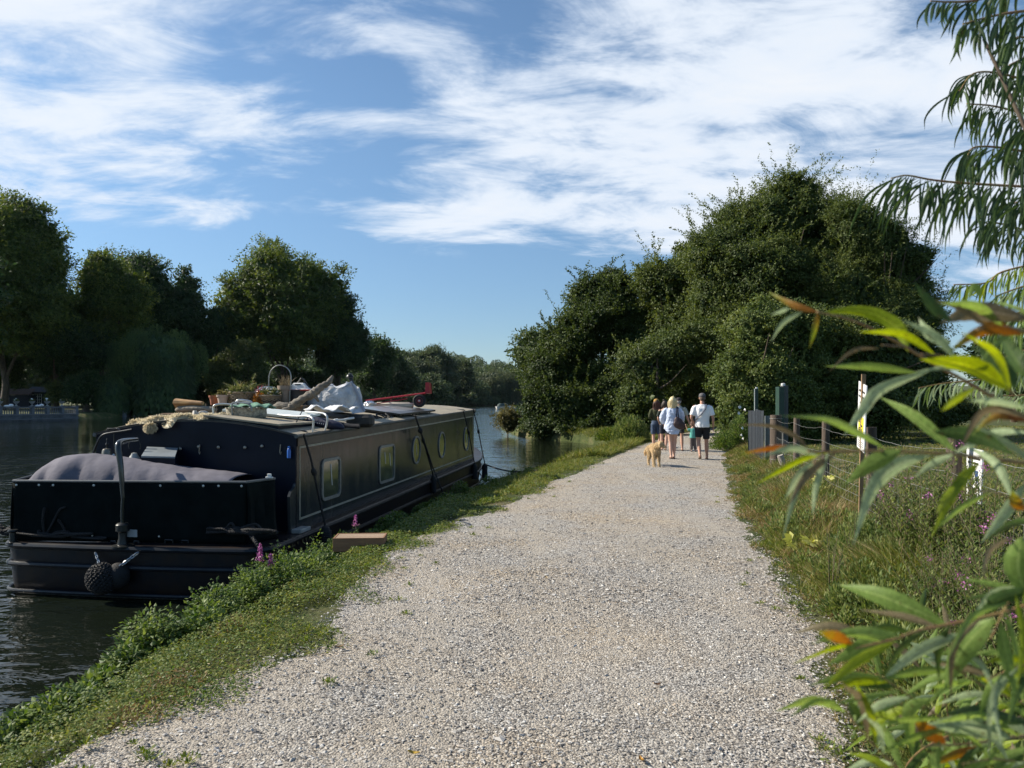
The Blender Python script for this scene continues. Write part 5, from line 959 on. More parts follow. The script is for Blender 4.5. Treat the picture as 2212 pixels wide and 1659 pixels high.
    # rolled canopy, pole, navy bag, black cushion
    b = MB(); b.tube([W3(640, 896, 11.2), W3(706, 897, 11.4), W3(760, 902, 11.9)], [.045, .05, .03], 10); tag(b.build('rolled_parasol', mat('parasol_grey', (.05, .052, .055), .8, var=.3), None, smooth=True), 'dark grey rolled parasol lying across the roof', 'parasol')
    b = MB(); b.tube([W3(704, 910, 10.9), W3(745, 906, 11.4)], .013, 8); b.tube([W3(722, 908, 11.1), W3(729, 907, 11.15)], .022, 8); b.tube([W3(745, 906, 11.4), W3(764, 903, 11.6)], .017, 8, mi=0); tag(b.build('white_pole', M_WHITE, None, smooth=True), 'white telescopic pole in front of the rolled parasol', 'pole')
    e = empty('navy_bag', tuple(at(697, 920, 10.75)), BA, 'navy drawstring bag with white lettering at the roof edge', 'bag'); b = MB(); P = catmull([(-.24, 0, .07), (-.1, 0, .06), (.08, 0, .03), (.24, -.01, .0), (.32, 0, -.03)], 5); b.tube(P, np.interp(np.linspace(0, 1, len(P)), [0, .08, .6, .9, 1], [.03, .075, .075, .04, .015]), 14, squash=.9); b.build('bag_body', mat('navy_nylon', (.012, .014, .04), .6, bump=.6, bscale=14, bdist=.02), e, smooth=True)
    cu = bpy.data.curves.new('bag_text', 'FONT'); cu.body = 'GRAVITY'; cu.size = .075; cu.extrude = .001; t = bpy.data.objects.new('tmp', cu); S.collection.objects.link(t); dg = bpy.context.evaluated_depsgraph_get(); me = bpy.data.meshes.new_from_object(t.evaluated_get(dg)); bpy.data.objects.remove(t)
    me.materials.clear(); me.materials.append(M_WHITE); o = bpy.data.objects.new('lettering', me); S.collection.objects.link(o); o.parent = e; o.location = (-.19, -.078, .055); o.rotation_euler = (rad(72), rad(8), 0)
    e = empty('black_cushion', tuple(at(779, 917, 11.8)), BA + .2, 'thick black cushion with rounded corners at the roof edge', 'cushion'); b = MB(); b.bbox((0, 0, .06), (.40, .34, .20), .05); b.build('cushion', mat('black_foam', (.014, .013, .012), .8, var=.4, col2=(.06, .055, .045)), e, smooth=True)
    rgc = np.random.default_rng(14)
    for k, (dx, dy, Y, L_, r, lb) in enumerate(((640, 915, 10.7, .5, .035, 'dark rolled mat under the folding bed frame'), (735, 921, 11.2, .55, .04, 'black rolled tarpaulin in front of the cushion'), (600, 905, 10.9, .45, .03, 'black folded tripod beneath the pale panel'))):
        b = MB(); p = at(dx, dy, Y); P = catmull([(-L_ / 2, 0, 0), (-.05, .03, .02), (L_ / 2, .05, 0)], 5); b.tube(P, [r * (.8 + .4 * rgc.random()) for _ in P], 9, squash=.8); b.tube(np.array(P) + (.02, -.05, -.01), r * .6, 7); place(b.build('rolled_mat', mat('dark_cloth', (.02, .02, .024), .9, var=.5, bump=.5, bscale=30), None, smooth=True), p, lb, 'mat')
    # hand truck
    Y = 16.6; s = Y / F; c = at(907, 866, Y); e = empty('hand_truck', tuple(c), 0, 'red sack truck lying on its back with black tyres', 'sack truck'); M_RED = mat('red_paint', (.42, .02, .03), .4, var=.2, vscale=8)
    P = lambda x, y, q=0: W3(x, y, Y + q) - c; b = MB()
    for q in (-.20, .20): b.tube([P(790, 866, q), P(907, 851, q), P(921, 849, q)], .020, 8); b.tube([P(795, 875, q), P(880, 861, q)], .012, 6)
    for x, y in ((793, 865), (830, 861), (868, 856)): b.tube([P(x, y, -.2), P(x, y, .2)], .014, 7)
    for x, y in ((800, 866), (845, 860)): b.tube([P(x, y, -.2), P(x, y + 8, -.2)], .012, 6)
    b.build('frame', M_RED, e, smooth=True); b = MB(); b.prism([P(918, 850, -.24), P(928, 850, -.24), P(926, 826, -.24), P(919, 826, -.24)], (0, .46, 0)); b.build('toe_plate', M_RED, e)
    b = MB(); b.tube([P(907, 866, -.27), P(907, 866, .27)], .012, 7); b.build('axle', M_DARKM, e)
    for q, xo in ((-.24, 0), (.22, 8)):
        cc = P(906 + xo * 0, 866, q); Rw = np.array(euler(90, 0, 0)); b = MB(); b.lathe([(.075, -.035), (.125, -.04), (.14, -.02), (.14, .02), (.125, .04), (.075, .035)], cc, 26, R=Rw); w = b.build('wheel', mat('tyre', (.015, .015, .015), .8), e, smooth=True)
        b = MB(); b.lathe([(.02, -.042), (.05, -.03), (.075, -.036), (.078, 0), (.075, .036), (.05, .03), (.02, .042)], cc, 20, R=Rw); b.build('rim', M_RED, w, smooth=True); b = MB(); b.lathe([(.005, -.05), (.020, -.048), (.020, .048), (.005, .05)], cc, 10, R=Rw); b.build('hub_cap', M_STEEL, w)
    # foam block and foil bundle
    b = MB(); b.bbox((0, 0, .05), (.86, .22, .10), .02); b.bbox((0, .02, .105), (.70, .16, .02), .008); place(b.build('foam_block', mat('cream_foam', (.62, .58, .48), .8, var=.2), None, smooth=True), at(850, 880, 16.6), 'long cream polystyrene block beneath the red sack truck', 'block', None, 0)
    b = MB(); b.ell((0, 0, .06), (.14, .10, .08), 16, 10, bump=.14, seed=3); place(b.build('foil_bundle', mat('foil', (.7, .72, .75), .3, metal=.6, bump=1, bscale=30, bdist=.03), None), at(797, 880, 16.2), 'crumpled silver bundle at the end of the cream block', 'bundle')
    # solar panels
    def solar(y0, y1, label):
        e = empty('solar_panel', (B0[0], B0[1], WZ), BA, label, 'solar panel', 'solar panels on the roof'); x0, x1 = -.22, -1.12; z0 = lambda y: zr(x0, y) + .10; z1 = lambda y: zr(x1, y) + .085
        q = [(x0, y0, z0(y0)), (x0, y1, z0(y1)), (x1, y1, z1(y1)), (x1, y0, z1(y0))]; b = MB(); b.prism(q, (0, 0, -.035)); b.build('frame', mat('dark_frame', (.05, .05, .05), .4, metal=.5), e); m = .022
        q = [(x0 - m, y0 + m, z0(y0) + .0005), (x0 - m, y1 - m, z0(y1) + .0005), (x1 + m, y1 - m, z1(y1) + .003), (x1 + m, y0 + m, z1(y0) + .003)]
        MB().add(q, [(0, 1, 2, 3)]).build('cells', mat('solar_glass', (.17, .16, .15), .35, var=.1, coat=.3), e); b = MB(); [b.cut().tube([(x, y, zr(x, y)), (x, y, zr(x, y) + .08)], .012, 6) for x in (x0 - .1, x1 + .1) for y in (y0 + .1, y1 - .1)]; b.pieces('foot', M_DARKM, e)
    solar(5.5, 6.75, 'solar panel nearer the stern of the pair on the cream roof'); solar(6.79, 8.05, 'solar panel nearer the bow of the pair on the cream roof')
    b = MB(); rg3 = np.random.default_rng(2)
    for k in range(7):
        y0 = 4.2 + k * .25; b.tube(catmull([(-.3 - .1 * rg3.random(), y0, zr(-.3, y0) + .03), (-.45, y0 + .15, zr(-.45, y0) + .05 + .03 * rg3.random()), (-.35, y0 + .4, zr(-.35, y0) + .03)], 4), .014, 6)
    in_boat(b.build('black_cable', M_BLACK, None, smooth=True), 'tangle of black cable and strapping beside the solar panels', 'cable')
roof_things()
def step_box():
    e = empty('wooden_step', (-1.70, 8.55, -.03), rad(3), 'upturned wooden box used as a step on the grass beside the boat', 'step box'); m = mat('box_wood', (.30, .15, .075), .75, var=.4, vscale=4, bump=.3, bscale=30, stretch=(.3, 3, 3)); m2 = mat('box_top', (.38, .27, .18), .75, var=.4, vscale=5, bump=.4, bscale=30, stretch=(.3, 3, 3))
    b = MB(); b.box((0, -.15, .055), (.56, .02, .15)); b.box((0, .15, .055), (.56, .02, .15)); b.build('side', m, e, bevel=.003); b = MB(); b.box((-.271, 0, .055), (.018, .28, .15)); b.box((.271, 0, .055), (.018, .28, .15)); b.build('end', m, e, bevel=.003)
    b = MB(); [b.box((0, -.10 + k * .10, .118), (.52, .092, .015)) for k in range(3)]; b.build('slats', m2, e, bevel=.002)
step_box()
# ================================================================ people and dogs
def remesh(b, name, m, parent, vox, smooth_it=4, disp=0.0, dscale=.1):
    """fuse overlapping shapes into one continuous skin"""
    o = b.build(name + '_raw', m, None); md = o.modifiers.new('r', 'REMESH'); md.mode = 'VOXEL'; md.voxel_size = vox; md.use_smooth_shade = True
    s = o.modifiers.new('s', 'SMOOTH'); s.iterations = smooth_it; s.factor = .5
    if disp:
        tx = bpy.data.textures.new(name, 'CLOUDS'); tx.noise_scale = dscale; d = o.modifiers.new('d', 'DISPLACE'); d.texture = tx; d.strength = disp; d.mid_level = .5
    dg = bpy.context.evaluated_depsgraph_get(); dg.update(); me = bpy.data.meshes.new_from_object(o.evaluated_get(dg)); bpy.data.objects.remove(o)
    me.materials.clear(); me.materials.append(m)
    for p in me.polygons: p.use_smooth = True
    q = bpy.data.objects.new(name, me); S.collection.objects.link(q); q.parent = parent; return q
def ringz(rx, ry, z, cx=0, cy=0, n=18, p=2.3):
    out = []
    for i in range(n):
        a = i / n * 2 * math.pi; c, s = math.cos(a), math.sin(a); q = (abs(c) ** p + abs(s) ** p) ** (-1 / p); out.append((cx + rx * c * q, cy + ry * s * q, z))
    return out
def limb(b, pts, rs, k=5, n=10):
    q = catmull(pts, k); b.tube(q, np.interp(np.linspace(0, 1, len(q)), np.linspace(0, 1, len(rs)), rs), n); b.ell(pts[0], (rs[0],) * 3, 10, 6); b.ell(pts[-1], (rs[-1],) * 3, 10, 6)
def hand(b, w, d, side, curl=.5, s=1.0):
    """palm, four fingers of different lengths and a thumb"""
    w = np.array(w, float); d = np.array(d, float); d /= np.linalg.norm(d); f = np.array([0, 1.0, 0]) - d * d[1]; f /= np.linalg.norm(f) + 1e-6; x = np.cross(f, d)
    pc = w + d * .045 * s; b.tube([w - d * .01, pc, w + d * .085 * s], [.024 * s, .036 * s, .034 * s], 10, squash=.5)
    inw = x * (-side)                     # palm faces the thigh
    for i, L_ in enumerate((.068, .078, .072, .056)):
        o = w + d * .082 * s + f * (.030 - .019 * i) * s; p1 = o + d * L_ * .45 * s; p2 = p1 + (d * math.cos(curl) + inw * math.sin(curl)) * L_ * .33 * s; p3 = p2 + (d * math.cos(curl * 2) + inw * math.sin(curl * 2)) * L_ * .25 * s
        b.tube([o, p1, p2, p3], [.0092 * s, .009 * s, .0085 * s, .007 * s], 7)
    t = w + d * .025 * s + f * .028 * s; b.tube([t, t + (f * .6 + d * .7) * .032 * s, t + (f * .45 + d * .9 + inw * .2) * .060 * s], [.013 * s, .011 * s, .008 * s], 7)
M_SKIN = mat('skin_tan', (.50, .27, .18), .55, var=.15, vscale=6); M_SKIN2 = mat('skin_fair', (.56, .34, .25), .55, var=.12, vscale=6)
def person(label, loc, H, rz, J, skin, heavy=1.0, head_tilt=0.0, head_dx=0.0):
    """J: joints for a 1.75 m figure facing +Y; returns the root and the scale"""
    k = H / 1.75; e = empty('person', tuple(loc), rz, label, 'person'); b = MB(); hv = heavy
    for (rx, ry, z) in ((.165 * hv, .125, .88), (.16 * hv, .118, .98), (.135 * hv, .105, 1.12), (.155 * hv, .112, 1.26), (.175 * hv, .105, 1.38), (.12, .085, 1.455), (.06, .062, 1.49)): pass
    b.loft([ringz(.10 * hv, .09, .80), ringz(.165 * hv, .125, .88), ringz(.16 * hv, .118, .98), ringz(.135 * hv, .105, 1.12), ringz(.155 * hv, .112, 1.26), ringz(.172 * hv, .100, 1.38), ringz(.115, .080, 1.45), ringz(.058, .060, 1.485), ringz(.055, .058, 1.56, head_dx * .5, .01)])
    hc = np.array([head_dx, .02 + .06 * head_tilt, 1.645]); b.ell(hc + (0, -.012, .018), (.077, .095, .095), 18, 12); b.ell(hc + (0, .025, -.045), (.058, .066, .072), 16, 10); b.ell(hc + (0, .10, -.015), (.012, .020, .022), 8, 6); b.ell(hc + (0, .09, -.068), (.024, .014, .008), 8, 6); b.ell(hc + (0, .078, -.10), (.025, .02, .018), 8, 6); b.ell(hc + (0, .085, .02), (.05, .014, .010), 8, 6)
    for sx in (-1, 1): b.ell(hc + (sx * .079, -.005, -.01), (.010, .020, .032), 8, 6)
    for sx, key in ((-1, 'L'), (1, 'R')):
        a = [np.array(p, float) for p in J['arm' + key]]; b.ell(a[0], (.058, .058, .06), 10, 8); limb(b, a[:3], [.050, .045, .041, .040, .031, .026]); hand(b, a[2], (a[3] - a[2]) if len(a) > 3 else (a[2] - a[1]), sx, J.get('curl', .5))
        l = [np.array(p, float) for p in J['leg' + key]]; b.tube(catmull(l[:3], 6), np.interp(np.linspace(0, 1, 13), [0, .25, .5, .62, .72, .9, 1], [.090, .078, .055, .053, .058, .038, .036]), 12); b.ell(l[0], (.09, .1, .09), 10, 8)
        ft = l[3] - l[2]; b.tube([l[2] + (0, -.035, -.02), l[2] * .45 + l[3] * .55 + (0, 0, .002), l[3] + (0, 0, .0)], [.036, .040, .022], 10, squash=.75); b.ell(l[2] + (0, -.02, -.03), (.034, .045, .036), 10, 8)
        for t in range(5): q = l[3] + np.array([(t - 2) * .017 * sx * -1, .02 - .006 * t, -.004]); b.ell(q, (.010, .022, .011), 7, 5)
    b.V = [v * k for v in b.V]; remesh(b, 'body', skin, e, .0095 * max(k, .62), 3); return e, k, hc * k
def sc(b, k): b.V = [v * k for v in b.V]; return b
def eyes(e, hc, k):
    b = MB(); [b.ell(np.array(hc) / k + (sx * .031, .083, .0), (.012, .010, .009), 8, 6) for sx in (-1, 1)]; sc(b, k).build('eyes', mat('eye', (.2, .16, .13), .3), e, smooth=True)
def shirt(b, rings, slL, slR, rs):
    b.loft([ringz(*r, n=24) for r in rings])
    for s_ in (slL, slR):
        q = catmull(s_, 4); b.tube(q, np.interp(np.linspace(0, 1, len(q)), np.linspace(0, 1, len(rs)), rs), 14)
def hair_strands(e, hc, k, m, n, ln, spread, seed, r=.010, top=.0, back=.10, wave=.02, name='hair', cover=1.0):
    rg = np.random.default_rng(seed); b = MB(); h = np.array(hc) / k
    b.ell(h + (0, -.022, .022), (.087, .098, .105), 16, 10)
    for i in range(n):
        a = rad(180 + 180 * (i + .5) / n) + rg.normal(0, .05); d = np.array([math.cos(a), math.sin(a) * 1.0, 0]); L0 = ln * (.8 + .35 * rg.random()); p0 = h + np.array([0, -.01, .11]) + d * .02; p1 = h + d * (.088, .105, 0) + (0, -.01, .03); p2 = h + d * (.092 + spread * .4, .11 + spread * .3, 0) + (rg.normal(0, wave), 0, -.09); p3 = h + d * (.085 + spread, .10 + spread * .5, 0) + (rg.normal(0, wave), 0, -L0)
        b.tube(catmull([p0, p1, p2, p3], 4), [r * .8, r, r, r * 1.1, r * 1.2, r * 1.2, r * 1.3, r * 1.3, r * 1.2, r, r * .9, r * .7, r * .4][:13], 6)
    return sc(b, k).build(name, m, e, smooth=True)
def cap(e, hc, k, m, brim=True, rot=0.0):
    b = MB(); h = np.array(hc) / k + (0, -.008, .035); b.lathe([(.089, -.005), (.094, .005), (.093, .035), (.075, .078), (.035, .098), (.002, .102)], (0, 0, 0), 20)
    b.V[-1] = b.V[-1] * np.array([.97, 1.14, 1])
    if brim: P = [[(.085 * math.cos(a) * q, .10 * math.sin(a) + (q - 1) * .16 * 1.0, .004 - .02 * (q - 1)) for a in np.linspace(rad(20), rad(160), 10)] for q in (.98, 1.2, 1.45)]; b.grid(P)
    R_ = np.array(euler(0, 0, rot)); b.V = [v @ R_.T + h for v in b.V]; return sc(b, k).build('cap', m, e, smooth=True)
def shorts(e, k, m, J, z0, z1, w=.178, name='shorts', rl=.104, d=.138):
    b = MB(); b.loft([ringz(w * .9, d * .9, z0 + .05), ringz(w * .94, d, z0), ringz(w, d * 1.05, .90), ringz(w * .8, d * .8, .80)])
    for key in 'LR':
        l = [np.array(p, float) for p in J['leg' + key]]; q = catmull(l[:3], 8); zz = q[:, 2]; q = q[zz > z1]; b.tube(q, np.linspace(rl * 1.0, rl * .88, len(q)), 14)
    return remesh(sc(b, k), name, m, e, .012 * k, 3, disp=.012, dscale=.09)
def footwear(e, k, m, J, name='flip_flop'):
    for key in 'LR':
        l = [np.array(p, float) for p in J['leg' + key]]; d = l[3] - l[2]; 
        h = l[2] + (0, -.04, -.062); t = l[3] + (0, .05, -.024); f = t - h; L_ = np.linalg.norm(f); f /= L_; x = np.cross(f, (0, 0, 1)); x /= np.linalg.norm(x); u = np.cross(x, f)
        rings = [[h + f * L_ * (.5 + .5 * math.cos(a)) + x * math.sin(a) * (.042 if math.cos(a) > 0 else .036) + u * z for a in np.linspace(0, 2 * math.pi, 17)[:-1]] for z in (-.010, .010)]
        b = MB(); b.loft(rings); c = h + f * L_ * .72
        b.tube([c - x * .04 + u * .01, c + f * .03 + u * .045, c + f * .05 + u * .012], .005, 5); b.tube([c + x * .04 + u * .01, c + f * .03 + u * .045], .005, 5); sc(b, k).build(name, m, e)
def walkers():
    # man in the white T-shirt
    J = dict(armL=[(-.20, 0, 1.40), (-.29, -.06, 1.13), (-.20, .05, .94), (-.18, .10, .86)], armR=[(.20, 0, 1.40), (.275, -.03, 1.13), (.29, .03, .88), (.29, .05, .80)], legL=[(-.10, 0, .90), (-.10, -.02, .50), (-.085, -.22, .15), (-.07, -.12, .045)], legR=[(.10, 0, .90), (.115, .06, .50), (.125, .03, .085), (.13, .17, .032)], curl=.6)
    e, k, hc = person('man in white T-shirt, grey cap and black shorts with a strap across his back', at(1517, 0, 21.0, .012), 1.80, rad(-8), J, M_SKIN, 1.12)
    b = MB(); shirt(b, [(.195, .150, .86), (.197, .152, .90), (.182, .142, 1.05), (.192, .142, 1.22), (.205, .128, 1.36), (.165, .100, 1.43), (.085, .075, 1.475)], [(-.14, 0, 1.39), (-.205, -.005, 1.375), (-.268, -.04, 1.18)], [(.14, 0, 1.39), (.205, -.005, 1.375), (.262, -.02, 1.18)], [.064, .070, .072, .073, .074])
    remesh(sc(b, k), 't_shirt', mat('white_cotton', (.86, .86, .86), .9, bump=.5, bscale=9, bdist=.03), e, .012, 3, disp=.018, dscale=.09)
    shorts(e, k, mat('black_cotton', (.012, .012, .015), .85), J, .93, .55); cap(e, hc, k, mat('grey_cap', (.10, .095, .095), .85)); eyes(e, hc, k)
    b = MB(); b.ell(np.array(hc) / k + (0, -.02, -.0), (.080, .092, .09), 14, 8); sc(b, k).build('hair', mat('short_hair', (.12, .085, .06), .8), e, smooth=True)
    b = MB(); b.tube(catmull([(-.20, .10, 1.02), (-.20, -.08, 1.06), (-.06, -.165, 1.20), (.06, -.150, 1.36), (.10, -.07, 1.47), (.09, .06, 1.44), (-.05, .17, 1.25), (-.2, .13, 1.05)], 5), .013, 6, squash=1.6); sc(b, k).build('bag_strap', mat('navy_strap', (.02, .03, .055), .7), e, smooth=True)
    footwear(e, k, mat('tan_sandal', (.22, .15, .10), .8), J)
    # woman in the loose blue-white shirt
    J = dict(armL=[(-.17, 0, 1.39), (-.27, .0, 1.17), (-.22, .12, .99), (-.20, .18, .93)], armR=[(.17, 0, 1.39), (.25, .02, 1.15), (.22, .14, .98), (.2, .2, .93)], legL=[(-.085, 0, .90), (-.06, .0, .50), (-.05, -.08, .095), (-.055, .06, .035)], legR=[(.085, 0, .90), (.055, .04, .50), (.035, .0, .088), (.04, .14, .033)], curl=.7)
    e, k, hc = person('woman with long blonde hair in loose pale blue shirt and black shorts', at(1453, 0, 21.2, .012), 1.72, rad(-6), J, M_SKIN2, 1.02)
    b = MB(); shirt(b, [(.235, .175, .84), (.24, .185, .90), (.215, .165, 1.05), (.205, .150, 1.22), (.20, .130, 1.36), (.15, .095, 1.43), (.08, .07, 1.475)], [(-.14, 0, 1.41), (-.23, 0, 1.33), (-.29, .02, 1.15), (-.25, .10, 1.02)], [(.14, 0, 1.41), (.22, 0, 1.33), (.27, .03, 1.15), (.23, .11, 1.01)], [.062, .072, .08, .075, .06])
    b.loft([ringz(.11, .05, .70, .02, -.14), ringz(.20, .10, .80, 0, -.08), ringz(.22, .15, .92, 0, 0)])
    remesh(sc(b, k), 'shirt', mat('blue_white_linen', (.58, .65, .80), .85, bump=.9, bscale=8, bdist=.04, var=.15, vscale=12), e, .012, 2, disp=.035, dscale=.07)
    shorts(e, k, mat('black_shorts', (.011, .011, .014), .85), J, .93, .66, .17); hair_strands(e, hc, k, mat('blonde_hair', (.80, .68, .40), .5, var=.5, vscale=40, col2=(.42, .30, .14)), 46, .27, .012, 3, wave=.020); eyes(e, hc, k)
    footwear(e, k, mat('brown_sandal', (.10, .06, .045), .8), J)
    p = l = l2 = None
    q = empty('shoulder_bag', tuple(at(1453, 0, 21.2, .012)), rad(-6), 'dark brown shoulder bag hanging behind the blonde woman', 'bag'); b = MB(); b.loft([ringz(.05, .03, .84, .20, -.17), ringz(.15, .055, .90, .18, -.18), ringz(.165, .06, 1.0, .16, -.19), ringz(.10, .05, 1.13, .13, -.19), ringz(.03, .03, 1.20, .10, -.18)]); remesh(sc(b, k), 'bag_body', mat('brown_leather', (.045, .025, .025), .55), q, .012, 2, disp=.03)
    b = MB(); b.tube(catmull([(.08, -.19, 1.14), (.09, -.165, 1.32), (.115, -.06, 1.47), (.12, .06, 1.42), (.16, .06, 1.2)], 5), .010, 6, squash=2); b.tube(catmull([(.15, -.19, 1.14), (.13, -.165, 1.32), (.14, -.06, 1.465), (.15, .05, 1.40)], 5), .010, 6, squash=2); sc(b, k).build('bag_strap', mat('strap_navy', (.03, .035, .06), .7), q, smooth=True)
    # man in grey polo ahead of her
    J = dict(armL=[(-.19, 0, 1.40), (-.25, .05, 1.15), (-.20, .2, 1.0), (-.18, .26, .96)], armR=[(.19, 0, 1.40), (.28, .03, 1.13), (.36, .05, .90), (.38, .06, .82)], legL=[(-.10, 0, .90), (-.11, .08, .50), (-.12, .04, .085), (-.12, .17, .03)], legR=[(.10, 0, .90), (.10, -.02, .50), (.11, -.10, .09), (.12, .03, .032)], curl=1.0)
    e, k, hc = person('man in dark cap and sage polo shirt holding the child by the hand', at(1466, 0, 24.6, .012), 1.70, rad(-10), J, M_SKIN, 1.1)
    b = MB(); shirt(b, [(.19, .145, .86), (.19, .15, .95), (.18, .14, 1.08), (.185, .14, 1.22), (.20, .125, 1.36), (.16, .098, 1.43), (.085, .078, 1.49)], [(-.16, 0, 1.41), (-.205, 0, 1.378), (-.26, .03, 1.19)], [(.16, 0, 1.41), (.205, 0, 1.378), (.275, .02, 1.19)], [.062, .068, .069, .070])
    b.lathe([(.080, 1.475), (.088, 1.50), (.075, 1.505)], (0, 0, 0), 18); remesh(sc(b, k), 'polo_shirt', mat('sage_cotton', (.32, .33, .28), .9, bump=.4, bscale=9, bdist=.02), e, .012, 3, disp=.02); shorts(e, k, mat('charcoal_shorts', (.02, .02, .024), .85), J, .93, .56); cap(e, hc, k, mat('black_cap', (.02, .018, .02), .85)); eyes(e, hc, k); footwear(e, k, mat('dark_shoe', (.03, .025, .022), .7), J, 'sandal')
    b = MB(); b.ell(np.array(hc) / k + (0, -.02, -.01), (.080, .092, .085), 14, 8); sc(b, k).build('hair', mat('grey_hair', (.30, .28, .26), .8), e, smooth=True)
    # long-haired girl in the mustard cap
    J = dict(armL=[(-.155, 0, 1.38), (-.24, -.05, 1.17), (-.14, .10, 1.08), (-.08, .14, 1.08)], armR=[(.155, 0, 1.38), (.21, -.02, 1.15), (.14, .14, 1.05), (.08, .18, 1.05)], legL=[(-.095, 0, .90), (-.10, .03, .50), (-.09, .0, .088), (-.10, .13, .033)], legR=[(.095, 0, .90), (.105, -.01, .50), (.10, -.07, .09), (.11, .06, .033)], curl=.7)
    e, k, hc = person('young woman in mustard cap, olive top and knee-length denim shorts', at(1418, 0, 25.2, .012), 1.66, rad(-4), J, M_SKIN2, .92)
    b = MB(); shirt(b, [(.15, .115, .92), (.155, .12, 1.0), (.145, .115, 1.12), (.16, .12, 1.25), (.172, .112, 1.36), (.13, .09, 1.42), (.075, .07, 1.46)], [(-.13, 0, 1.39), (-.18, -.01, 1.35), (-.235, -.04, 1.17), (-.18, .05, 1.11)], [(.13, 0, 1.39), (.18, -.01, 1.35), (.21, -.02, 1.15), (.17, .06, 1.10)], [.065, .065, .062, .055, .045])
    remesh(sc(b, k), 'top', mat('olive_knit', (.055, .062, .022), .95, var=.35, vscale=14), e, .012, 3, disp=.02); shorts(e, k, mat('denim', (.045, .075, .13), .85, var=.3, vscale=12), J, .98, .50, .178, rl=.104); cap(e, hc, k, mat('mustard_cap', (.42, .24, .06), .85), rot=-40); hair_strands(e, hc, k, mat('auburn_hair', (.085, .035, .022), .6, var=.4, vscale=30), 38, .30, .03, 5, wave=.022); eyes(e, hc, k); footwear(e, k, mat('pale_sandal', (.3, .26, .22), .8), J)
    # companion almost hidden behind the blonde woman
    J = dict(armL=[(-.17, 0, 1.39), (-.22, .04, 1.15), (-.18, .14, .98)], armR=[(.17, 0, 1.39), (.22, .04, 1.15), (.18, .14, .98)], legL=[(-.085, 0, .90), (-.10, .06, .50), (-.10, .04, .088), (-.10, .17, .033)], legR=[(.085, 0, .90), (.06, -.02, .50), (.02, -.08, .09), (.02, .05, .033)])
    e, k, hc = person('person with tied-up dark hair mostly hidden behind the blonde woman', at(1436, 0, 24.9, .012), 1.62, rad(-6), J, M_SKIN2, .95)
    b = MB(); shirt(b, [(.16, .12, .90), (.16, .12, 1.0), (.145, .115, 1.12), (.165, .12, 1.25), (.175, .112, 1.36), (.13, .09, 1.42), (.075, .07, 1.46)], [(-.13, 0, 1.39), (-.185, 0, 1.35), (-.23, .03, 1.2)], [(.13, 0, 1.39), (.185, 0, 1.35), (.23, .03, 1.2)], [.065, .065, .065]); remesh(sc(b, k), 'top', mat('dark_green_top', (.03, .04, .03), .9), e, .012, 3, disp=.02); shorts(e, k, mat('navy_shorts', (.015, .018, .03), .85), J, .95, .58, .165); hair_strands(e, hc, k, mat('dark_hair', (.05, .035, .025), .6), 30, .12, .01, 8); eyes(e, hc, k); footwear(e, k, mat('black_sandal', (.03, .03, .03), .8), J)
    b = MB(); b.ell(np.array(hc) / k + (-.04, -.05, .13), (.035, .03, .03), 10, 8); sc(b, k).build('hair_bun', mat('dark_hair_bun', (.06, .04, .03), .6), e, smooth=True)
    # child between the two men
    J = dict(armL=[(-.16, 0, 1.33), (-.30, .02, 1.28), (-.40, .02, 1.50), (-.42, .02, 1.58)], armR=[(.16, 0, 1.33), (.22, .02, 1.12), (.24, .08, .93)], legL=[(-.085, 0, .82), (-.09, .02, .46), (-.09, -.02, .09), (-.09, .13, .035)], legR=[(.085, 0, .82), (.10, .02, .46), (.15, -.02, .09), (.17, .13, .035)])
    e, k, hc = person('small child in teal T-shirt and brown trousers reaching up to hold hands', at(1497, 0, 24.2, .012), .94, rad(-4), J, M_SKIN2, 1.02); h = np.array(hc) / k
    b = MB(); b.ell(h + (0, 0, .02), (.145, .165, .165), 18, 12); b.ell(h + (0, .06, -.05), (.11, .11, .11), 14, 10); [b.ell(h + (sx * .145, 0, -.03), (.02, .035, .05), 8, 6) for sx in (-1, 1)]; remesh(sc(b, k), 'head', M_SKIN2, e, .009, 3)
    b = MB(); b.ell(h + (0, -.025, .045), (.162, .178, .170), 18, 12); b.ell(h + (0, -.10, -.05), (.12, .09, .10), 14, 10); remesh(sc(b, k), 'hair', mat('child_hair', (.11, .055, .035), .7, var=.3, vscale=30), e, .009, 2, disp=.012, dscale=.03)
    b = MB(); shirt(b, [(.19, .15, .82), (.195, .155, .90), (.18, .145, 1.08), (.185, .14, 1.25), (.17, .115, 1.36), (.09, .08, 1.44)], [(-.13, 0, 1.34), (-.24, .01, 1.31), (-.31, .02, 1.30)], [(.13, 0, 1.34), (.21, .01, 1.25), (.23, .02, 1.13)], [.08, .085, .09]); remesh(sc(b, k), 't_shirt', mat('teal_cotton', (.10, .36, .30), .9), e, .009, 3, disp=.012)
    shorts(e, k, mat('brown_trousers', (.10, .08, .075), .9), J, .84, .12, .175, 'trousers', .10)
    b = MB()
    for key in 'LR': l = [np.array(p_, float) for p_ in J['leg' + key]]; b.tube([l[2] + (0, -.05, -.05), l[2] * .5 + l[3] * .5, l[3] + (0, .03, 0)], [.05, .055, .035], 10, squash=.75)
    sc(b, k).build('shoes', mat('child_shoes', (.03, .03, .035), .7), e, smooth=True)
walkers()
def fur(V0, T0, n, ln, rg, m, parent, name='coat', sag_=-.5):
    pass
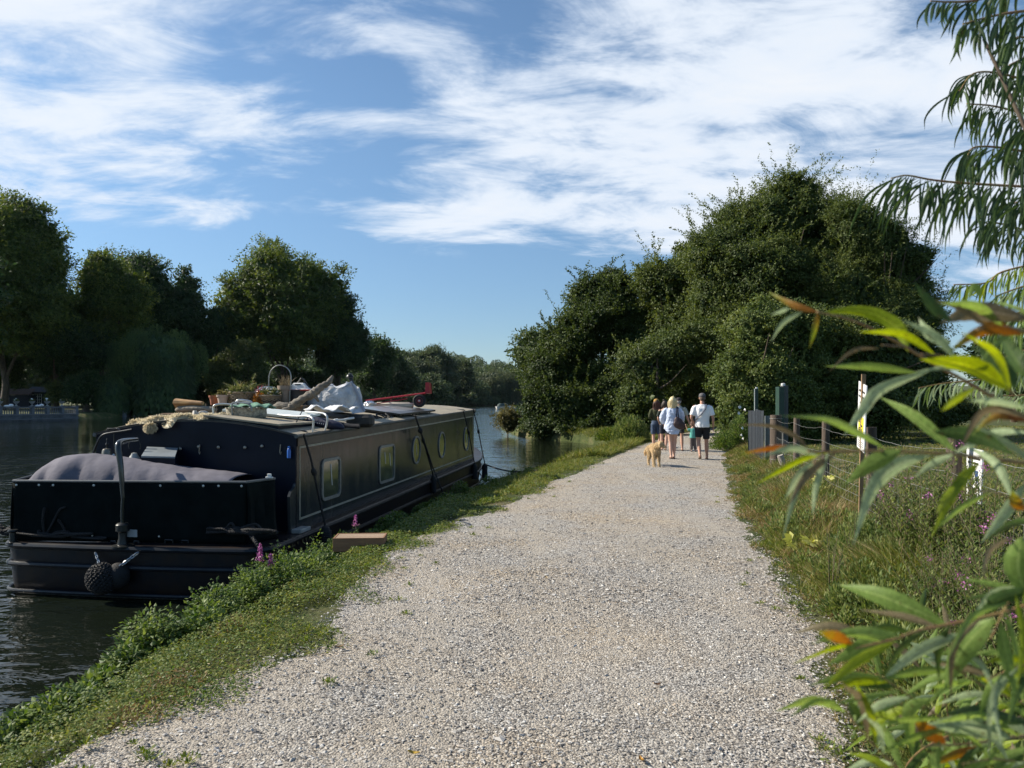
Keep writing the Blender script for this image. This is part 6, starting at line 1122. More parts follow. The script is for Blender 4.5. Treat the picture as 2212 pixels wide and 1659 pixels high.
def dog(label, loc, rz, s, coat, dark, head_off, head_dir, fluffy=True, tail=(( 0, -.36, .47), (-.05, -.46, .40), (-.09, -.50, .28), (-.10, -.49, .18)), white=None):
    """faces +Y before rotation; shoulder height .58 at s = 1"""
    e = empty('dog', tuple(loc), rz, label, 'dog'); b = MB()
    b.tube(catmull([(0, -.30, .46), (0, -.16, .47), (0, .02, .46), (0, .20, .46), (0, .28, .50)], 5), np.interp(np.linspace(0, 1, 21), [0, .2, .5, .78, 1], [.085, .10, .11, .13, .10]), 14, squash=1.12)
    hp = np.array(head_off, float); hd = unit(np.array(head_dir, float)); b.tube(catmull([(0, .22, .52), (hp[0] * .5, .33, .5 * .56 + .5 * hp[2]), hp], 4), [.105, .10, .095, .09, .085, .085, .08, .08, .08], 12)
    b.ell(hp, (.078, .085, .078), 14, 10); b.tube([hp + hd * .03 + (0, 0, -.015), hp + hd * .12 + (0, 0, -.03), hp + hd * .165 + (0, 0, -.035)], [.055, .038, .030], 10)
    fr = [((-.085, .22, .44), (-.09, .20, .26), (-.09, .21, .07), (-.09, .25, .025)), ((.085, .22, .44), (.095, .26, .26), (.10, .30, .07), (.10, .34, .025))]
    hd_ = [((-.09, -.26, .44), (-.10, -.20, .27), (-.10, -.33, .16), (-.10, -.29, .025)), ((.09, -.26, .44), (.10, -.16, .27), (.10, -.26, .16), (.10, -.21, .025))]
    for L_ in fr: b.tube(catmull(L_[:3], 5), np.linspace(.056, .030, 11), 10); b.tube([L_[2], np.array(L_[3]) + (0, -.02, .012), np.array(L_[3]) + (0, .03, .0)], [.034, .036, .024], 9, squash=.8)
    for L_ in hd_: b.tube(catmull([L_[0], L_[1], L_[2], (np.array(L_[3]) + (0, -.03, .03))], 5), np.interp(np.linspace(0, 1, 16), [0, .33, .66, 1], [.085, .062, .033, .028]), 10); b.tube([np.array(L_[3]) + (0, -.04, .014), np.array(L_[3]) + (0, .03, 0)], [.032, .024], 9, squash=.8)
    tl = catmull(tail, 4); b.tube(tl, np.interp(np.linspace(0, 1, len(tl)), [0, .4, .8, 1], [.045, .05, .05, .02]), 9)
    xh = np.cross(hd, (0, 0, 1)); xh /= np.linalg.norm(xh)
    b.V = [v * s for v in b.V]; body = remesh(b, 'body', coat, e, .012 * s, 2, disp=.03 * s if fluffy else .006, dscale=.035)
    b = MB()
    for sx in (-1, 1): b.tube([hp + xh * sx * .065 + (0, 0, .055), hp + xh * sx * .10 + (0, 0, .0) - hd * .01, hp + xh * sx * .095 + (0, 0, -.075)], [.022, .038, .020], 8, squash=.45)
    sc(b, s); b.build('ears', dark, e, smooth=True)
    b = MB(); b.ell(hp + hd * .185 + (0, 0, -.025), (.018, .018, .014), 8, 6); sc(b, s).build('nose', mat('dog_nose', (.02, .015, .015), .3), e, smooth=True); b = MB(); [b.ell(hp + hd * .07 + xh * sx * .04 + (0, 0, .02), (.009, .009, .009), 8, 6) for sx in (-1, 1)]; sc(b, s).build('eyes', mat('dog_eye', (.02, .012, .01), .15), e, smooth=True)
    if fluffy:
        me = body.data; n = len(me.vertices); co = np.empty(n * 3); me.vertices.foreach_get('co', co); no = np.empty(n * 3); me.vertices.foreach_get('normal', no); co = co.reshape(-1, 3); no = no.reshape(-1, 3); rg = np.random.default_rng(3); k = rg.integers(0, n, 16000); P = co[k] + rg.standard_normal((16000, 3)) * .003
        V = leaf_quads(P, unit(no[k] * .8 + rdir(16000, rg) * .5 + np.array([0, -.25, -.7])), rdir(16000, rg), .024 * s, .008 * s, .1); quads_obj('coat', V, leafmat('dog_fur', (.58, .43, .22), (.74, .58, .34), (.84, .70, .48), .2, vscale=5), body)
    return e
dog('shaggy golden dog walking towards the camera with its head turned', at(1413, 0, 18.8, .010), rad(184), .94, mat('golden_fur', (.56, .42, .24), .9, var=.4, vscale=14, bump=1, bscale=40, bdist=.02), mat('golden_ear', (.60, .42, .22), .9, bump=1, bscale=40), (-.09, .36, .60), (-.75, .60, -.22), tail=((0, -.34, .50), (.06, -.42, .46), (.13, -.44, .36), (.16, -.42, .26))).scale = (.84, 1, 1)
dog('small black and white dog walking ahead beside the young woman', at(1431, 0, 26.4, .010), rad(-6), .62, mat('black_fur', (.02, .016, .014), .8), mat('white_fur', (.40, .37, .34), .9), (0, .42, .66), (0, .9, -.2), fluffy=False, tail=((0, -.34, .50), (0, -.42, .56), (.02, -.44, .66), (.03, -.40, .74)))
# ================================================================ fence, signs, far-bank terrace
M_POST = mat('weathered_post', (.060, .042, .030), .9, var=.55, vscale=6, col2=(.12, .09, .068), bump=1, bscale=18, stretch=(3, 3, .35), bdist=.015)
M_WIRE = mat('galvanised_wire', (.30, .30, .28), .5, metal=.5)
def fence_x(Y): return 4.39 + (Y - 9.3) * .209
def fence():
    e = empty('wire_fence', (fence_x(9.3), 9.3, 0), 0, 'stock fence of round wooden posts and wire netting along the right verge', 'fence'); o = np.array([fence_x(9.3), 9.3, 0]); rg = np.random.default_rng(12)
    ys = [1.0, 3.8, 6.55, 9.3, 12.1, 14.9, 17.35]
    for y in ys:
        b = MB(); r = .058 + .006 * rg.random(); h = 1.29; tl = rg.normal(0, .015, 2); P = np.array([(0, 0, -.3), (0, 0, .3), (tl[0] * .6, tl[1] * .6, .9), (tl[0], tl[1], h)]) + (fence_x(y), y, 0) - o; b.tube(P, [r * 1.05, r * 1.02, r, r * .97], 14); b.build('post', M_POST, e, smooth=True)
    hs = [1.20, 1.0, .80, .66, .54, .42, .31, .21]
    for k, h in enumerate(hs):
        P = []
        for i in range(len(ys) - 1):
            for t in np.linspace(0, 1, 14)[:-1]:
                y = ys[i] * (1 - t) + ys[i + 1] * t; w = .010 * math.sin(y * 29 + k) + .006 * math.sin(y * 61 + k * 2) if k else .004 * math.sin(y * 20)
                P.append((fence_x(y) - .065, y, h - (.05 if k < 2 else .02) * 4 * t * (1 - t) + w))
        MB().tube(np.array(P) - o, 0.0020 if k else .0020, 5).build('wire', M_WIRE, e)
    b = MB()
    for y in np.arange(1.1, 17.2, .15): b.tube([np.array([fence_x(y) - .065, y, z + .004 * math.sin(z * 40)]) - o for z in np.linspace(.2, .8, 5)], .0009, 4)
    w = b.build('netting', M_WIRE, e); w['kind'] = 'stuff'
    Y = 17.3; c = at(1676, 0, Y, 0); e = empty('gate_post', tuple(c), 0, 'thick dark round gate post at the end of the wire fence', 'post'); b = MB(); b.tube([(0, 0, -.3), (0, 0, .8), (.0, 0, 1.30)], [.135, .13, .125], 18); b.build('post', M_POST, e, smooth=True); b = MB()
    for z in (1.22, 1.0, .62, .3): b.tube([(.138 * math.cos(a), .138 * math.sin(a), z) for a in np.linspace(0, 2 * math.pi, 17)], .004, 5, cap=False)
    b.build('binding_wire', M_WIRE, e)
    b = MB(); b.tube([at(1685, 0, 15.4, 0) + (-.0, 0, .52), at(1690, 0, 15.4, 0) + (.06, 0, .2), at(1697, 0, 15.4, 0) + (.1, 0, -.15)], [.06, .065, .07], 10); tag(b.build('stake', mat('bleached_wood', (.42, .38, .33), .85, var=.4, vscale=9, bump=1, bscale=20, stretch=(2, 2, .4)), None, smooth=True), 'short leaning bleached white stake at the foot of the gate post', 'stake')
    # sheet piles
    e = empty('sheet_barrier', tuple(at(1632, 0, 19.6, 0)), 0, 'barrier of grey galvanised metal sheets standing beside the towpath', 'barrier'); c = at(1632, 0, 19.6, 0)
    Mg = mat('grey_sheet', (.032, .040, .050), .5, metal=.2, var=.35, vscale=5)
    for i, (x0, x1, t, bt) in enumerate(((1617, 1623.5, 887, 978), (1624.5, 1631, 887, 985), (1632, 1637, 884, 992), (1638, 1642, 886, 995), (1642.5, 1649, 887, 1006))):
        Y = 20.6 - i * .55; a_ = W3(x0, t, Y) - c; z_ = W3(x1, t, Y - .12) - c; zb = -.1; b = MB(); w = z_ - a_; q = [a_, a_ + w * .12 + (0, -.04, 0), a_ + w * .88 + (0, -.04, 0), z_]; b.grid([[(*p[:2], p[2]) for p in q], [(*p[:2], zb) for p in q]]); b.tube([(*q[0][:2], q[0][2]), (*q[0][:2], zb)], .012, 5); b.build('sheet', Mg, e, thick=.012)
    e = empty('steel_post', tuple(at(1658, 0, 18.0, 0)), 0, 'narrow grey steel sheet post left of the gate post', 'post'); b = MB(); b.box((0, 0, .62), (.13, .01, 1.30)); b.box((-.065, -.03, .62), (.012, .06, 1.30)); b.build('post', mat('pale_steel', (.16, .18, .18), .45, metal=.3, var=.3), e)
    # green boards
    Mgr = mat('green_board', (.018, .05, .034), .5, var=.3); Mgy = mat('grey_board_side', (.075, .08, .078), .6, var=.3)
    c = at(1688, 0, 18.4, 0); e = empty('notice_board', tuple(c), 0, 'tall narrow green-edged notice board seen edge-on with a white cap', 'notice board'); b = MB(); b.box((-.055, -.05, 1.45), (.13, .25, 1.02)); b.build('green_side', Mgr, e, bevel=.008); b = MB(); b.box((.075, .02, 1.0), (.125, .20, 1.98)); b.build('grey_side', Mgy, e, bevel=.006); b = MB(); b.lathe([(.05, 0), (.05, .05), (.03, .06)], (.04, 0, 1.99), 14); b.build('cap', M_WHITE, e, smooth=True)
    c = at(1633, 0, 20.2, 0); e = empty('notice_post', tuple(c), 0, 'slim dark green post with white cap rising above the metal sheets', 'post'); b = MB(); b.box((0, 0, 1.0), (.09, .10, 1.9)); b.build('post', Mgr, e, bevel=.006); b = MB(); b.box((-.05, -.05, 1.5), (.012, .012, .9)); b.box((.02, 0, 1.97), (.05, .05, .04)); b.build('trim', M_WHITE, e)
fence()
def sign(name, A, B, C_, D, stake, label, blocks):
    """A,B top corners (far, near), C_,D bottom corners (near, far)"""
    o = (A + B + C_ + D) / 4; o[2] = 0; e = empty(name, tuple(o), 0, label, 'sign'); A, B, C_, D = (p - o for p in (A, B, C_, D)); n = np.cross(B - A, D - A); n /= np.linalg.norm(n); n = -n if n[0] > 0 else n
    b = MB(); b.prism([A, B, C_, D], -n * .012); b.build('board', mat('sign_white', (.80, .80, .78), .35, var=.06), e)
    P = lambda u, v, q: (A * (1 - u) + B * u) * (1 - v) + (D * (1 - u) + C_ * u) * v + n * q
    for i, (u0, u1, v0, v1, m, q, nm) in enumerate(blocks):
        MB().add([P(u0, v0, q), P(u1, v0, q), P(u1, v1, q), P(u0, v1, q)], [(0, 1, 2, 3)]).build(nm, m, e)
    if stake is not None: b = MB(); b.prism([stake[0] - o, stake[1] - o, stake[2] - o, stake[3] - o], (.012, .045, 0)); b.build('stake', mat('new_stake', (.30, .19, .10), .8, var=.3, bump=.4, bscale=30, stretch=(2, 2, .3)), e)
def signs():
    K = mat('sign_black', (.02, .02, .02), .5); Yl = mat('sign_yellow', (.75, .62, .04), .5); rows = []
    rg = np.random.default_rng(1)
    for v, h, u0, u1 in ((.10, .045, .12, .88), (.19, .045, .10, .92), (.28, .04, .25, .8), (.40, .03, .2, .75)):
        u = u0
        while u < u1 - .03: w = .035 + .04 * rg.random(); rows.append((u, min(u + w, u1), v + .012 * rg.random(), v + h - .012 * rg.random(), K, .003, 'lettering')); u += w + .022
    rows.append((.15, .85, .50, .78, Yl, .003, 'yellow_panel')); 
    for (u0, u1, v0, v1) in ((.25, .34, .52, .60), (.34, .50, .585, .60), (.40, .72, .62, .65), (.25, .33, .67, .75), (.33, .50, .67, .685), (.33, .50, .70, .715), (.48, .54, .67, .715), (.6, .66, .67, .75)): rows.append((u0, u1, v0, v1, K, .005, 'symbol'))
    for v in (.87, .90, .93, .955): rows.append((.12, .88 - .2 * (v > .95), v, v + .010, K, .003, 'lettering'))
    sign('warning_sign', W3(1855, 823, 9.32), W3(1871.5, 834, 8.80), W3(1866, 979, 8.78), W3(1851, 964, 9.30), [W3(1862, 808, 9.0), W3(1871, 808, 9.0), W3(1863, 1135, 9.05), W3(1855, 1135, 9.05)], 'white warning sign with yellow panel on a wooden stake beside a fence post', rows)
    rows = [(.1, .9, .16, .20, K, .003, 'lettering'), (.1, .8, .25, .29, K, .003, 'lettering'), (.2, .8, .4, .62, mat('sign_blue', (.03, .06, .16), .5), .003, 'panel'), (.1, .9, .75, .78, K, .003, 'lettering'), (.1, .7, .84, .87, K, .003, 'lettering')]
    sign('white_sign', W3(2088, 966, 6.65), W3(2122, 973, 6.25), W3(2118, 1090, 6.22), W3(2088, 1080, 6.62), None, 'white sign on the fence half hidden by the pink willowherb', rows)
signs()
def terrace():
    """balustrade, urns, summerhouse on the far bank"""
    Ms = mat('grey_stone', (.14, .155, .17), .8, var=.3, vscale=1.5); A0 = np.array([-60.2, 81.0]); A1 = np.array([-54.9, 95.9]); o = np.array([*A0, 0.0]); AN = math.atan2(*(A1 - A0)[::-1])
    e = empty('balustrade', tuple(o), AN, 'pale stone balustrade above the river wall on the far bank', 'balustrade'); L_ = float(np.linalg.norm(A1 - A0)); zb = -.05; b = MB(); b.box((L_ / 2, 0, -.55), (L_, .8, 1.1)); b.build('river_wall', mat('river_wall_stone', (.12, .13, .14), .9, var=.5, vscale=1.2, bump=.5, bscale=4), e)
    b = MB(); b.box((L_ / 2, 0, .08), (L_ + .2, 1.0, .16)); b.box((L_ / 2, -.35, -.45), (L_ + .2, .35, .10)); b.build('base_course', Ms, e, bevel=.02); b = MB(); b.box((L_ / 2, 0, .93), (L_, .42, .13)); b.build('top_rail', Ms, e, bevel=.02)
    n = int(L_ / 1.85); 
    for i in range(n + 1): b = MB(); b.box((i * L_ / n, 0, .55), (.38, .46, 1.0)); b.box((i * L_ / n, 0, 1.06), (.48, .54, .08)); b.build('pier', Ms, e)
    cnt = 0
    for i in range(n):
        for k in range(6):
            if cnt > 90: break
            x = (i + (k + 1) / 7) * L_ / n; b = MB(); b.lathe([(.07, .16), (.07, .24), (.045, .30), (.085, .45), (.04, .72), (.07, .80), (.07, .87)], (x, 0, 0), 8); b.build('baluster', Ms, e, smooth=True); cnt += 1
    def urn(dx, label, flowers):
        k_ = (dx - CX) / F; dd = (A1 - A0) / L_; i = round((k_ * A0[1] - A0[0]) / (dd[0] - k_ * dd[1]) / L_ * n); p = o + np.array([*dd, 0]) * (i * L_ / n); e = empty('stone_urn', (p[0], p[1], 1.10), 0, label, 'urn', 'urns on the balustrade'); b = MB(); b.lathe([(.16, 0), (.16, .06), (.06, .12), (.06, .22), (.20, .34), (.32, .50), (.34, .56), (.28, .57), (.1, .5)], (0, 0, 0), 16); b.build('urn_body', mat('urn_stone', (.36, .36, .35), .8, var=.3, vscale=4), e, smooth=True)
        rg = np.random.default_rng(dx); quads_obj('plant', leafball(260, (0, 0, .68), (.30, .30, .18), .10, rg), LM['light'], e)
        b = MB(); [b.cut().ell((.25 * (rg.random() - .5), -.1 + .2 * (rg.random() - .5), .70 + .2 * rg.random()), (.09, .09, .08), 8, 6) for _ in range(flowers)]; b.pieces('flower', mat('white_flowers', (.8, .8, .78), .8), e, smooth=True)
    for dx, lb, f in ((14, 'leftmost urn on the balustrade, with white flowers', 3), (46, 'urn between the leftmost urn and the white doors', 2), (74, 'urn with a large white flower head below the white doors', 5), (101, 'urn with two white blooms just right of the white doors', 4), (126, 'rightmost urn before the willow, almost bare', 1)): urn(dx, lb, f)
    # swans / white birds resting on the rail are boats of cloth: white cushions on the wall
    for dx, lb in ((22, 'white parasol cushion left of the white doors'), (88, 'white cushions on the wall under the white doors')):
        p = W3(dx, 0, np.interp(dx, [-60, 165], [81, 95.9])); b = MB(); b.ell((-.25, 0, .12), (.38, .2, .12), 12, 8, bump=.08); b.ell((.22, 0, .20), (.28, .18, .16), 12, 8, bump=.08, seed=2); o2 = b.build('cushion', mat('white_cushion', (.78, .78, .78), .8), None, smooth=True); o2.location = (p[0] - .1, p[1], 1.0); o2.rotation_euler = (0, 0, AN); tag(o2, lb, 'cushion')
    # summerhouse
    Y = 128; c = W3(78, 0, Y); c[2] = .85; e = empty('summerhouse', tuple(c), 0, 'dark summerhouse with white glazed double doors on the far bank', 'summerhouse'); Md = mat('dark_cladding', (.018, .022, .035), .8, var=.3, vscale=2); b = MB(); b.box((.0, 1.5, 1.15), (3.6, 3.0, 2.3)); b.build('wall', Md, e); b = MB(); b.prism([(-2.0, -.25, 2.32), (2.0, -.25, 2.32), (1.6, 1.5, 3.25), (-1.6, 1.5, 3.25)], (0, 0, .08)); b.prism([(-1.6, 1.5, 3.25), (1.6, 1.5, 3.25), (2.0, 3.3, 2.3), (-2.0, 3.3, 2.3)], (0, 0, .08)); b.build('roof', mat('slate_roof', (.05, .055, .075), .7, var=.3, vscale=3), e)
    Mw = mat('white_frame', (.72, .74, .76), .5)
    for x, nm in ((-.95, 'window'), (-.05, 'door'), (.62, 'door')):
        w = .62; f = MB(); [f.box((x + sx * w / 2, -.04, 1.1), (.08, .06, 2.0)) for sx in (-1, 1)]; [f.box((x, -.04, z), (w, .05, .06)) for z in (.15, .65, 1.1, 1.6, 2.07)]; [f.box((x, -.038, 1.1), (.03, .04, 1.95))]; d = f.build(nm, Mw, e); MB().box((x, -.015, 1.1), (w - .06, .01, 1.9)).build('pane', mat('door_glass', (.03, .04, .05), .1, coat=.5), d)
    c = W3(26, 0, 126); c[2] = .7; e = empty('boathouse', tuple(c), 0, 'low dark building behind the balustrade left of the white doors', 'building'); b = MB(); b.box((0, 2, 1.0), (5.6, 4, 2.0)); b.build('wall', Md, e); b = MB(); b.prism([(-3.1, -.3, 2.02), (3.1, -.3, 2.02), (2.6, 2, 3.0), (-2.6, 2, 3.0)], (0, 0, .1)); b.build('roof', mat('brown_roof', (.10, .06, .045), .8, var=.5, vscale=4), e); f = MB(); f.box((-1.0, -.03, 1.1), (1.2, .05, 1.1)); w = f.build('window', mat('dark_window_frame', (.06, .065, .08), .5), e); MB().box((-1.0, -.06, 1.1), (1.05, .01, .95)).build('pane', mat('window_glass_far', (.03, .035, .04), .1), w)
    # low quay wall continuing under the willow
    A = np.array([-57.2, 113.0, 0]); B_ = np.array([-65.1, 133.0, 0]); b = MB(); d = B_ - A; nn = np.array([-d[1], d[0], 0]) / np.linalg.norm(d); b.prism([A + (0, 0, -1.2), B_ + (0, 0, -1.2), B_ + (0, 0, .25), A + (0, 0, .25)], nn * .5); tag(b.build('quay_wall', mat('quay', (.20, .22, .23), .85, var=.5, vscale=.8), None), 'low grey quay wall running under the weeping willow', 'wall')
    # mast and chimney stack far off, cruiser on the river
    p = at(1017, 0, 620, 0); p[2] = gz1(p[0], 620); e = empty('mast', tuple(p), 0, 'thin pale mast rising above the far woods', 'mast'); zt = W3(1017, 776, 620)[2] - p[2]; b = MB(); b.tube([(0, 0, 0), (0, 0, zt)], [.7, .45], 6); b.build('pole', mat('mast_grey', (.5, .52, .54), .6), e); b = MB(); b.tube([(-1, 0, zt * .96), (1, 0, zt * .96)], .2, 5); b.build('antenna', M_ALU, e)
    p = at(999, 0, 520, 0); p[2] = gz1(p[0], 520); e = empty('chimney_stack', tuple(p), 0, 'pair of pale tower shafts behind the wide far willow', 'tower'); zt = W3(999, 789, 520)[2] - p[2]; b = MB(); b.box((-.9, 0, zt / 2), (1.0, 1.0, zt)); b.box((.9, 0, zt / 2 - 1), (1.0, 1.0, zt - 2)); b.build('shaft', mat('pale_brick', (.42, .38, .34), .8, var=.2, vscale=.5), e); b = MB(); b.box((0, 0, zt - 3), (3.0, 1.2, .6)); b.build('cross_beam', mat('beam_grey', (.3, .3, .3), .7), e)
    Yb = 250.0; p = at(1088, 0, Yb, WZ); e = empty('motor_cruiser', tuple(p), rad(15), 'small white motor cruiser with dark canopy far down the river', 'boat', None); b = MB(); b.loft([[(-2.4, -.7, .0), (2.4, -.7, 0), (3.2, 0, .1), (2.4, .7, 0), (-2.4, .7, 0)], [(-2.6, -.95, .75), (2.5, -.95, .85), (3.8, 0, 1.0), (2.5, .95, .85), (-2.6, .95, .75)]]); b.build('hull', M_WHITE, e); b = MB(); b.loft([ringz(2.0, .85, .8, -.2), ringz(1.7, .75, 1.5, -.3), ringz(1.1, .6, 1.75, -.3)]); b.build('canopy', mat('green_canopy', (.05, .08, .07), .7), e, smooth=True)
terrace()
# ================================================================ grass, weeds and the willow
LM.update(grass=leafmat('leaf_grass', (.075, .115, .018), (.15, .185, .034), (.29, .27, .09), .4, vscale=1.6),
 cover=leafmat('leaf_cover', (.065, .115, .018), (.125, .180, .030), (.25, .26, .06), .35, vscale=2.2),
 straw=leafmat('leaf_straw', (.17, .12, .045), (.30, .22, .10), (.42, .33, .17), .3, vscale=2),
 nettle=leafmat('leaf_nettle', (.045, .090, .018), (.095, .155, .032), (.20, .26, .07), .35, vscale=3),
 herb=leafmat('leaf_herb', (.075, .120, .032), (.135, .185, .050), (.24, .27, .09), .4, vscale=3),
 yellow=leafmat('leaf_yellow', (.28, .30, .04), (.45, .46, .08), (.60, .58, .20), .45, vscale=5),
 rustweed=leafmat('leaf_rustweed', (.15, .10, .045), (.24, .17, .08), (.34, .26, .14), .3, vscale=5),
 pink=leafmat('petal_pink', (.30, .08, .22), (.42, .14, .32), (.58, .30, .48), .35, vscale=9))
def tufts(P, h, w, rg, per=7, lean=.55, z=None):
    """grass tufts rooted at the given points"""
    n = len(P); Q = np.repeat(P, per, 0) + np.column_stack([rg.normal(0, .018, (n * per, 2)), np.zeros(n * per)]); m = len(Q); hh = np.repeat(h, per) * (.4 + .75 * rg.random(m)); D = unit(np.column_stack([rg.normal(0, lean, (m, 2)), np.ones(m)])); s = unit(np.cross(D, rdir(m, rg))); ww = np.broadcast_to(w, (m,)) if np.ndim(w) == 0 else np.repeat(w, per)
    mid = Q + D * (hh * .55)[:, None]; bend = np.column_stack([D[:, 0] * .5, D[:, 1] * .5, -.25 * np.ones(m)]); tip = mid + (D + bend) * (hh * .5)[:, None]
    return np.stack([Q - s * ww[:, None] * .5, mid + s * ww[:, None] * -.1, tip, mid + s * ww[:, None] * .6], 1).reshape(-1, 3)
def on_ground(x, y): return np.column_stack([x, y, ground_z(x, y)])
def patch(x, y, f=1.0, ph=0.0): return .5 + .25 * np.sin(x * 2.3 * f + ph + 1.7 * np.sin(y * 1.1 * f)) + .25 * np.sin(y * 3.1 * f + ph * 2 + 1.3 * np.sin(x * 2.9 * f))
def verges():
    rg = np.random.default_rng(21)
    bx = lambda y: np.interp(y, BANK[:, 1], BANK[:, 0]); cover = []; blades_ = []; straw = []
    # left verge: low clover-like cover and short grass, straggling into the gravel
    def left(n, y0, y1, lf, seed):
        r = np.random.default_rng(seed); y = y0 + (y1 - y0) * r.random(n) ** 1.3; u = r.random(n); L_ = bx(y) + .02; R_ = edge_xy(PL, y) + .40; x = L_ + (R_ - L_) * u; e = x - edge_xy(PL, y); keep = (r.random(n) < np.clip(.34 - e * 2.2 + 1.0 * (patch(x, y, 1.7) - .5) * 1.5, 0.0, 1)) ; return x[keep], y[keep]
    x, y = left(90000, 2.6, 13, .02, 1); P = on_ground(x, y); n = len(P); P[:, 2] = np.maximum(P[:, 2], .004) * (x > bx(y) + .5) + P[:, 2] * (x <= bx(y) + .5) + .03 * rg.random(n); ln = (.010 + .018 * rg.random(n)) * (1 + np.clip((P[:, 1] - 5) * .08, 0, 1)); cover.append(leaf_quads(P, unit(rdir(n, rg) * (1, 1, .35)), unit(rdir(n, rg) * .5 + (0, 0, 1)), ln, ln * .7, .1))
    x, y = left(24000, 12, 34, .05, 2); P = on_ground(x, y); n = len(P); P[:, 2] += .05 * rg.random(n); cover.append(leaf_quads(P, unit(rdir(n, rg) * (1, 1, .5)), unit(rdir(n, rg) * .6 + (0, 0, 1)), .05, .03, .1))
    x, y = left(16000, 2.6, 14, 0, 3); P = on_ground(x, y); blades_.append(tufts(P, .03 + .045 * rg.random(len(P)), .004, rg, 4)); x, y = left(11000, 12, 36, 0, 4); P = on_ground(x, y); blades_.append(tufts(P, .06 + .16 * rg.random(len(P)) * patch(x, y, .8), .010, rg, 4))
    C = np.concatenate(cover); tag(quads_obj('ground_cover', C, LM['cover']), 'low green clover-like cover creeping over the left edge of the gravel', 'ground cover', kind='stuff')
    # rusty dried patches
    c = [(-1.95, 4.35), (-2.1, 5.6), (-2.3, 6.2), (-1.9, 3.9), (-2.0, 6.9)]; Q = []
    for cx, cy in c: k = 420; a_ = rg.normal(0, .10, (k, 2)); Q.append(on_ground(cx + a_[:, 0], cy + a_[:, 1]) + np.column_stack([np.zeros((k, 2)), .10 * rg.random(k)]))
    Q = np.concatenate(Q); tag(quads_obj('dried_weeds', leaf_quads(Q, unit(rdir(len(Q), rg) + (0, 0, .6)), rdir(len(Q), rg), .035, .008, .1), LM['rustweed']), 'rust-brown dried weeds among the green cover', 'dried weeds', kind='stuff')
    # bank-edge nettles: a bushy ribbon of leafy clumps
    V = []
    for k in range(215):
        y = 3.0 + 8.0 * rg.random() if k < 185 else 11 + 9 * rg.random(); x = bx(y) + rg.normal(.08, .11); r = .08 + .13 * rg.random(); h = r * (.8 + .9 * rg.random()); m = int(420 * (r / .13) ** 1.6); d = rdir(m, rg); d[:, 2] = np.abs(d[:, 2]); q = .55 + .5 * rg.random((m, 1)); z0 = gz1(x, y); P = np.array([x, y, z0 - .02]) + d * np.array([r, r, h]) * q
        ln = .028 + .028 * rg.random(m); V.append(leaf_quads(P, unit(d * (1, 1, .3) + rdir(m, rg) * .6), unit(d * .5 + rdir(m, rg) * .5 + (0, 0, .8)), ln, ln * .62, .12))
    for (cx, cy, r, h) in ((-2.12, 7.05, .28, .22), (-2.32, 6.75, .2, .14), (-1.98, 7.45, .22, .14), (-2.22, 6.55, .18, .2), (-1.95, 6.9, .2, .12), (-2.42, 6.2, .2, .12), (-2.6, 5.5, .2, .1), (-2.0, 7.8, .15, .2)):
        m = 2600; d = rdir(m, rg); d[:, 2] = np.abs(d[:, 2]); m = int(m * (r / .28) ** 2); d = d[:m]; lump = 1 + .28 * np.sin(d[:, :1] * 7 + cx * 9) * np.sin(d[:, 1:2] * 6 + cy * 5); P = np.array([cx, cy, -.12]) + d * np.array([r, r, h + .1]) * (.35 + .75 * rg.random((m, 1))) * lump; ln = .022 + .022 * rg.random(m); V.append(leaf_quads(P, unit(d * (1, 1, .3) + rdir(m, rg) * .6), unit(d * .5 + rdir(m, rg) * .5 + (0, 0, .8)), ln, ln * .6, .12))
    tag(quads_obj('nettles', np.concatenate(V), LM['nettle']), 'bright green nettles and weeds crowding the edge of the bank', 'nettles', kind='stuff')
    # right verge: long grass, straw and weeds up to the fence
    def right(n, y0, y1, seed, w0=-.22, w1=2.3):
        r = np.random.default_rng(seed); y = y0 + (y1 - y0) * r.random(n) ** 1.5; L_ = edge_xy(PR, y) + w0; R_ = np.maximum(fence_x(y) + .5, L_ + w1 * .6); x = L_ + (R_ - L_) * r.random(n); e = x - edge_xy(PR, y); keep = r.random(n) < np.clip(.5 + e * 3.0 + 1.1 * (patch(x, y, 1.6, 2) - .5), 0, 1); return x[keep], y[keep], e[keep]
    x, y, e = right(21000, 2.8, 26, 5); P = on_ground(x, y); h = (.09 + .36 * patch(x, y, .9, 1)) * np.clip(.30 + e * 1.3, .2, 1.35); tn = patch(x, y, .7, 4); g = rg.random(len(x)) < np.clip(tn + .12, .25, .9); w = .0045 + .0006 * P[:, 1]
    blades_.append(tufts(P[g], h[g], w[g], rg, 8)); straw.append(tufts(P[~g], h[~g] * 1.05, w[~g], rg, 8, .7))
    x, y, e = right(30000, 2.8, 20, 6); P = on_ground(x, y); n = len(P); P[:, 2] += .10 * rg.random(n) * np.clip(.4 + e, 0, 1); ln = .018 + .025 * rg.random(n); tag(quads_obj('weeds', leaf_quads(P, unit(rdir(n, rg) * (1, 1, .6)), unit(rdir(n, rg) * .6 + (0, 0, 1)), ln, ln * .55, .1), LM['herb']), 'small-leaved weeds growing through the long grass of the right verge', 'weeds', kind='stuff')
    V = []
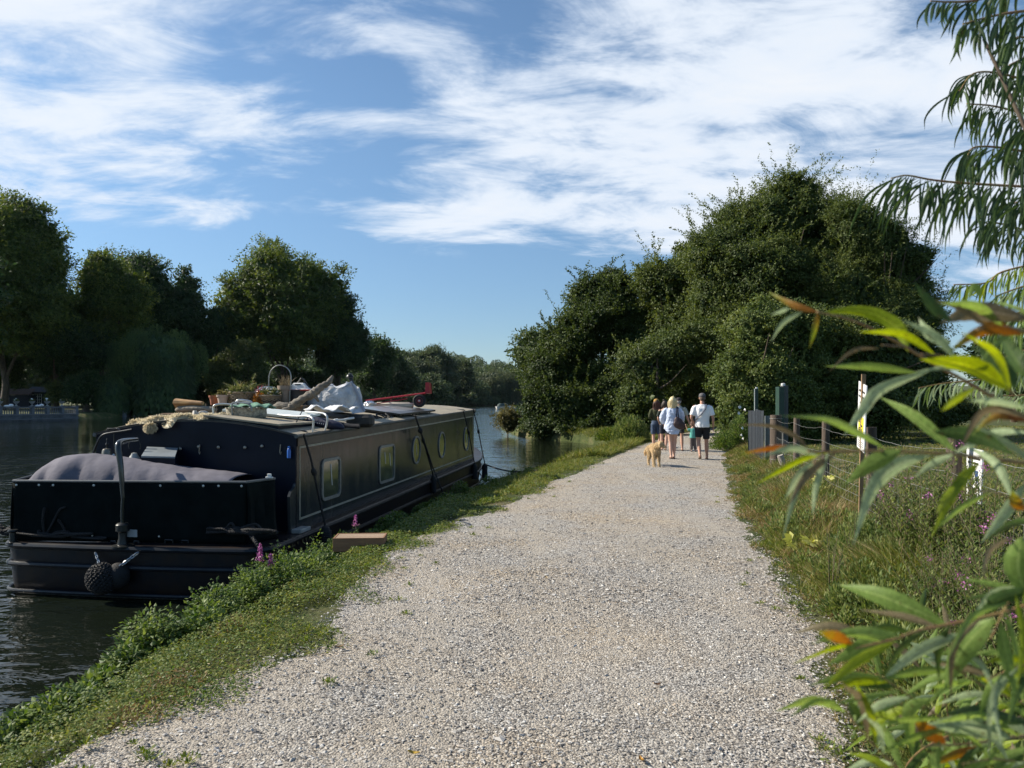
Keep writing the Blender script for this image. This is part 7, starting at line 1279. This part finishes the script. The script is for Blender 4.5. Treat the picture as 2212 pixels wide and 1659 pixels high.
    for k in range(300):
        y = 3.0 + 14 * rg.random() ** 1.2; uu = rg.random() ** .8; x = edge_xy(PR, y) + .12 + (fence_x(y) + .3 - edge_xy(PR, y)) * uu; r = .09 + .15 * rg.random(); h = r * (1.0 + .6 * rg.random()) + .28 * uu * rg.random(); m = int(300 * (r / .13) ** 1.5); d = rdir(m, rg); d[:, 2] = np.abs(d[:, 2]); P = np.array([x, y, gz1(x, y)]) + d * np.array([r, r, h]) * (.4 + .65 * rg.random((m, 1))); ln = .03 + .03 * rg.random(m); V.append(leaf_quads(P, unit(d + rdir(m, rg) * .6 + (0, 0, .5)), unit(d * .5 + rdir(m, rg) * .5 + (0, 0, .8)), ln, ln * .38, .12))
    tag(quads_obj('verge_weeds', np.concatenate(V), LM['herb']), 'leafy green weeds in clumps between the gravel and the fence', 'weeds', kind='stuff')
    n = 9000; y = 22 + 24 * rg.random(n); L_ = bx(y) + .1; x = L_ + (edge_xy(PL, y) - L_) * rg.random(n); P = on_ground(x, y); blades_.append(tufts(P, .12 + .28 * patch(x, y, .7), .022, rg, 5))
    # field beyond the fence
    n = 42000; y = 4 + 46 * rg.random(n) ** 1.35; x = fence_x(y) + .3 + (2 + 1.1 * y) * rg.random(n) ** 1.1; P = on_ground(x, y); h = .05 + .10 * patch(x, y, .35, 3); w = .006 + .0009 * y; blades_.append(tufts(P, h, w, rg, 3, .5)); k = rg.random(n) < .12; straw.append(tufts(P[k], h[k] * 1.2, w[k], rg, 3, .6))
    tag(quads_obj('grass', np.concatenate(blades_), LM['grass']), 'grass of the verges and the field beyond the fence', 'grass', kind='stuff'); tag(quads_obj('dry_grass', np.concatenate(straw), LM['straw']), 'bleached dry grass mixed into the right verge', 'dry grass', kind='stuff')
    # tufts at the water edge by the alders and beside the far end of the path
    def bush(name, label, c, r, n, leaf, mk, cat='bush', up=.5):
        e = empty(name, tuple(c), 0, label, cat); d = rdir(n, rg); d[:, 2] = np.abs(d[:, 2]); q = .35 + .7 * rg.random((n, 1)); P = d * np.array(r) * q; ln = leaf * (.6 + .8 * rg.random(n)); quads_obj('foliage', leaf_quads(P, unit(d + rdir(n, rg) * .6 + (0, 0, up)), unit(d + rdir(n, rg)), ln, ln * .4, .1), LM[mk], e); b = MB(); [b.tube([(0, 0, -.05), tuple(np.array([math.cos(a) * r[0] * .6, math.sin(a) * r[1] * .6, r[2] * .8]))], [.02, .006], 5) for a in np.linspace(0, 5.5, 6)]; b.build('stems', M_BARK, e); return e
    bush('grass_clump', 'feathery grey-green clump on the bank left of the walkers', at(1362, 0, 30.5, 0), (.75, .6, 1.0), 5200, .10, 'herb', up=1.4); bush('grass_clump', 'lower grassy clump between the feathery one and the water', at(1322, 0, 32, -.05), (.7, .6, .55), 3200, .09, 'cover', up=1.2); bush('roadside_bush', 'rounded green bush at the right edge of the path by the walkers', at(1568, 0, 25.5, 0), (.55, .5, .62), 4200, .06, 'nettle'); bush('roadside_bush', 'leafy bush under the ivy at the right edge of the path', at(1592, 0, 26.6, 0), (.7, .5, .85), 4200, .06, 'ivy')
    bush('white_flower_bush', 'trailing green bindweed below the ivy beside the metal sheets', at(1598, 0, 24.5, 0), (.35, .3, 1.15), 3200, .07, 'nettle', 'bush')
    for k, (dx, dy) in enumerate(((1597, 880), (1594, 893), (1601, 925), (1599, 940), (1602, 948), (1606, 886))):
        p = W3(dx, dy, 24.0); b = MB(); b.lathe([(.006, 0), (.015, .03), (.05, .05), (.045, .052), (.012, .035)], (0, 0, 0), 10, R=euler(80, 0, 20 * k)); o = b.build('bindweed_flower', M_WHITE, None, smooth=True); o.location = tuple(p); tag(o, 'white trumpet flower on the bindweed beside the metal sheets', 'flower', 'bindweed flowers')
verges()
def herb_master(seed, h, nst, flower, leaf=.06, spread=.18, mk='herb', seedhead=False):
    """clump of upright leafy stems, some with flower spikes"""
    rg = np.random.default_rng(seed); st = MB(); V = []; FV = []
    for s in range(nst):
        a = rg.random() * 6.28; q = spread * .4 * rg.random(); p0 = np.array([q * math.cos(a), q * math.sin(a), 0]); b_ = rg.random() * 6.28; ln = spread * rg.random(); hh = h * (.6 + .45 * rg.random()); P = catmull([p0, p0 + (ln * .3 * math.cos(b_), ln * .3 * math.sin(b_), hh * .5), p0 + (ln * math.cos(b_), ln * math.sin(b_), hh)], 7); st.tube(P, np.linspace(.005, .002, len(P)), 5)
        m = int(hh / .018); t = np.linspace(.12, .97, m); Q = np.stack([np.interp(t * (len(P) - 1), np.arange(len(P)), P[:, i]) for i in range(3)], 1); an = np.arange(m) * 2.4; D = np.column_stack([np.cos(an), np.sin(an), .55 + .4 * rg.random(m)]); l_ = leaf * (1.15 - .75 * t) * (.8 + .4 * rg.random(m)); V.append(leaf_quads(Q, D, unit(np.column_stack([-np.cos(an) * .6, -np.sin(an) * .6, np.ones(m)])), l_, l_ * .30, .15))
        if flower and s < flower:
            k = 20; T_ = P[-1] + np.column_stack([rg.normal(0, .010, k), rg.normal(0, .010, k), -.13 + .17 * rg.random(k)]) if flower > 0 and not seedhead else P[-1] + rg.normal(0, .018, (k, 3)); FV.append(leaf_quads(T_, rdir(k, rg) + np.array([0, 0, .2]), rdir(k, rg), .018, .013, .1))
    return st, np.concatenate(V), FV, mk
M_STEM = mat('herb_stem', (.12, .10, .05), .8)
def herb(name, label, loc, master, group=None, rz=0.0, s=1.0, cat='plant', src=None):
    if src is None:
        st, V, FV, mk = master; e = empty(name, tuple(loc), rz, label, cat, group); st.build('stem', M_STEM, e); quads_obj('leaves', V, LM[mk], e)
        for fv in FV: quads_obj('flower_head', fv, LM['pink'], e)
    else:
        e = src.copy(); S.collection.objects.link(e); e.location = tuple(loc); e.rotation_euler = (0, 0, rz); e['label'] = label
        for c in [o for o in S.collection.objects if o.parent == src]: q = c.copy(); S.collection.objects.link(q); q.parent = e
    e.scale = (s, s, s); return e
def herbs():
    g = 'willowherb clumps along the fence'; M1 = herb_master(1, 1.15, 44, 4, .095, .46, seedhead=True); M2 = herb_master(2, .8, 44, 2, .085, .46, seedhead=True)
    a = herb('willowherb', 'tall willowherb reaching above the fence beside the second sign', at(1985, 0, 6.3, 0), M1, g, 0, 1.10); b = herb('willowherb', 'shorter willowherb at the fence foot right of the warning sign', at(1925, 0, 8.2, 0), M2, g)
    for i, (dx, Y, s, src, lb) in enumerate(((2040, 6.0, .95, a, 'willowherb clump directly in front of the white sign'), (2125, 5.6, 1.05, a, 'willowherb clump right of the white sign'), (2185, 5.0, 1.0, b, 'low willowherb at the right edge below the sign'), (2080, 4.9, .85, b, 'willowherb standing in the verge below the white sign'), (2150, 4.2, .8, a, 'dense willowherb low at the right edge of the picture'), (2010, 5.2, .75, b, 'small willowherb between the fence post and the path'), (2195, 3.7, .8, b, 'willowherb behind the lowest willow leaves'), (2060, 4.1, .6, b, 'short willowherb in the long grass near the gravel'))):
        herb('willowherb', lb, at(dx, 0, Y, 0), None, None, i * 1.3, s, src=src)
    M3 = herb_master(3, .75, 9, 0, .05, .14, 'herb'); a = herb('dock_plant', 'dark upright weed against the fence post by the warning sign', at(1900, 0, 8.9, 0), M3, 'dark weeds along the fence', s=1.1)
    for i, (dx, Y, lb) in enumerate(((1925, 8.6, 'dark upright weed just right of the post by the warning sign'), (1800, 11.6, 'dark weed twining at the second nearest whole post'), (1838, 7.2, 'dark weed in the verge left of the warning sign stake'), (1800, 6.0, 'dark weed near the gravel edge below the yellow leaves'))): herb('dock_plant', lb, at(dx, 0, Y, 0), None, None, i * 2.1, .9 - .12 * (i > 1), src=a)
    # yellow-leaved plants
    rg = np.random.default_rng(31)
    def yplant(label, dx, Y, h, n):
        e = empty('yellow_weed', tuple(at(dx, 0, Y, 0)), 0, label, 'plant', 'yellowing broad-leaved plants'); st = MB(); V = []
        for k in range(n):
            a = rg.random() * 6.28; r = .22 * rg.random(); z = h * (.25 + .75 * rg.random()); p = np.array([r * math.cos(a), r * math.sin(a), z]); st.tube([(0, 0, 0), p * (.5, .5, .6), p], .0025, 4); D = unit(np.array([math.cos(a), math.sin(a), rg.normal(0, .4)])); N_ = unit(np.array([rg.normal(0, .5), -.5, 1])); B_ = unit(np.cross(D, N_)); L0 = .07 + .05 * rg.random()
            for t in np.linspace(-1.1, 1.1, 4): d2 = D * math.cos(t) + B_ * math.sin(t); V.append(leaf_quads([p], [d2], [N_], L0 * (.75 + .25 * math.cos(t)), L0 * .62, .05))
        st.build('stem', M_STEM, e); quads_obj('leaves', np.concatenate(V), LM['yellow'], e)
    yplant('yellow-green plant climbing at the foot of the fence post', 1768, 11.4, .48, 22); yplant('bright yellow leaves low in the grass by the fence', 1752, 10.6, .20, 9); yplant('yellow-green creeping leaves near the bend of the gravel edge', 1755, 7.9, .18, 14); yplant('small yellowing plant in the long grass', 1800, 9.2, .2, 8)
    # loosestrife on the left bank
    def spike(label, dx, Y, h, z0, ns):
        e = empty('loosestrife', tuple(at(dx, 0, Y, z0)), 0, label, 'flower'); st = MB(); V = []; LV = []
        for s_ in range(ns):
            x0 = (s_ - (ns - 1) / 2) * .07; hh = h * (1 - .25 * (s_ % 2)); P = catmull([(x0, 0, 0), (x0 * 1.3, 0, hh * .5), (x0 * 1.5 + .01, 0, hh)], 6); st.tube(P, np.linspace(.005, .002, len(P)), 5); k = 120; t = rg.random(k); quads_obj('flower_spike', leaf_quads(np.array([x0 * 1.45, 0, 0]) + np.column_stack([rg.normal(0, .014, k) * (1.2 - t), rg.normal(0, .011, k), hh * (.58 + .42 * t)]), rdir(k, rg) + np.array([0, 0, .2]), rdir(k, rg), .020, .014, .1), LM['pink'], e); k = 60; t = rg.random(k); LV.append(leaf_quads(np.array([x0, 0, 0]) + np.column_stack([rg.normal(0, .008, k), rg.normal(0, .008, k), hh * .6 * t]), rdir(k, rg) * (1, 1, .4), rdir(k, rg) + np.array([0, 0, 1]), .05, .012, .1))
        st.build('stem', M_STEM, e); quads_obj('leaves', np.concatenate(LV), LM['nettle'], e)
    spike('pink-purple loosestrife spikes in front of the boat stern corner', 573, 7.0, .40, -.10, 2); spike('single small pink flower spike behind the wooden step', 768, 9.1, .30, -.06, 1)
herbs()

def litter():
    """a few fallen leaves on the gravel"""
    for k, (dx, dy, lb, c) in enumerate(((893, 1641, 'yellow fallen leaf on the gravel near the bottom left', (.50, .33, .04)), (1385, 1656, 'orange-yellow fallen leaf on the gravel at the bottom centre', (.52, .26, .03)), (735, 1407, 'small brown fallen leaf on the left half of the gravel', (.28, .17, .08)), (1180, 1255, 'pale tan fallen leaf in the middle of the path', (.34, .25, .13)), (1420, 1490, 'curled brown leaf on the right half of the path', (.22, .12, .06)))):
        Y = CH * F / (dy - HY); p = at(dx, 0, Y, .028); b = MB(); P = np.zeros((9, 5, 3))
        for i in range(9):
            for j in range(5): t = i / 8; w = .011 * math.sin(math.pi * t ** .8) + .001; P[i, j] = ((t - .5) * .055, (j - 2) / 2 * w, .006 * ((j - 2) / 2) ** 2 + .008 * (t - .5) ** 2 * 4)
        o = b.grid(P).build('fallen_leaf', mat('dead_leaf', c, .7, var=.4, vscale=60), None, smooth=True); o.location = tuple(p); o.rotation_euler = (.1, .15, k * 1.7); tag(o, lb, 'leaf')
    rg = np.random.default_rng(55); V = []
    for k in range(90):                     # small weeds creeping in along both edges
        y = 3.2 + 12 * rg.random() ** 1.3; x = (edge_xy(PL, y) + rg.random() ** 2 * .7) if k % 3 else (edge_xy(PR, y) - rg.random() ** 2 * .5); r = .02 + .05 * rg.random(); m = int(26 * r / .03); d = rdir(m, rg); d[:, 2] = np.abs(d[:, 2]) * .5; V.append(leaf_quads(np.array([x, y, .018]) + d * r * rg.random((m, 1)), unit(d + (0, 0, .3)), unit(rdir(m, rg) * .5 + (0, 0, 1)), .022, .010, .1))
    tag(quads_obj('path_weeds', np.concatenate(V), LM['cover']), 'tiny weeds creeping into the edges of the gravel', 'weeds', kind='stuff')
litter()
# ---------------------------------------------------------------- willow close to the camera
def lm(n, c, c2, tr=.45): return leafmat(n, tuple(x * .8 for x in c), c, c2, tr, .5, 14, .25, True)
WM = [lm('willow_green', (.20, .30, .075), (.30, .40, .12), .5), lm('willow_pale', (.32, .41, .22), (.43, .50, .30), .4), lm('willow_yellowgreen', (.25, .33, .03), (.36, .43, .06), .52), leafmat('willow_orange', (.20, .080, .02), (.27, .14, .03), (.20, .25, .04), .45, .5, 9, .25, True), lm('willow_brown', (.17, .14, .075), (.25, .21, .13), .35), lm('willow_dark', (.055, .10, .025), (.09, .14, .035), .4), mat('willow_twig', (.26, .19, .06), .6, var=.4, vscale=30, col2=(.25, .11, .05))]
WM += [lm('willow_shadowed', (.040, .075, .030), (.07, .11, .04), .25)]  # darker willow copy: silhouette shade of the high branches put into the colour
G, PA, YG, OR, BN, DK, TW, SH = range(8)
def blade_leaf(b, P, w, mi, twist=0.0, fold=.25, nseg=16):
    """one lance-shaped leaf along the points P (world), full width w metres, gently folded and toothed"""
    q = catmull(P, max(4, nseg // (len(P) - 1))); n = len(q); T = unit(np.gradient(q, axis=0)); view = unit(q - np.array([0, 0, CH])); Sd = unit(np.cross(T, view)); Nn = np.cross(Sd, T)
    ang = twist + .25 * np.sin(np.linspace(0, 3, n)); t = np.linspace(0, 1, n); wp = w * .5 * np.sin(np.pi * np.clip(t, 0, 1) ** .82) ** 1.15 + w * .012; wp *= 1 + .05 * np.sin(np.arange(n) * 2.5)
    A = Sd * np.cos(ang)[:, None] + Nn * np.sin(ang)[:, None]; U = -Sd * np.sin(ang)[:, None] + Nn * np.cos(ang)[:, None]
    us = np.array([1, .55, .09, -.09, -.55, -1]); V = np.stack([q + A * (wp * u)[:, None] + U * (wp * fold * u * u)[:, None] for u in us], 1)
    a_, c_ = V.shape[:2]
    for i in range(a_ - 1):
        m2 = mi; tn = .15 + .85 * (i / a_) ** 1.3 if mi == OR else None
        for j in range(c_ - 1): b.L.extend([b.n + i * c_ + j, b.n + i * c_ + j + 1, b.n + (i + 1) * c_ + j + 1, b.n + (i + 1) * c_ + j]); b.Z.append(4); b.M.append(m2); b.T.append(tn if tn is not None else (.45, .35, 1.0, .25, .4)[j])
    b.V.append(V.reshape(-1, 3)); b.n += a_ * c_
def shoot(parent, origin, stem, leaves, Y0, Y1, r0=.0022, twigs=(), seed=0, auto=0):
    rg = np.random.default_rng(seed); st = MB(); n = len(stem)
    for k, path in enumerate([stem, *twigs]):
        P = [W3(x, y, Y0 + (Y1 - Y0) * (i / max(1, len(path) - 1))) for i, (x, y) in enumerate(path)]; q = catmull(P, 5); st.tube(q - origin, np.linspace(r0, r0 * .45, len(q)) * (1 if k == 0 else .6), 7)
    br = st.build('branch', WM[TW], parent, smooth=True); b = MB(); b.T = []
    if auto:                               # slender secondary leaves all along the stems
        leaves = list(leaves)
        for path in [stem, *twigs]:
            q0 = catmull([(x, y, 0) for x, y in path], 12)
            for u in np.arange(.04, .98, auto):
                p = q0[int(u * (len(q0) - 1))]; d = q0[min(len(q0) - 1, int(u * (len(q0) - 1)) + 1)] - p; a = math.atan2(d[1], d[0]) + rg.choice([-1, 1]) * rg.uniform(.35, .95); L0 = rg.uniform(95, 190); bend = rg.uniform(.05, .35)
                leaves.append(([(p[0], p[1]), (p[0] + L0 * .5 * math.cos(a), p[1] + L0 * .5 * math.sin(a) + 2), (p[0] + L0 * math.cos(a + bend * (1 if math.cos(a) < 0 else -1) * -1), p[1] + L0 * math.sin(a) + L0 * bend)], rg.uniform(12, 21), int(rg.choice([G, G, PA, YG, YG, DK, BN], p=[.28, .2, .26, .06, .06, .1, .04]))))
    for L_ in leaves:
        pts, w, mi = L_[0], L_[1], L_[2]; yy = (L_[3] if len(L_) > 3 else (Y0 + Y1) / 2) + .03 * rg.standard_normal(); dy = rg.normal(0, .05)
        P = [W3(x, y, yy + dy * (i / (len(pts) - 1)) ** 1.5) - origin for i, (x, y) in enumerate(pts)]; P = [p + origin for p in P]
        m0 = b.n; blade_leaf(b, np.array(P), w / F * yy * .94, mi, rg.normal(0, .35)); b.V[-1] = b.V[-1] - origin
    V = np.concatenate(b.V); mesh_obj('leaves', V, b.L, b.Z, WM, br, True, tone=np.clip(np.array(b.T) + np.repeat(rg.normal(0, .12, len(b.Z) // 75 + 1), 75)[:len(b.Z)], 0, 1), midx=b.M); return br
def near_willow():
    org = np.array([1.75, 1.35, 0.0]); e = empty('willow_shrub', tuple(org), 0, 'willow shrub at the right with long green, yellow and orange leaves close to the lens', 'shrub')
    b = MB(); 
    for (x, y, z) in ((.95, 1.0, 1.55), (.9, .95, 1.3), (.98, 1.05, 1.0), (1.3, 2.1, 2.6)): b.tube(catmull([(0, 0, -.1), np.array([x, y, z]) * .5 + org * .5 - org + (.1, 0, -.1), np.array([x, y, z]) - org], 6), np.linspace(.016, .004, 13), 8)
    b.build('stem', M_BARK, e, smooth=True)
    shoot(e, org, [(2260, 940), (2140, 855), (2010, 782), (1940, 740), (1850, 695), (1765, 673)], [
        ([(1962, 760), (1935, 705), (1860, 672), (1768, 676)], 34, YG), ([(1768, 675), (1715, 660), (1658, 630)], 17, OR), ([(1735, 672), (1692, 698), (1664, 740)], 12, PA), ([(1768, 674), (1760, 712), (1748, 754)], 13, OR), ([(1900, 752), (1845, 757), (1790, 803)], 9, BN),
        ([(1988, 806), (1880, 792), (1781, 791)], 19, G), ([(2010, 800), (1903, 841), (1860, 892), (1822, 942)], 27, PA), ([(2066, 977), (1978, 904), (1900, 857)], 32, G), ([(1705, 665), (1690, 672), (1664, 680)], 8, PA)], .95, .80, .0024, [[(2010, 782), (1960, 752), (1905, 745)], [(2240, 800), (2150, 770), (2080, 720)]], 1, 0)
    shoot(e, org, [(2260, 1006), (2114, 988), (2052, 981), (1909, 974), (1784, 976), (1745, 975)], [
        ([(1745, 975), (1680, 968), (1598, 980)], 14, OR), ([(1790, 978), (1736, 992), (1680, 1020), (1632, 1046)], 15, YG), ([(1757, 1000), (1727, 1045), (1708, 1100), (1690, 1168)], 14, PA), ([(1947, 972), (1884, 1002), (1825, 1046)], 38, G), ([(2007, 984), (1935, 1008), (1884, 1060), (1843, 1178)], 38, PA),
        ([(1909, 966), (1858, 936), (1784, 904), (1686, 898)], 21, G), ([(1745, 968), (1716, 942), (1665, 921), (1590, 917)], 15, BN), ([(2115, 1000), (2070, 1050), (2010, 1165)], 26, YG), ([(2100, 1010), (2050, 1070), (2022, 1110)], 20, YG), ([(2215, 1045), (2172, 1110), (2120, 1172)], 26, PA), ([(2064, 978), (2150, 934), (2230, 935)], 22, PA), ([(2018, 933), (2110, 942), (2195, 985)], 36, DK)], .88, .74, .0022, [[(1790, 976), (1765, 988), (1757, 1002)], [(2250, 1120), (2170, 1070), (2110, 1060)]], 2, .36)
    shoot(e, org, [(2280, 742), (2200, 712), (2150, 706), (2110, 712)], [
        ([(2212, 722), (2125, 714), (2048, 762)], 26, OR), ([(2185, 706), (2115, 690), (2068, 656)], 20, OR), ([(2230, 690), (2112, 672), (2031, 698)], 44, BN), ([(2054, 742), (2008, 722), (1984, 685)], 24, PA), ([(2056, 694), (2018, 660), (1973, 608)], 32, DK), ([(2195, 838), (2160, 790), (2112, 744)], 54, DK), ([(2178, 842), (2097, 792), (1988, 776)], 46, YG), ([(2106, 838), (2062, 866), (2033, 888)], 18, YG), ([(2230, 884), (2150, 868), (2092, 866)], 15, PA), ([(2230, 902), (2130, 890), (2074, 968)], 26, BN), ([(2230, 912), (2150, 900), (2100, 940)], 16, OR), ([(2120, 640), (2105, 620), (2090, 650)], 18, G), ([(2230, 820), (2190, 770), (2150, 700)], 40, DK)], .80, .72, .0024, [[(2190, 850), (2120, 800), (2040, 770), (1990, 765)]], 3, .25)
    shoot(e, org, [(2270, 1290), (2160, 1325), (2045, 1350), (1979, 1364), (1934, 1380), (1850, 1400)], [
        ([(2047, 1350), (1917, 1293), (1808, 1262)], 46, G), ([(2030, 1356), (1951, 1332), (1856, 1317)], 18, BN), ([(1878, 1380), (1798, 1351), (1712, 1368)], 20, BN), ([(1842, 1391), (1808, 1376), (1766, 1364)], 24, OR), ([(1852, 1392), (1798, 1402), (1713, 1434)], 12, YG), ([(1940, 1362), (1866, 1396), (1787, 1438)], 36, G), ([(1936, 1384), (1850, 1430), (1775, 1492)], 22, YG), ([(2086, 1365), (1984, 1409), (1903, 1472)], 30, PA), ([(2147, 1334), (2080, 1402), (2039, 1492)], 54, G), ([(2230, 1270), (2154, 1297), (2103, 1325)], 34, DK), ([(2205, 1160), (2200, 1230), (2225, 1310)], 56, G), ([(2161, 1344), (2176, 1419), (2202, 1526)], 32, G), ([(2240, 1410), (2192, 1450), (2160, 1502)], 28, YG), ([(2192, 1158), (2140, 1190), (2120, 1252)], 15, BN), ([(2215, 1100), (2195, 1085), (2185, 1060)], 26, OR)], .86, .76, .0022, [[(2240, 1240), (2180, 1300), (2140, 1380)], [(2260, 1430), (2200, 1440), (2130, 1470)]], 4, .12)
    shoot(e, org, [(2270, 1585), (2181, 1594), (2100, 1606), (1990, 1612)], [
        ([(2185, 1596), (2086, 1569), (2003, 1563)], 50, PA), ([(2230, 1562), (2120, 1540), (2040, 1540)], 36, DK), ([(2044, 1606), (2008, 1581), (1973, 1552)], 36, OR), ([(2012, 1508), (1968, 1530), (1966, 1580), (1973, 1640)], 30, G), ([(1935, 1668), (1878, 1640), (1834, 1628)], 22, YG), ([(1862, 1572), (1848, 1540), (1832, 1508)], 26, DK), ([(2124, 1612), (2062, 1632), (2003, 1656)], 20, OR), ([(2240, 1610), (2160, 1635), (2095, 1665)], 18, G), ([(2210, 1625), (2170, 1660), (2150, 1700)], 40, DK), ([(1945, 1560), (1890, 1545), (1840, 1580)], 20, YG), ([(2030, 1600), (2020, 1640), (2030, 1680)], 24, G)], .95, .80, .0022, [[(1950, 1670), (1870, 1590), (1803, 1500)], [(2060, 1570), (1960, 1500), (1895, 1455)], [(2212, 1520), (2120, 1480), (2060, 1440)], [(2240, 1650), (2150, 1640), (2080, 1650)]], 5, .11)
    # more leaves further back at the lower right
    rg = np.random.default_rng(8); Lv = []
    for k in range(60):
        x = 1900 + 330 * rg.random(); y = 1480 + 200 * rg.random() if k % 2 else 1300 + 330 * rg.random(); x = max(x, 1990 if y < 1450 else 1860); a = rg.random() * 6.28; L0 = 70 + 50 * rg.random(); Lv.append(([(x, y), (x + L0 * .5 * math.cos(a), y + L0 * .5 * math.sin(a) + 4), (x + L0 * math.cos(a), y + L0 * math.sin(a) + 18)], 11 + 7 * rg.random(), int(rg.choice([G, G, PA, YG, DK, BN])), 1.5 + .5 * rg.random()))
    shoot(e, org, [(2240, 1500), (2120, 1560), (1990, 1620), (1930, 1700)], Lv, 1.7, 1.5, .003, [[(2240, 1380), (2150, 1470), (2080, 1560)], [(2100, 1700), (2060, 1600), (2040, 1500)]], 6)
near_willow()
def high_willow():
    org = np.array([4.2, 2.6, 0.0]); e = empty('willow_tree', tuple(org), 0, 'drooping willow branches hanging down the right edge against the sky', 'tree'); b = MB(); b.tube(catmull([(0, 0, -.1), (-.1, 0, 1.2), (.0, .1, 2.6), (-.1, .2, 4.2)], 6), np.linspace(.11, .03, 19), 10); b.build('trunk', M_BARK, e, smooth=True)
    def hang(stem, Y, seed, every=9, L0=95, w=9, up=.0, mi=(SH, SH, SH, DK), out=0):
        rg = np.random.default_rng(seed); q = catmull([(x, y, 0) for x, y in stem], 12); s = np.concatenate([[0], np.cumsum(np.linalg.norm(np.diff(q, axis=0), axis=1))]); n = max(3, int(s[-1] / every * 1.7)); Lv = []
        for k in range(n):
            u = s[-1] * (k + .5 * rg.random()) / n; x = np.interp(u, s, q[:, 0]); y = np.interp(u, s, q[:, 1]); sgn = 1 if k % 2 else -1; L_ = L0 * (.55 + .7 * rg.random()) * (1 - .25 * (u / s[-1])); d0 = rg.normal(-.7, .55); f = 1 if up == 0 else -.3
            Lv.append(([(x, y), (x + L_ * .28 * d0, y + L_ * (.30 * f) - 4 * sgn), (x + L_ * .42 * d0, y + L_ * .68 * f), (x + L_ * .45 * d0 + rg.normal(0, 6), y + L_ * f)], w * .62 * (.7 + .6 * rg.random()), int(rg.choice(mi)), Y + .12 * rg.standard_normal()))
        shoot(e, org, stem, Lv, Y + .05, Y, .004, [], seed)
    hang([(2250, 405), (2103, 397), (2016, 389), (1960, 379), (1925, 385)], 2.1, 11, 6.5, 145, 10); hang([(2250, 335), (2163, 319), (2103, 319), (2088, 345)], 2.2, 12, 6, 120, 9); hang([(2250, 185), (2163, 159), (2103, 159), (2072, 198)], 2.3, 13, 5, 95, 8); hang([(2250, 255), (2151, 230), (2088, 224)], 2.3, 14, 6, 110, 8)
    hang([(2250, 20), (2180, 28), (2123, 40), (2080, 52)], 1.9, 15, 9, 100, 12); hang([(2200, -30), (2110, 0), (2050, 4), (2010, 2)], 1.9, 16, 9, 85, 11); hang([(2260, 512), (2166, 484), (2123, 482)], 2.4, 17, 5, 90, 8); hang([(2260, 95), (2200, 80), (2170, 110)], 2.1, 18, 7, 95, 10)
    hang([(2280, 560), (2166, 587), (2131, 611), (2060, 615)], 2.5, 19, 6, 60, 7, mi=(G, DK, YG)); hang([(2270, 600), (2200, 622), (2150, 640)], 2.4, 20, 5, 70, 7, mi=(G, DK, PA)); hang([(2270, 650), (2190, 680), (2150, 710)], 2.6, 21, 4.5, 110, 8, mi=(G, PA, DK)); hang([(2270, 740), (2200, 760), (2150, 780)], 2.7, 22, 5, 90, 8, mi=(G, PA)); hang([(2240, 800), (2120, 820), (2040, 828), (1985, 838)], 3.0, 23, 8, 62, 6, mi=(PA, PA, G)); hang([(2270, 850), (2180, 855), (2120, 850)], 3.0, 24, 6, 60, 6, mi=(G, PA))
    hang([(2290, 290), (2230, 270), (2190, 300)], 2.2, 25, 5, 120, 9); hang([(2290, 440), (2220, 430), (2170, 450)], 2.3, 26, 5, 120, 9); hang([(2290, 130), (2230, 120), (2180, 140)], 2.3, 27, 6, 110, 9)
high_willow()
# ================================================================ air
def haze():
    m = bpy.data.materials.new('haze'); m.use_nodes = True; nt = m.node_tree; nt.nodes.clear(); o = nt.nodes.new('ShaderNodeOutputMaterial'); v = nt.nodes.new('ShaderNodeVolumePrincipled')
    v.inputs['Color'].default_value = (.72, .82, .93, 1); v.inputs['Density'].default_value = .00002; v.inputs['Anisotropy'].default_value = .3; nt.links.new(v.outputs[0], o.inputs['Volume'])
    b = MB(); b.box((0, 1450, 60), (5100, 3600, 126.0)); h = b.build('haze', m); tag(h, 'thin summer haze over the river and the far woods', 'haze', kind='stuff')
haze()
